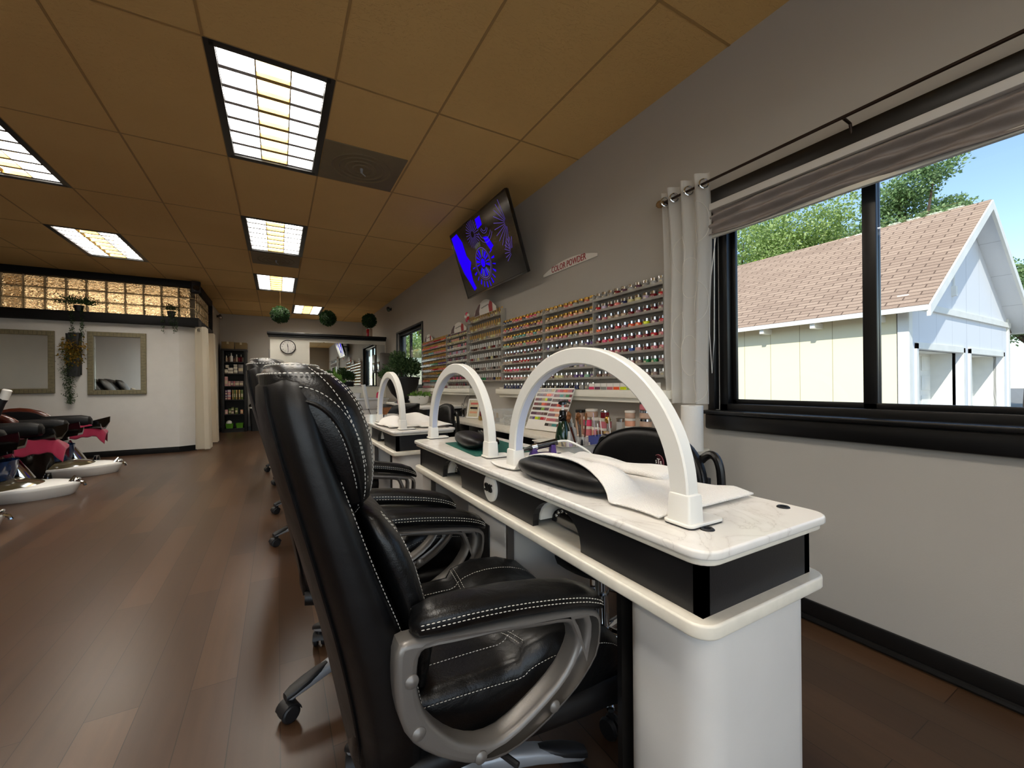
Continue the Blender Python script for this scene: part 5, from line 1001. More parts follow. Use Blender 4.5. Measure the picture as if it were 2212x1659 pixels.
# nail drill in its purple cradle
o = thing('nail_drill', 'purple cradle with a black and steel nail drill on the nearest table', 'nail drill', (0.822, 1.232, TZ), math.radians(-24))
b = MB(); b.curve2d([[(-0.05, 0), (0.05, 0), (0.047, 0.008), (0.042, 0.045), (0.028, 0.045), (0.024, 0.016), (-0.020, 0.016), (-0.024, 0.030), (-0.040, 0.030), (-0.047, 0.008)]], 0.042, TR(0, 0, 0) @ Matrix(((1, 0, 0, 0), (0, 0, -1, 0), (0, 1, 0, 0), (0, 0, 0, 1))), 0.002); b.obj('cradle', 'purple', o)
b = MB(); b.tube([(-0.022, 0, 0.038), (0.052, 0, 0.054)], [0.0115, 0.012], 16); b.obj('handle', 'black_gloss', o); b = MB(); b.tube([(-0.038, 0, 0.0345), (-0.020, 0, 0.0385)], [0.0125, 0.0125], 16); b.obj('ring', 'chrome', o)
b = MB(); b.tube([(-0.038, 0, 0.0345), (-0.055, 0, 0.0305), (-0.062, 0, 0.029), (-0.075, 0, 0.026)], [0.010, 0.007, 0.006, 0.005], 14); b.obj('nose', 'black_gloss', o); b = MB(); b.tube([(-0.075, 0, 0.026), (-0.088, 0, 0.023), (-0.105, 0, 0.019)], [0.006, 0.0035, 0.002], 10); b.obj('bit', 'silver', o)
b = MB(); b.tube(smoothpts([(0.05, 0, 0.054), (0.085, 0.0, 0.058), (0.12, -0.02, 0.045), (0.16, -0.04, 0.02), (0.165, -0.05, 0.004)], 3), 0.004, 8); b.obj('cord', 'lamp_white', o)
# tool rack at the far end of the first table
o = thing('tool_tray', 'low black tool rack lying behind the bare cushion', 'tool rack', (0.845, 1.72, TZ), math.radians(-18))
b = MB(); b.span((-0.03, -0.14, 0.0), (0.03, 0.14, 0.022), 0.006); b.obj('tray', 'black_gloss', o)
for k in range(5): b = MB(); b.tube([(-0.02 + 0.01 * k, -0.15 + 0.01 * k, 0.03), (-0.03 + 0.014 * k, 0.12, 0.034)], [0.003, 0.0045], 8); b.obj('tool', 'steel' if k % 2 else 'black_matt', o)
b = MB(); b.tube([(0.01, -0.13, 0.03), (0.01, -0.15, 0.055), (-0.01, -0.135, 0.03)], 0.003, 6); b.obj('hook', 'chrome', o)
o = thing('smartphone', 'thin dark phone lying at the far side of the nearest table', 'phone', (0.90, 1.06 + 0.19, TZ), 0.4); b = MB(); slab(b, -0.016, 0.016, -0.008, 0.008, 0, 0.004, 0.004, 0.001); b.obj('body', 'black_gloss', o)
# second table: lumpy towels, dust brush
def lump(x0, x1, y0, y1, bumps, ph):
    def f(u, v):
        x = x0 + (x1 - x0) * u + 0.012 * math.sin(v * 6 + ph); y = y0 + (y1 - y0) * v + 0.012 * math.sin(u * 5 + ph)
        z = 0.004 + 0.004 * (1 + math.sin(u * 9 + ph) * math.sin(v * 11))
        for (bx, by, rx, ry, h) in bumps: z += h * max(0, 1 - ((x - bx) / rx) ** 2 - ((y - by) / ry) ** 2) ** 0.7
        return (x, y, DT + z)
    return f
o = thing('towel', 'white towel humped over a cushion at the front of the second table', 'towel', (0, 0, 0)); b = MB(); b.sheet(lump(0.575, 0.76, 2.52, 2.92, [(0.655, 2.74, 0.08, 0.19, 0.052)], 0.4), 40, 60, 0.004, (0, 0, 1)); b.obj('cloth', 'towel', o, smooth=180)
o = thing('towel', 'wide white towel draped over the far side of the second table', 'towel', (0, 0, 0)); b = MB(); b.sheet(lump(0.745, 0.945, 2.44, 3.12, [(0.82, 2.86, 0.12, 0.24, 0.058), (0.9, 2.6, 0.1, 0.2, 0.012)], 2.1), 40, 70, 0.005, (0, 0, 1)); b.obj('cloth', 'towel', o, smooth=180)
o = thing('dust_brush', 'fluffy amber brush with black tips standing on the second table', 'brush', (0.70, 3.18, TZ)); b = MB(); b.lathe([(0.022, 0), (0.022, 0.012), (0.012, 0.018), (0.014, 0.045)], seg=18); b.obj('handle', 'chrome', o)
b = MB(); b.lathe([(0.014, 0.043), (0.034, 0.075), (0.052, 0.098)], seg=24); b.obj('bristles', 'wood_handle', o); b = MB(); b.lathe([(0.052, 0.098), (0.057, 0.106), (0.05, 0.116), (0.025, 0.121)], seg=24); b.obj('tips', 'black_matt', o)

# ================================================================== technicians' chairs
def stool(name, label, loc, rz, logo):
    t = thing(name, label, 'chair', loc, rz)        # local -x is the front, the back stands at +x
    b = MB(); secs = [[(-0.02 + p[0], p[1], z) for p in sup((0, 0), 0.20 * k, 0.235 * k, 2.6, 36)] for (z, k) in ((0.405, 0.84), (0.415, 0.95), (0.44, 1.0), (0.475, 1.0), (0.497, 0.93), (0.505, 0.72))]
    b.loft(secs); b.obj('seat', 'leather_matt', t, smooth=180)
    def bx(y, z): return 0.225 - 0.75 * y * y
    b = MB(); secs = []
    for (d, k) in ((-0.030, 0.62), (-0.033, 0.85), (-0.026, 0.955), (-0.012, 1.0), (0.010, 1.0), (0.020, 0.95), (0.024, 0.7)):
        secs.append([(bx(p[0], p[1]) + d, p[0], 0.665 + p[1]) for p in sup((0, 0), 0.275 * k, 0.165 * k, 2.25, 48)])
    b.loft(secs); bk = b.obj('backrest', 'leather_matt', t, smooth=180)
    b = MB(); b.tube([(bx(p[0], p[1]) - 0.012, p[0], 0.665 + p[1]) for p in sup((0, 0), 0.277, 0.167, 2.25, 48) + [sup((0, 0), 0.277, 0.167, 2.25, 48)[0]]], 0.004, 6); b.obj('piping', 'leather', bk)
    for s in (-1, 1): b = MB(); b.tube(smoothpts([(0.06, s * 0.16, 0.41), (0.19, s * 0.22, 0.40), (0.225, s * 0.285, 0.48), (0.215, s * 0.295, 0.70), (0.21, s * 0.285, 0.765), (0.215, s * 0.25, 0.775), (0.20, s * 0.22, 0.74)], 2), 0.013, 10); b.obj('back_tube', 'black_trim', t)
    for s in (-1, 1): b = MB(); b.span((0.19, s * 0.235 - 0.03, 0.62), (0.205, s * 0.235 + 0.035, 0.70), 0.003); b.obj('back_bracket', 'black_matt', t)
    b = MB(); b.cyl((-0.02, 0, 0.12), (-0.02, 0, 0.41), 0.024, seg=16); b.obj('gas_lift', 'chrome', t)
    for i in range(5):
        a = math.radians(20 + 72 * i); d = Vector((math.cos(a), math.sin(a), 0)); o0 = Vector((-0.02, 0, 0)); b = MB(); b.tube([o0 + d * 0.02 + Vector((0, 0, 0.14)), o0 + d * 0.15 + Vector((0, 0, 0.125)), o0 + d * 0.27 + Vector((0, 0, 0.075))], [0.02, 0.017, 0.012], 12); b.obj('base_leg', 'chrome', t)
        b = MB(); c = o0 + d * 0.275
        for s in (-1, 1): b.lathe([(0.008, 0.009), (0.026, 0.008), (0.03, 0.0), (0.026, -0.008), (0.008, -0.009)], seg=20, T=Matrix.Translation(c + Vector((0, 0, 0.030))) @ RZ(a + 0.8) @ TR(0, s * 0.012, 0) @ RX(PI / 2))
        b.cyl(c + Vector((0, 0, 0.045)), c + Vector((0, 0, 0.075)), 0.008, seg=8); b.obj('caster', 'rubber', t)
    b = MB(); b.tube([(-0.02 + 0.17 * math.cos(a), 0.17 * math.sin(a), 0.205) for a in [2 * PI * i / 32 for i in range(33)]], 0.009, 8); b.obj('foot_ring', 'chrome', t)
    if logo:
        T = Matrix.Translation((bx(-0.07, 0) - 0.034, -0.066, 0.717)) @ RZ(math.radians(-6)) @ Matrix(((0, 0, -1, 0), (-1, 0, 0, 0), (0, 1, 0, 0), (0, 0, 0, 1)))
        C = [(0.026 * math.cos(a), 0.028 * math.sin(a)) for a in [2 * PI * i / 36 for i in range(36)]]
        b = MB(); b.curve2d([C], 0.003, T); l = b.obj('logo_patch', 'dark_red', bk); b = MB(); b.tube([T @ Vector((p[0] * 1.02, p[1] * 1.02, 0.002)) for p in C + C[:1]], 0.0009, 5); b.obj('logo_ring', 'rose', bk) if 'rose' in M else b.obj('logo_ring', cmat('rose', '#c07a80'), bk)
        for (tx, sz, du, dv) in (('S', 0.017, -0.0125, 0.001), ('T', 0.027, 0.0, 0.004), ('R', 0.017, 0.0125, 0.001), ('BEAUTY', 0.0095, 0, -0.0165)): b = MB(); b.text(tx, sz, 0.001, T @ TR(du, dv, 0.0025)); b.obj('logo_lettering', 'white_matt', bk)
    return t
stool('stool', 'black stool with a wide oval back and a round red badge, behind the nearest table', (1.0, 1.105, 0), math.radians(-3), True)
stool('stool', 'black wide backed chair on the right behind the second table', (1.12, 3.55, 0.0), math.radians(-4), False)
def barrel(label, loc, rz):
    t = thing('barrel_chair', label, 'chair', loc, rz)
    b = MB(); secs = [[(p[0], p[1], z) for p in sup((0, 0), 0.22 * k, 0.23 * k, 2.6, 32)] for (z, k) in ((0.36, 0.9), (0.38, 1), (0.44, 1), (0.46, 0.85))]; b.loft(secs); b.obj('seat', 'leather_matt', t, smooth=180)
    def sh(u, v):
        a = -1.9 + 3.8 * u; r = 0.25 + 0.03 * v; return (r * math.cos(a), r * 1.1 * math.sin(a), 0.36 + (0.44 - 0.10 * abs(a / 1.9) ** 2.5) * v)
    b = MB(); g = [[Vector(sh(i / 40, j / 8)) for j in range(9)] for i in range(41)]
    secs = [[g[i][j] for i in range(41)] + [g[i][j] * 1.0 + Vector((-0.04 * math.cos(-1.9 + 3.8 * i / 40), -0.04 * math.sin(-1.9 + 3.8 * i / 40), -0.0)) for i in range(40, -1, -1)] for j in range(9)]
    b.loft(secs); b.obj('back_shell', 'leather_matt', t, smooth=120)
    b = MB(); b.lathe([(0.2, 0), (0.21, 0.01), (0.05, 0.03), (0.03, 0.05), (0.03, 0.36)], seg=24); b.obj('pedestal', 'chrome', t)
    return t
barrel('black rounded tub chair, the farther one beyond the second table', (1.09, 4.55, 0), 0.1)
# ================================================================== clock partition and what is around it
o = thing('wall_mirror_panel', 'wide frameless mirror on the white partition', 'mirror', (1.235, YP - 0.006, 1.43)); b = MB(); b.span((-0.70, -0.004, -0.44), (0.70, 0.004, 0.41)); b.obj('glass', 'mirror', o, smooth=0)
b = MB()
for x in (-0.45, 0.45):
    b = MB(); b.span((x - 0.012, -0.007, 0.402), (x + 0.012, 0.004, 0.418)); b.obj('clip', 'chrome', o)
o = thing('wall_clock', 'round white wall clock with a dark rim on the partition', 'clock', (0.172, YP - 0.002, 1.735)); T = RX(PI / 2)
b = MB(); b.lathe([(0.128, 0.0), (0.130, 0.02), (0.122, 0.03), (0.116, 0.022)], seg=40, T=T, capb=True, capt=False); b.obj('rim', 'black_matt', o); b = MB(); b.lathe([(0.0, 0.0205), (0.118, 0.0205)], seg=40, T=T, capb=False, capt=False); b.obj('face', 'white_matt', o)
for k in range(12):
    a = PI / 2 - 2 * PI * (k + 1) / 12; b = MB(); b.text(str(k + 1), 0.030, 0.001, T @ TR(0.095 * math.cos(a), 0.095 * math.sin(a), 0.022)); b.obj('numeral', 'black_trim', o)
for (a, L, w) in ((math.radians(98), 0.062, 0.007), (math.radians(-88), 0.09, 0.005)):
    b = MB(); b.curve2d([[(0, -w), (L, -w * 0.5), (L, w * 0.5), (0, w)]], 0.001, T @ TR(0, 0, 0.0235) @ RZ(a)); b.obj('hand', 'black_trim', o)
o = thing('trinket_box', 'small red and tan box on the partition cap, below the right leaf ball', 'box', (1.62, YP + 0.0, 2.0)); b = MB(); b.span((-0.045, -0.03, 0), (0.0, 0.03, 0.15), 0.004); b.obj('red_side', 'jar bright red', o); b = MB(); b.span((0.0, -0.03, 0), (0.065, 0.03, 0.165), 0.004); b.obj('tan_side', 'jar beige', o)
for i, (x, r, lab) in enumerate(((0.047, 0.145, 'left leafy topiary ball hanging from the ceiling'), (0.785, 0.137, 'middle leafy topiary ball hanging from the ceiling'), (1.490, 0.130, 'right leafy topiary ball hanging near the far window'))):
    z = (2.215, 2.205, 2.21)[i]; t = thing('topiary_ball', lab, 'plant', (x, 8.0, z), i * 1.3, 'hanging topiary balls')
    b = MB(); b.sphere((0, 0, 0), r * 0.8, 20, 14); b.obj('core', 'leaf_dark', t)
    b = MB(); pts = []
    for k in range(1500):
        d = Vector((random.gauss(0, 1), random.gauss(0, 1), random.gauss(0, 1))).normalized(); pts.append(d * r * random.uniform(0.76, 0.95))
    leaves(b, pts, 0.026, 0, 0.6, (0, 0, 0)); b.obj('leaves', 'boxwood', t, smooth=0); b = MB(); b.cyl((0, 0, r * 0.8), (0, 0, H - z), 0.0006, seg=5); b.obj('string', 'tbar', t)
# vanity with basin
t = thing('vanity', 'white vanity cabinet with a basin below the partition mirror', 'cabinet', (1.32, 8.33, 0))
b = MB(); b.span((-0.52, -0.24, 0.0), (0.52, 0.31, 0.73), 0.004); b.obj('body', 'white_matt', t); b = MB(); b.span((-0.54, -0.27, 0.73), (0.54, 0.315, 0.765), 0.006); b.obj('worktop', 'white', t)
for k in range(3): b = MB(); b.span((-0.5 + k * 0.335, -0.255, 0.56), (-0.5 + k * 0.335 + 0.325, -0.24, 0.71), 0.003); b.obj('drawer', 'white_matt', t)
for k in range(3): b = MB(); b.span((-0.5 + k * 0.335, -0.255, 0.09), (-0.5 + k * 0.335 + 0.325, -0.24, 0.545), 0.003); b.obj('door', 'white_matt', t)
b = MB(); b.loft([[(-0.14 + p[0], 0.0 + p[1], z) for p in rrect(w, d, 0.06)] for (w, d, z) in ((0.34, 0.30, 0.765), (0.38, 0.34, 0.86), (0.40, 0.36, 0.865), (0.36, 0.32, 0.862), (0.30, 0.26, 0.80))]); b.obj('basin', 'white', t)
b = MB(); b.tube(smoothpts([(-0.14, 0.2, 0.765), (-0.14, 0.2, 0.93), (-0.14, 0.17, 0.98), (-0.14, 0.08, 0.96), (-0.14, 0.07, 0.93)], 2), 0.012, 10); b.obj('tap', 'chrome', t)
o = thing('soap_bottle', 'pink soap bottle on the vanity', 'bottle', (1.70, 8.2, 0.765)); b = MB(); b.lathe([(0.05, 0), (0.055, 0.01), (0.05, 0.09), (0.02, 0.12)], seg=18); b.obj('body', 'jar hot pink', o); b = MB(); b.lathe([(0.02, 0.118), (0.022, 0.14), (0.012, 0.16)], seg=14); b.obj('cap', 'white', o)
o = thing('hand_dryer_wand', 'pale wand shaped appliance on a cord before the vanity', 'appliance', (1.36, 7.6, 0.60), 0.0); b = MB(); b.tube([(0.03, 0, 0.0), (-0.05, 0, 0.42)], [0.03, 0.035], 14); b.obj('wand', 'lamp_white', o); b = MB(); b.tube(smoothpts([(0.03, 0, 0.0), (0.08, 0, -0.15), (0.1, 0.05, -0.45), (0.1, 0.1, -0.6)], 2), 0.006, 6); b.obj('cord', 'gunmetal', o)
b = MB(); b.tube([(0.05, 0.03, 0.05), (0.05, 0.03, -0.59)], 0.012, 8); b.lathe([(0.12, -0.6), (0.12, -0.585), (0.02, -0.575)], (0.05, 0.03, 0), 20); b.obj('stand', 'lamp_white', o)
o = thing('towel_dispenser', 'dark grey paper dispenser on the right wall by the partition', 'dispenser', (XR, 8.50, 1.46)); b = MB(); b.span((-0.20, -0.16, -0.19), (0, 0.16, 0.19), 0.02); b.obj('case', 'gunmetal', o); b = MB(); b.span((-0.206, -0.12, -0.15), (-0.198, 0.12, 0.02), 0.006); b.obj('window', 'black_gloss', o)
# plants by the far window
def shrub_pot(name, label, loc, pot_prof, potmat, foliage, leaf, n, size, droop=0.0, stems=()):
    t = thing(name, label, 'plant', loc); b = MB(); b.lathe(pot_prof, seg=36, capt=False); b.obj('pot', potmat, t)
    zt = max(p[1] for p in pot_prof); rt = pot_prof[-1][0]; b = MB(); b.lathe([(0, zt - 0.03), (rt * 0.96, zt - 0.03)], seg=24, capb=False, capt=False); b.obj('soil', 'soil', t)
    b = MB(); pts = []
    for (cx, cy, cz, rx, ry, rz) in foliage:
        for k in range(n):
            d = Vector((random.gauss(0, 1), random.gauss(0, 1), random.gauss(0, 1))).normalized() * random.random() ** 0.4; pts.append((cx + d.x * rx, cy + d.y * ry, cz + d.z * rz))
    leaves(b, pts, size, droop, 0.42, (0, 0, zt - 0.02)); b.obj('foliage', leaf, t, smooth=0)
    if stems:
        b = MB()
        for s in stems: b.tube(smoothpts(s, 2), 0.006, 6)
        b.obj('stems', 'bark', t)
    return t
shrub_pot('potted_shrub', 'big black bowl pot with a leafy shrub in front of the far window', (1.54, 5.85, 0.756), [(0.09, 0), (0.12, 0.006), (0.075, 0.04), (0.085, 0.06), (0.16, 0.14), (0.215, 0.25), (0.225, 0.33), (0.235, 0.335), (0.238, 0.36), (0.225, 0.362)], 'black_matt',
          [(0, 0, 0.46, 0.27, 0.25, 0.14), (-0.06, 0, 0.60, 0.13, 0.13, 0.12), (0.13, 0.02, 0.50, 0.13, 0.12, 0.12), (-0.20, 0, 0.40, 0.12, 0.1, 0.06), (0.02, 0.0, 0.52, 0.2, 0.18, 0.12)], 'leaf', 800, 0.042, 0, [[(0, 0, 0.33), (-0.03, 0, 0.45), (-0.06, 0, 0.6)], [(0, 0, 0.33), (0.06, 0.01, 0.42), (0.13, 0.02, 0.52)], [(0, 0, 0.33), (-0.1, 0, 0.38), (-0.2, 0, 0.41)]])
t = shrub_pot('bowl_planter', 'low white ceramic planter with flat green leaves beside the shrub', (1.56, 5.15, 0.756), [(0.07, 0), (0.085, 0.004), (0.11, 0.03), (0.125, 0.10), (0.125, 0.112), (0.115, 0.112)], 'white', [(0, 0, 0.125, 0.12, 0.12, 0.012)], 'leaf_light', 120, 0.05)
shrub_pot('spiky_plant', 'small spiky light green plant on the vanity, by the mirror', (0.93, 8.42, 0.765), [(0.06, 0), (0.07, 0.005), (0.09, 0.13), (0.085, 0.132)], 'black_matt', [(0, 0, 0.30, 0.12, 0.10, 0.16)], 'leaf_light', 130, 0.13)
shrub_pot('potted_plant', 'dark potted plant at the left of the vanity mirror', (0.66 + 0.18, 8.52, 0.765), [(0.08, 0), (0.09, 0.005), (0.12, 0.16), (0.115, 0.165)], 'black_matt', [(0, 0, 0.36, 0.16, 0.13, 0.17)], 'leaf', 800, 0.042)
o = thing('pink_bottle', 'tall pink bottle beside the pedestal of the big pot', 'bottle', (1.42, 5.55, 0.756)); b = MB(); b.lathe([(0.03, 0), (0.032, 0.005), (0.032, 0.1), (0.018, 0.115)], seg=16); b.obj('body', 'jar rose pink', o); b = MB(); b.lathe([(0.018, 0.113), (0.02, 0.15), (0.018, 0.152)], seg=14); b.obj('cap', 'jar violet', o)
o = thing('tent_card', 'small dark triangular tent card by the white planter', 'card', (1.47, 5.22, 0.756), -0.5); b = MB(); b.loft([[(-0.001, -0.06, 0), (0.001, 0.06, 0), (0.03, 0.06, 0), (0.03, -0.06, 0)], [(0.014, -0.01, 0.14), (0.014, 0.01, 0.14), (0.016, 0.01, 0.14), (0.016, -0.01, 0.14)]]); b.obj('card', 'gunmetal', o)

# ================================================================== passage: bookcase and its contents
BX0, BX1, BY0, BY1 = -1.075, -0.60, 11.03, 11.385
t = thing('bookcase', 'tall black bookcase with six shelves at the end of the passage', 'bookcase', ((BX0 + BX1) / 2, (BY0 + BY1) / 2, 0)); hw, hd = (BX1 - BX0) / 2, (BY1 - BY0) / 2
for s in (-1, 1): b = MB(); b.span((s * hw, -hd, 0), (s * (hw - 0.055), hd, 1.80), 0.003); b.obj('side_panel', 'black_matt', t)
b = MB(); b.span((-hw, hd - 0.012, 0), (hw, hd, 1.8)); b.obj('back_panel', 'black_matt', t); b = MB(); b.span((-hw - 0.008, -hd - 0.01, 1.80), (hw + 0.008, hd, 1.845), 0.004); b.obj('top_panel', 'black_matt', t)
SHZ = [0.085, 0.40, 0.72, 1.02, 1.30, 1.56]
for z in SHZ: b = MB(); b.span((-hw + 0.05, -hd, z - 0.022), (hw - 0.05, hd - 0.01, z), 0.002); b.obj('shelf', 'black_matt', t)
b = MB(); b.span((-hw + 0.05, -hd + 0.01, 0), (hw - 0.05, -hd + 0.025, 0.066)); b.obj('plinth', 'black_matt', t)
bx0, yb = BX0 + 0.06, 11.13
def bookbox(x, w, z, h, m, name, label, cat, group, d=0.16):
    o = thing(name, label, cat, (bx0 + x + w / 2, yb, z + 0.001), 0, group); b = MB(); b.span((-w / 2 + 0.002, -d / 2, 0), (w / 2 - 0.002, d / 2, h), 0.004); b.obj('carton', m, o); b = MB(); b.span((-w / 2 + 0.008, -d / 2 - 0.0015, h * 0.25), (w / 2 - 0.008, -d / 2, h * 0.6)); b.obj('label', 'label_cream', o)
for i, (x, m, h, r) in enumerate(((0.03, 'jar beige', 0.14, 0.022), (0.075, 'jar brown', 0.17, 0.02), (0.12, 'cap_white', 0.20, 0.03), (0.175, 'jar brown', 0.12, 0.022), (0.22, 'jar beige', 0.17, 0.022), (0.265, 'jar dark red', 0.15, 0.022), (0.305, 'jar dark red', 0.17, 0.02), (0.34, 'jar beige', 0.15, 0.016))):
    o = thing('bottle', '%s bottle on the top bookcase shelf, %s from the left' % (m.replace('jar ', '').replace('cap_', ''), ORD[i]), 'bottle', (bx0 + x, yb, SHZ[5] + 0.001), 0, 'bottles on the top bookcase shelf'); b = MB(); b.lathe([(r * 0.9, 0), (r, 0.004), (r, h * 0.62), (r * 0.4, h * 0.72)], seg=14); b.obj('body', m, o); b = MB(); b.lathe([(r * 0.42, h * 0.7), (r * 0.45, h * 0.74), (r * 0.4, h)], seg=12); b.obj('cap', 'cap_black' if i % 2 else 'cap_white', o)
for i, (x, z, w) in enumerate([(0.0, k * 0.025, 0.06) for k in range(4)] + [(0.06, k * 0.025, 0.10) for k in range(5)] + [(0.165, k * 0.025, 0.075) for k in range(8)] + [(0.012, 0.125 + k * 0.018, 0.065) for k in range(3)]):
    bookbox(x, w, SHZ[4] + z, 0.024 if z < 0.2 else 0.017, 'white_matt' if i % 3 else 'gunmetal', 'paper_pack', '', 'paper pack', 'white paper packs on the second bookcase shelf')
    COL.objects[-1]
packs = [o for o in COL.objects if o.name.startswith('paper_pack')]
for i, o in enumerate(packs): o['label'] = 'flat white paper pack, %s in the piles on the second bookcase shelf' % ORD[i]
bookbox(0.25, 0.10, SHZ[4], 0.2, 'gunmetal', 'carton', 'upright dark grey box right of the white paper packs', 'box', 'boxes in the bookcase')
for i, (x, w, h, m, lab) in enumerate(((0.0, 0.06, 0.21, 'jar pale pink', 'tall pale pink box at the left of the third shelf'), (0.06, 0.05, 0.11, 'jar pale pink', 'first low pale pink box on the third shelf'), (0.11, 0.05, 0.11, 'jar mauve', 'second low pinkish box on the third shelf'), (0.16, 0.03, 0.11, 'jar rose pink', 'narrow rose box in the middle of the third shelf'), (0.19, 0.08, 0.11, 'jar taupe', 'first olive grey box on the third shelf'), (0.27, 0.08, 0.11, 'jar taupe', 'second olive grey box at the right of the third shelf'))): bookbox(x, w, SHZ[3], h, m, 'carton', lab, 'box', 'boxes in the bookcase')
for k in range(4):
    bookbox(0.005, 0.045, SHZ[2] + k * 0.055, 0.053, 'jar violet' if k % 2 else 'jar mauve', 'carton', 'purple box in the left pile on the fourth shelf, %s from the bottom' % ORD[k], 'box', 'boxes in the bookcase'); bookbox(0.052, 0.06, SHZ[2] + k * 0.055, 0.053, 'jar lilac' if k % 2 else 'jar rose pink', 'carton', 'pink box in the second pile on the fourth shelf, %s from the bottom' % ORD[k], 'box', 'boxes in the bookcase')
for k, (x, w, m) in enumerate(((0.135, 0.03, 'jar gold glitter'), (0.17, 0.03, 'leaf_box'), (0.205, 0.03, 'jar gold glitter'), (0.255, 0.035, 'jar gold glitter'), (0.295, 0.05, 'leaf_box'))):
    cmat('leaf_box', '#5a6a2c', 0.5); bookbox(x, w, SHZ[2], 0.215, m, 'carton', 'upright green and tan box on the fourth shelf, %s from the left' % ORD[k], 'box', 'boxes in the bookcase')
for k, (x, m, h, z) in enumerate(((0.0, 'jar pale pink', 0.10, 0), (0.065, 'leaf_box', 0.12, 0), (0.115, 'jar taupe', 0.075, 0), (0.115, 'leaf_box', 0.07, 0.077), (0.185, 'leaf_box', 0.13, 0), (0.285, 'jar peach', 0.09, 0))):
    bookbox(x, 0.055, SHZ[1] + z, h, m, 'carton', 'small %s box on the fifth shelf, %s from the left' % (m.replace('jar ', '').replace('leaf_box', 'green'), ORD[k]), 'box', 'boxes in the bookcase')
cmat('green_basket', '#5fa02c', 0.4)
for k, x in enumerate((0.01, 0.20)):
    o = thing('basket', 'bright green plastic basket on the lowest shelf, %s' % ('left' if k == 0 else 'right'), 'basket', (bx0 + x + 0.07, yb, SHZ[0] + 0.001), 0, 'green baskets in the bookcase'); b = MB(); b.loft([[(p[0], p[1], z) for p in rrect(w, d, 0.02)] for (w, d, z) in ((0.12, 0.16, 0), (0.145, 0.19, 0.10), (0.15, 0.195, 0.105), (0.138, 0.183, 0.10), (0.112, 0.152, 0.006))]); b.obj('tub', 'green_basket', o)
    if k == 0:
        o = thing('cloth', 'white cloth heaped in the left green basket', 'cloth', (bx0 + x + 0.06, yb, SHZ[0] + 0.10)); b = MB(); b.sphere((0, 0, 0.02), (0.055, 0.07, 0.055), 14, 9); b.obj('heap', 'towel', o)
for i, (x, w, h) in enumerate(((-1.075, 0.235, 0.16), (-0.815, 0.215, 0.15))):
    o = thing('cardboard_box', 'brown cardboard box on top of the bookcase, %s' % ('left' if i == 0 else 'right'), 'box', (x + w / 2, 11.2, 1.846), 0.03 * (1 - 2 * i), 'cardboard boxes on the bookcase'); b = MB(); b.span((-w / 2, -0.13, 0), (w / 2, 0.13, h), 0.003); b.obj('carton', 'cardboard', o); b = MB(); b.span((-0.02, -0.132, h - 0.05), (0.02, 0.131, h + 0.001)); b.obj('tape', 'label_cream', o)
t = thing('trash_bin', 'tall black bin with a flat lid beside the bookcase', 'bin', (-0.40, 11.15, 0)); b = MB(); b.loft([[(p[0], p[1], z) for p in rrect(w, w * 0.9, 0.04)] for (w, z) in ((0.26, 0), (0.31, 0.54), (0.315, 0.55))]); b.obj('body', 'black_matt', t); b = MB(); b.loft([[(p[0], p[1], z) for p in rrect(w, w * 0.9, 0.04)] for (w, z) in ((0.33, 0.55), (0.33, 0.585), (0.27, 0.62))]); b.obj('lid', 'black_gloss', t); b = MB(); b.loft([[(p[0], p[1], z) for p in rrect(w, w * 0.9, 0.04)] for (w, z) in ((0.318, 0.515), (0.322, 0.55))]); b.obj('liner', 'white_matt', t)
t = thing('broom', 'straw broom hanging upside up behind the chairs, red tipped handle', 'broom', (-0.35, 11.33, 0)); b = MB(); b.cyl((0.02, 0, 1.0), (0.09, 0.0, 1.46), 0.012, seg=10); b.obj('handle', 'wood', t); b = MB(); b.cyl((0.088, 0, 1.44), (0.105, 0, 1.56), 0.018, 0.014, 10); b.obj('tip', 'red', t)
b = MB(); b.loft([[(0.02 + k * x + dx, y * 0.3, z) for (x, y) in sup((0, 0), 1, 0.09, 3, 20)] for (k, dx, z) in ((0.03, 0.0, 1.02), (0.09, -0.01, 0.94), (0.19, -0.03, 0.78))]); b.obj('straw', 'straw', t)
o = thing('light_switch', 'small grey panel at the left edge of the white partition', 'panel', (-0.117, YP + 0.05, 1.53)); b = MB(); b.span((-0.025, -0.05, -0.16), (0, 0.05, 0.16), 0.004); b.obj('box', 'gunmetal', o)
# doorway curtains
t = thing('door_curtain_rod', 'dark rod over the curtained doorway of the passage', 'curtain rod', (XS + 0.06, 8.7, 1.90)); b = MB(); b.cyl((0, -0.62, 0), (0, 0.62, 0), 0.01, seg=10); b.obj('rod', 'rod', t); 
for y in (-0.45, 0.5): b = MB(); b.tube([(0, y, 0), (-0.06, y, 0.0)], 0.008, 6); b.obj('bracket', 'rod', t)
def door_curtain(label, yc, w, ph):
    t = thing('door_curtain', label, 'curtain', (XS + 0.06, yc, 0), 0, 'cream curtains in the passage doorway')
    def f(u, v): k = 0.75 + 0.25 * (1 - v); return (0.02 + 0.10 * k * math.sin(u * 2 * PI * 3 + ph) + 0.05 * (1 - v) * 0.5, (-w / 2 + w * u) * (0.9 + 0.2 * (1 - v)), 0.03 + 1.92 * v)
    b = MB(); b.sheet(f, 60, 16); b.obj('panel', 'curtain', t, smooth=180)
    for u in (0.16, 0.5, 0.84): y = (-w / 2 + w * u) * 0.9; b = MB(); b.tube([(0.022 * math.cos(a), y, 1.90 + 0.022 * math.sin(a)) for a in [2 * PI * i / 20 for i in range(21)]], 0.004, 6); b.obj('grommet', 'rod', t)
door_curtain('near cream curtain panel gathered at the doorway by the mirrors', 8.20, 0.36, 0.3); door_curtain('far cream curtain panel gathered at the doorway, before the bookcase', 9.06, 0.26, 1.2)

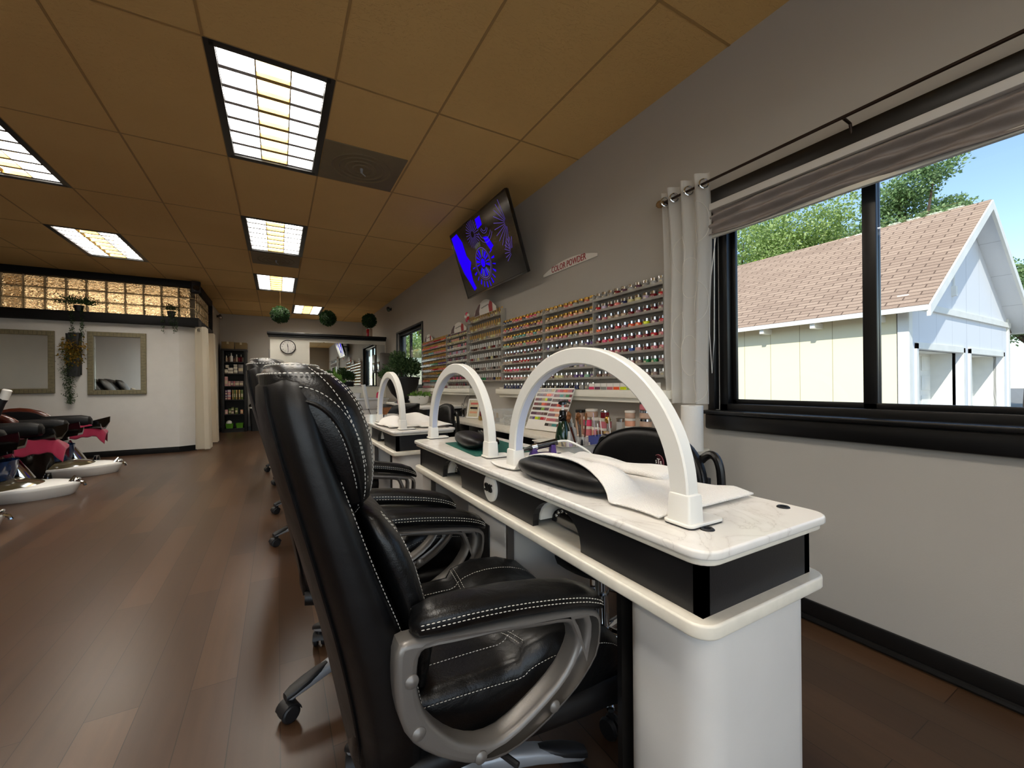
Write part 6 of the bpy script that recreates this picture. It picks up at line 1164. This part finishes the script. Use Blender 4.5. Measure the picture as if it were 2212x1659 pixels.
# ================================================================== mirrors and plants on the pale wall
def framed_mirror(label, x0, x1, z0, z1):
    t = thing('wall_mirror', label, 'mirror', ((x0 + x1) / 2, YM - 0.004, (z0 + z1) / 2)); w, h = x1 - x0, z1 - z0; fw = 0.066
    b = MB(); b.curve2d([rrect(w, h, 0.004), rrect(w - 2 * fw, h - 2 * fw, 0.002)], 0.03, FY(0, -0.016, 0), 0.006, 2); fr = b.obj('frame', 'gold_frame', t)
    b = MB()
    for k in range(int(w / 0.043)): 
        for s in (-1, 1): b.span((-w / 2 + 0.02 + k * 0.043, -0.0322, s * (h / 2 - fw / 2) - fw * 0.36), (-w / 2 + 0.022 + k * 0.043, -0.029, s * (h / 2 - fw / 2) + fw * 0.36))
    for k in range(int(h / 0.043)):
        for s in (-1, 1): b.span((s * (w / 2 - fw / 2) - fw * 0.36, -0.0322, -h / 2 + 0.02 + k * 0.043), (s * (w / 2 - fw / 2) + fw * 0.36, -0.029, -h / 2 + 0.022 + k * 0.043))
    q = b.obj('frame_grooves', 'tile_metal', fr); q['kind'] = 'stuff'
    b = MB(); b.span((-w / 2 + fw - 0.004, -0.008, -h / 2 + fw - 0.004), (w / 2 - fw + 0.004, -0.004, h / 2 - fw + 0.004)); b.obj('glass', 'mirror', t, smooth=0)
    b = MB(); g = w - 2 * fw - 0.03; gh = h - 2 * fw - 0.03; b.curve2d([rrect(w - 2 * fw, h - 2 * fw, 0.002), rrect(g, gh, 0.002)], 0.003, FY(0, -0.0095, 0), 0.001, 1); b.obj('bevel', 'mirror', t)
framed_mirror('square gold framed mirror nearer the curtained doorway', -2.36, -1.715, 0.905, 1.815); framed_mirror('gold framed mirror cut by the left edge of the photo', -3.52, -2.69, 0.935, 1.80)
t = thing('wall_planter', 'black wall pocket with yellow green leaves and a long trailing vine between the mirrors', 'plant', (-2.49, YM - 0.004, 1.45))
for z0, z1 in ((0.10, 0.32), (-0.28, -0.02)):
    b = MB(); b.loft([[(p[0], -0.05 + p[1] * 0.55, z) for p in rrect(w, 0.16, 0.03)] for (w, z) in ((0.11, z0), (0.15, z1))]); b.obj('pocket', 'black_matt', t)
b = MB(); b.span((-0.07, -0.012, -0.26), (0.07, 0, 0.34), 0.003); b.obj('back_board', 'black_matt', t)
b = MB(); leaves(b, [(random.gauss(0, 0.06), -0.09 + random.gauss(0, 0.03), 0.13 + random.gauss(0, 0.06)) for k in range(420)] + [(random.gauss(0, 0.05), -0.09, -0.05 + random.gauss(0, 0.06)) for k in range(240)], 0.042, 0.3); b.obj('yellow_leaves', 'leaf_gold', t, smooth=0)
b = MB(); leaves(b, [(-0.03 + random.gauss(0, 0.045), -0.085 + random.gauss(0, 0.02), random.uniform(-0.25, 0.08)) for k in range(420)] + [(-0.06 + random.gauss(0, 0.014 * (1 + zz) + 0.006) + 0.03 * (1 - zz), -0.06 + random.gauss(0, 0.010), -0.66 + 0.50 * zz) for k in range(900) for zz in [random.random()]], 0.022, 0.8); b.obj('trailing_leaves', 'leaf_dark', t, smooth=0)
def ledge_plant(label, x, leaf, spread, tr):
    t = thing('ledge_plant', label, 'plant', (x, YM - 0.035, 2.087)); b = MB(); b.lathe([(0.035, 0), (0.04, 0.003), (0.055, 0.085), (0.052, 0.087)], seg=20); b.obj('pot', 'black_matt', t)
    b = MB(); leaves(b, [(random.gauss(0, spread), random.gauss(0, 0.03), 0.10 + abs(random.gauss(0, 0.045))) for k in range(700)], 0.038 if spread > 0.06 else 0.022, -0.1, 0.35, (0, 0, 0.06)); b.obj('foliage', leaf, t, smooth=0)
    b = MB()
    for (dx, L) in tr: leaves(b, [(dx + random.gauss(0, 0.010), -0.075 + random.gauss(0, 0.008), 0.08 - L * random.random()) for k in range(int(L * 260))], 0.024, 0.9)
    b.obj('trailing_stems', 'leaf_dark', t, smooth=0)
ledge_plant('bushy fern with trailing stems on the black ledge, above the wall pocket', -2.44, 'leaf', 0.085, [(-0.06, 0.45), (0.05, 0.5), (-0.04, 0.4), (0.06, 0.42)]); ledge_plant('small round dark plant with beaded strands on the black ledge', -1.415, 'leaf_dark', 0.045, [(-0.08, 0.34), (0.0, 0.22), (0.04, 0.33), (0.07, 0.3)])
t = thing('speaker', 'small black loudspeaker under the ceiling at the corner of the glass blocks', 'speaker', (XS + 0.02, YM - 0.09, 2.56), 0.35); b = MB(); b.span((-0.06, -0.06, -0.09), (0.06, 0.05, 0.09), 0.012); b.obj('cabinet', 'black_matt', t); b = MB(); b.lathe([(0.045, 0.0), (0.045, 0.004), (0.02, 0.006)], seg=20, T=TR(0, -0.06, -0.02) @ RX(PI / 2)); b.obj('cone', 'black_gloss', t); b = MB(); b.tube([(0, 0.04, 0.05), (0, 0.07, 0.1)], 0.01, 6); b.obj('bracket', 'black_trim', t)
o = thing('wall_outlet', 'white outlet plate low on the pale wall behind the footbaths', 'outlet', (-2.33, YM - 0.002, 0.42)); b = MB(); b.span((-0.05, -0.008, -0.055), (0.05, 0, 0.055), 0.003); b.obj('plate', 'white_matt', o)

# ================================================================== pedicure chairs
def make_pedi(lever):
    t = thing('pedicure_chair', '', 'pedicure chair', (0, 0, 0), 0, 'pedicure chairs with footbaths')
    # footbath shell: pointed at +x
    def plan(k, e=0.0, sx=1.0): return [((0.40 + e) * x * sx, (0.27 + e) * y * k) for x, y in [(1.0, 0.12), (0.93, 0.30), (0.70, 0.62), (0.35, 0.92), (0.0, 1.0), (-0.6, 1.0), (-1.2, 0.92), (-1.2, -0.92), (-0.6, -1.0), (0.0, -1.0), (0.35, -0.92), (0.70, -0.62), (0.93, -0.30), (1.0, -0.12)]]
    b = MB(); secs = [[(p.x, p.y, z) for p in smoothpts([(q[0], q[1], 0) for q in plan(k, 0, sx)], 1, True)] for (z, k, sx) in ((0.0, 0.82, 0.88), (0.02, 0.88, 0.92), (0.085, 0.99, 0.99), (0.10, 1.0, 1.0), (0.114, 0.985, 0.985), (0.128, 0.82, 0.86), (0.139, 0.60, 0.68), (0.145, 0.36, 0.48), (0.147, 0.15, 0.25))]
    b.loft(secs); b.obj('footbath', 'white', t)
    b = MB(); secs = [[(-0.14 + p[0], -0.06 + 0.05 * (1 - k) + p[1], z) for p in sup((0, 0), 0.36 * k, 0.20 * k, 2.1, 36)] for (z, k) in ((0.09, 1.0), (0.118, 1.0), (0.126, 0.96), (0.158, 0.82), (0.178, 0.62), (0.190, 0.34), (0.194, 0.08))]
    b.loft(secs); b.obj('bowl_cover', 'bowl_brown', t)
    b = MB(); b.lathe([(0.03, 0.10), (0.032, 0.165), (0.022, 0.185), (0.024, 0.195), (0.0, 0.197)], (0.14, 0.12, 0), 18, capt=False); b.obj('jet_knob', 'black_gloss', t)
    b = MB(); b.box((0.20, 0.05, 0.135), (0.07, 0.035, 0.003), RX(-0.05) @ RY(0.12)); b.obj('sticker', 'paper', t)
    b = MB(); b.tube([(0.34, -0.05, 0.12), (0.36, 0.0, 0.16), (0.36, 0.05, 0.12)], 0.012, 8); b.sphere((0.37, 0, 0.125), (0.035, 0.05, 0.028), 14, 8); b.tube([(0.37, 0, 0.115), (0.42, 0.01, 0.09), (0.43, 0.01, 0.065)], 0.014, 8); b.obj('drain_handle', 'chrome', t)
    # chair body
    b = MB(); b.loft([[(-0.52 + x * 0.42, y * 0.40 * k, z) for x, y in sup((0, 0), 1, 1, 3.2, 32)] for (z, k) in ((0.0, 0.86), (0.05, 0.9), (0.30, 1.0), (0.38, 0.98), (0.40, 0.9))]); b.obj('base', 'black_gloss', t)
    b = MB(); b.loft([[(-0.10 + dx + p[0], 0.20 + p[1], z) for p in sup((0, 0), w, 0.060, 2.5, 20)] for (z, w, dx) in ((0.15, 0.13, 0.0), (0.24, 0.11, -0.03), (0.33, 0.07, -0.05), (0.39, 0.05, -0.06))]); b.obj('faucet_tower', 'chrome', t)
    b = MB(); b.tube([(-0.30, 0.22, 0.42), (-0.24, 0.24, 0.47), (-0.21, 0.28, 0.46)], 0.016, 8); b.sphere((-0.28, 0.24, 0.44), (0.04, 0.05, 0.025), 12, 8); b.obj('tap', 'chrome', t)
    b = MB(); b.loft([[(-0.24 + p[0] * k, -0.03 + p[1] * k, z) for p in sup((0, 0), 0.22, 0.2, 2.5, 28)] for (z, k) in ((0.19, 0.9), (0.28, 1.0), (0.36, 1.04))], capb=False); b.obj('liner', 'blue_water', t)
    for s in (-1, 1):          # flared side trays, like scoops
        b = MB(); secs = []
        for (x, z0, h, w) in ((-0.28, 0.47, 0.03, 0.03), (-0.24, 0.455, 0.075, 0.07), (-0.12, 0.455, 0.11, 0.09), (0.02, 0.47, 0.135, 0.10), (0.14, 0.49, 0.15, 0.105)):
            secs.append([(x + 0.03 * (zz > 0.5), s * (0.36 + yy * w), z0 + zz * h) for (yy, zz) in ((-0.7, 0.0), (0.6, 0.0), (1.0, 0.55), (1.15, 1.0), (1.02, 1.0), (0.85, 0.55), (0.5, 0.14), (-0.6, 0.14), (-1.0, 0.5), (-1.12, 0.5), (-1.0, 0.25))])
        b.loft(secs); b.obj('side_tray', 'black_gloss', t, smooth=50)
        b = MB(); b.loft([[(-0.24 + x, s * 0.36 + y, z) for x, y in sup((0, 0), 0.06, 0.04, 3, 16)] for z in (0.30, 0.46)]); b.obj('tray_post', 'black_gloss', t)
        b = MB(); secs = []
        for i in range(13): a = PI * 0.02 + PI * 0.80 * i / 12; secs.append([(-0.60 + (0.34 + p[0]) * math.cos(a) * 1.0, s * 0.37 + p[1], 0.42 + (0.34 + p[0]) * math.sin(a) * 0.92) for p in sup((0, 0), 0.05, 0.04, 3, 14)])
        b.loft(secs); b.obj('wood_arm', 'wood', t)
        b = MB(); b.loft([[(-0.60 + x * 0.29, s * 0.34 + y, 0.40 + z * 0.30) for (x, z) in sup((0, 0.5), 1.0, 0.62, 2.2, 26)] for y in (-0.035, 0.035)]); b.obj('side_pad', 'leather_matt', t)
        b = MB(); b.loft([[(x, s * 0.33 + p[0], z + p[1]) for p in sup((0, 0), w, h, 3, 18)] for (x, z, w, h) in ((-0.42, 0.60, 0.03, 0.03), (-0.38, 0.605, 0.065, 0.065), (-0.06, 0.60, 0.065, 0.075), (0.02, 0.595, 0.055, 0.06), (0.04, 0.59, 0.03, 0.035))]); b.obj('armrest', 'leather_matt', t)
    b = MB(); b.loft([[(x, p[0], z + p[1]) for p in sup((0, 0), w, h, 3.4, 28)] for (x, z, w, h) in ((-0.88, 0.46, 0.24, 0.06), (-0.84, 0.47, 0.28, 0.09), (-0.45, 0.475, 0.29, 0.09), (-0.38, 0.46, 0.27, 0.07), (-0.36, 0.45, 0.22, 0.03))]); b.obj('seat', 'leather_matt', t)
    b = MB(); b.loft([[(-0.66 - 0.36 * k - p[0] * 0.9, p[1], 0.48 + 0.70 * k + p[0] * 0.3) for p in sup((0, 0), d, w, 3, 28)] for (k, d, w) in ((0, 0.10, 0.26), (0.08, 0.13, 0.31), (0.5, 0.16, 0.36), (0.80, 0.15, 0.33), (0.95, 0.11, 0.26), (1.0, 0.06, 0.19))]); b.obj('backrest', 'leather_matt', t, smooth=70)
    b = MB(); b.loft([[(-0.52 - 0.36 * k - p[0] * 0.9, p[1], 0.52 + 0.66 * k + p[0] * 0.3) for p in sup((0, 0), d, w, 3, 24)] for (k, d, w) in ((0.50, 0.04, 0.16), (0.60, 0.07, 0.21), (0.88, 0.07, 0.20), (0.98, 0.04, 0.14))]); b.obj('head_cushion', 'leather_matt', t, smooth=70)
    return t
P0 = make_pedi(False); P0.location = (-2.05, 5.50, 0); P0['label'] = 'black pedicure chair with a white boat shaped footbath, nearer of the two fully seen'
dup(P0, (-2.03, 6.65, 0), 0, 'farther black pedicure chair with a white footbath, next to the mirrors'); dup(P0, (-2.10, 4.35, 0), 0, 'pedicure chair cut by the left edge, only the footbath tip in view')
def drape(label, loc, rz, L, w):
    o = thing('hand_towel', label, 'towel', loc, rz, 'fuchsia towels on the pedicure trays')
    def f(u, v):
        s = (u - 0.5) * 2; e = (v - 0.5) * 2; hang = 0.11 * max(0, abs(s) - 0.45) ** 1.3 * 2.2 + 0.09 * max(0, e - 0.55) * 2.2
        return (L / 2 * e * (1 - 0.12 * abs(s)), s * w / 2 * (1 - 0.10 * abs(s)), 0.022 * (1 - s * s) + 0.010 * math.sin(v * 6 + s * 2) + 0.006 * math.sin(v * 19 + s * 5) - hang)
    b = MB(); b.sheet(f, 30, 36, 0.012, (0, 0, 1)); b.obj('cloth', 'pink_towel', o, smooth=180)
drape('fuchsia towel over the nearer footbath', (-2.02, 5.84, 0.475), 0.15, 0.36, 0.30); drape('fuchsia towel over the tray of the farther footbath', (-2.02, 6.99, 0.515), 0.15, 0.34, 0.26); drape('fuchsia towel at the left edge of the photo', (-2.10, 4.70, 0.475), 0.1, 0.36, 0.28)
t = thing('remote_control', 'white topped black remote lever standing by the nearer pedicure chair', 'remote control', (-2.42, 6.07, 0.0)); b = MB(); b.tube([(0.0, 0, 0.74), (0.03, 0, 0.86), (0.05, 0, 0.90)], [0.028, 0.034, 0.034], 12); b.obj('grip', 'black_matt', t); b = MB(); b.tube([(0.05, 0, 0.895), (0.075, 0, 0.985), (0.078, 0, 0.995)], [0.034, 0.036, 0.028], 12); b.obj('head', 'white', t)
b = MB(); b.tube([(-0.02, 0, 0.0), (-0.02, 0, 0.6), (0.0, 0, 0.76)], 0.009, 8); b.obj('stalk', 'black_trim', t); b = MB(); b.lathe([(0.09, 0), (0.09, 0.012), (0.02, 0.02)], (-0.02, 0, 0), 20); b.obj('foot', 'black_trim', t)
# ================================================================== outside the windows
b = MB(); b.span((-60, -60, -0.32), (90, 90, -0.12)); struct(b, 'ground', 'asphalt', 'pale paved yard outside'); 
GX0, GX1, GY0, GY1, ZG, ZE, ZP = 9.87, 16.35, 2.97, 11.4, -0.12, 2.56, 4.82
GXC = (GX0 + GX1) / 2
t = thing('garage', 'white wooden garage with a brown shingle roof, seen through the big window', 'building', (GXC, (GY0 + GY1) / 2, ZG)); cy = (GY0 + GY1) / 2
X0, X1, Y0, Y1 = GX0 - GXC, GX1 - GXC, GY0 - cy, GY1 - cy; he, hp = ZE - ZG, ZP - ZG
b = MB(); b.span((X0, Y0, 0), (X0 + 0.15, Y1, he)); b.obj('side_wall', 'siding', t, smooth=0)
b = MB(); b.span((X1 - 0.15, Y0, 0), (X1, Y1, he)); b.obj('side_wall', 'siding', t, smooth=0)
sl = (hp - he) / (GXC - GX0)
# gable front with two door openings
D = [(X0 + 0.42, X0 + 2.92), (X0 + 3.42, X0 + 5.92)]; dh = 1.72
b = MB(); b.curve2d([[(X0, 0), (D[0][0], 0), (D[0][0], dh), (D[0][1], dh), (D[0][1], 0), (D[1][0], 0), (D[1][0], dh), (D[1][1], dh), (D[1][1], 0), (X1, 0), (X1, he), (0, hp - 0.12), (X0, he)]], 0.15, FY(0, Y0 + 0.075, 0)); b.obj('gable_wall', 'gable', t, smooth=0)
b = MB(); b.curve2d([[(X0, 0), (X1, 0), (X1, he), (0, hp - 0.12), (X0, he)]], 0.15, FY(0, Y1 - 0.075, 0)); b.obj('rear_wall', 'gable', t, smooth=0)
for (a, c) in D:
    b = MB(); b.span((a, Y0 + 0.50, 0.0), (c, Y0 + 0.54, dh)); d = b.obj('garage_door', 'garage_white', t)
    for k in range(4):
        for j in range(4): b = MB(); b.span((a + 0.08 + j * (c - a) / 4, Y0 + 0.485, 0.06 + k * dh / 4), (a + 0.08 + (j + 0.78) * (c - a) / 4, Y0 + 0.50, 0.06 + (k + 0.74) * dh / 4), 0.01); b.obj('door_panel', 'garage_white', d)
    b = MB(); b.span((a - 0.01, Y0 + 0.1, 0), (a, Y0 + 0.55, dh)); b.span((c, Y0 + 0.1, 0), (c + 0.01, Y0 + 0.55, dh)); b.span((a, Y0 + 0.1, dh), (c, Y0 + 0.55, dh + 0.02)); b.obj('door_jamb', 'garage_white', t); b = MB(); b.span((a - 0.10, Y0 - 0.03, 0), (a, Y0, dh + 0.1)); b.span((c, Y0 - 0.03, 0), (c + 0.10, Y0, dh + 0.1)); b.span((a - 0.1, Y0 - 0.03, dh), (c + 0.1, Y0, dh + 0.12)); b.obj('door_trim', 'garage_white', t)
b = MB(); b.span((X0 - 0.02, Y0 - 0.03, 0), (X0 + 0.13, Y0, he)); b.span((X0 - 0.03, Y0 - 0.02, 0), (X0, Y0 + 0.13, he)); b.span((X1 - 0.13, Y0 - 0.03, 0), (X1 + 0.02, Y0, he)); b.obj('corner_board', 'garage_white', t)
b = MB(); b.span((X0, Y0 - 0.05, he - 0.22), (X1, Y0, he - 0.10)); b.obj('gable_band', 'garage_white', t)
b = MB(); b.cyl((-0.9, Y0 - 0.03, he + 0.35), (-0.9, Y0 - 0.03, hp - 0.7), 0.018, seg=8); b.span((-0.95, Y0 - 0.07, he + 0.2), (-0.85, Y0, he + 0.4)); b.obj('service_pipe', 'garage_white', t)
for s in (-1, 1):
    ox = 0.38; oy = 0.38; th = 0.07; b = MB(); n = 1; vs = []
    for (d, y) in ((0, Y0 - oy), (0, Y1 + oy)):
        xe = s * (GXC - GX0 + ox); ze = he - ox * sl; vs += [(0, y, hp), (xe, y, ze), (xe, y, ze - th), (0, y, hp - th)]
    b.add(vs, [(0, 1, 5, 4), (1, 2, 6, 5), (2, 3, 7, 6), (3, 0, 4, 7), (0, 3, 2, 1), (4, 5, 6, 7)]); o = b.obj('roof_slope', 'shingle', t, smooth=0)
    me = o.data; uv = me.uv_layers.new(name='uv'); 
    for p in me.polygons:
        for li in p.loop_indices: v = me.vertices[me.loops[li].vertex_index].co; uv.data[li].uv = (v.y, math.hypot(v.x, v.z - hp))
    b = MB(); xe = s * (GXC - GX0 + ox); ze = he - ox * sl
    for y in (Y0 - oy, Y1 + oy): b.add([(0, y - 0.03, hp - 0.02), (xe, y - 0.03, ze - 0.02), (xe, y - 0.03, ze - 0.2), (0, y - 0.03, hp - 0.22), (0, y + 0.02, hp - 0.02), (xe, y + 0.02, ze - 0.02), (xe, y + 0.02, ze - 0.2), (0, y + 0.02, hp - 0.22)], [(0, 3, 2, 1), (4, 5, 6, 7), (0, 1, 5, 4), (2, 3, 7, 6), (1, 2, 6, 5), (3, 0, 4, 7)])
    b.obj('barge_board', 'garage_white', t, smooth=0)
    b = MB(); b.span((xe - 0.02, Y0 - oy, ze - 0.10), (xe + 0.02, Y1 + oy, ze - 0.01)); b.obj('fascia', 'garage_white', t)
    b = MB(); b.add([(0, Y0 - oy, hp - th - 0.01), (xe, Y0 - oy, ze - th - 0.01), (xe, Y0, ze - th - 0.01), (0, Y0, hp - th - 0.01)], [(0, 1, 2, 3)]); b.obj('soffit', 'gable', t, smooth=0)
for k in range(9):
    y = Y0 + 0.35 + k * 1.02; b = MB(); b.span((X0 - 0.34, y - 0.045, he - 0.46), (X0, y + 0.045, he - 0.345)); b.obj('rafter_tail', 'garage_white', t)
def tree(label, loc, h, blobs, mat, n, size, name='tree'):
    t = thing(name, label, 'tree', loc, random.random() * 6, 'trees beyond the windows'); b = MB(); b.tube([(0, 0, 0), (0.1, 0, h * 0.3), (-0.1, 0.1, h * 0.6), (0, 0, h * 0.85)], [h * 0.035, h * 0.028, h * 0.018, h * 0.006], 10)
    b.obj('trunk', 'bark', t)
    for (bx, by, bz, r) in blobs[:6]: b = MB(); b.tube([(0, 0, h * 0.32), (bx * 0.5, by * 0.5, h * 0.30 + bz * 0.25), (bx, by, bz)], [h * 0.014, h * 0.009, 0.02], 6); b.obj('branch', 'bark', t)
    b = MB(); pts = []
    for (bx, by, bz, r) in blobs:
        for k in range(n):
            d = Vector((random.gauss(0, 1), random.gauss(0, 1), random.gauss(0, 1))).normalized() * r * random.uniform(0.45, 1.08); pts.append((bx + d.x, by + d.y, bz + d.z * 0.85))
    leaves(b, pts, size, 0.1, 0.6); b.obj('crown', mat, t, smooth=0); return t
def crown(r, z, k):
    return [(random.uniform(-r, r), random.uniform(-r, r), z + random.uniform(-r * 0.7, r * 0.8), r * random.uniform(0.35, 0.6)) for i in range(k)]
tree('tall grey green tree behind the right end of the garage ridge', (26.6, 8.2, ZG), 12, [(random.uniform(-1.6, 1.6), random.uniform(-1.6, 1.6), random.uniform(6.0, 11.0), random.uniform(0.9, 1.4)) for i in range(20)], 'tree_c', 1500, 0.15); tree('bright lime green tree behind the middle of the garage roof', (20.2, 12.0, ZG), 7.5, crown(1.9, 5.7, 14), 'tree_b', 1500, 0.13)
tree('broad pale green tree behind the left part of the garage roof', (26.0, 16.5, ZG), 12, crown(4.4, 7.8, 24), 'tree_a', 1500, 0.17); tree('leafy tree at the far left of the big window', (20.0, 14.8, ZG), 8.5, crown(2.6, 5.4, 18), 'tree_a', 1500, 0.14); tree('green tree filling the gap between the tall tree and the lime one', (29.0, 13.4, ZG), 12, crown(2.8, 8.5, 18), 'tree_a', 1500, 0.17)
tree('green tree at the right of the garage', (24.8, 3.9, ZG), 7.5, crown(1.8, 4.0, 16), 'tree_c', 1500, 0.14); tree('light green tree outside the far window', (6.6, 21.5, ZG), 7.0, crown(2.2, 3.8, 16), 'tree_b', 1200, 0.15)
tree('rounded shrubby tree beside the building, outside the far window', (4.4, 17.0, ZG), 4.5, crown(1.2, 2.2, 12), 'tree_a', 1000, 0.12)
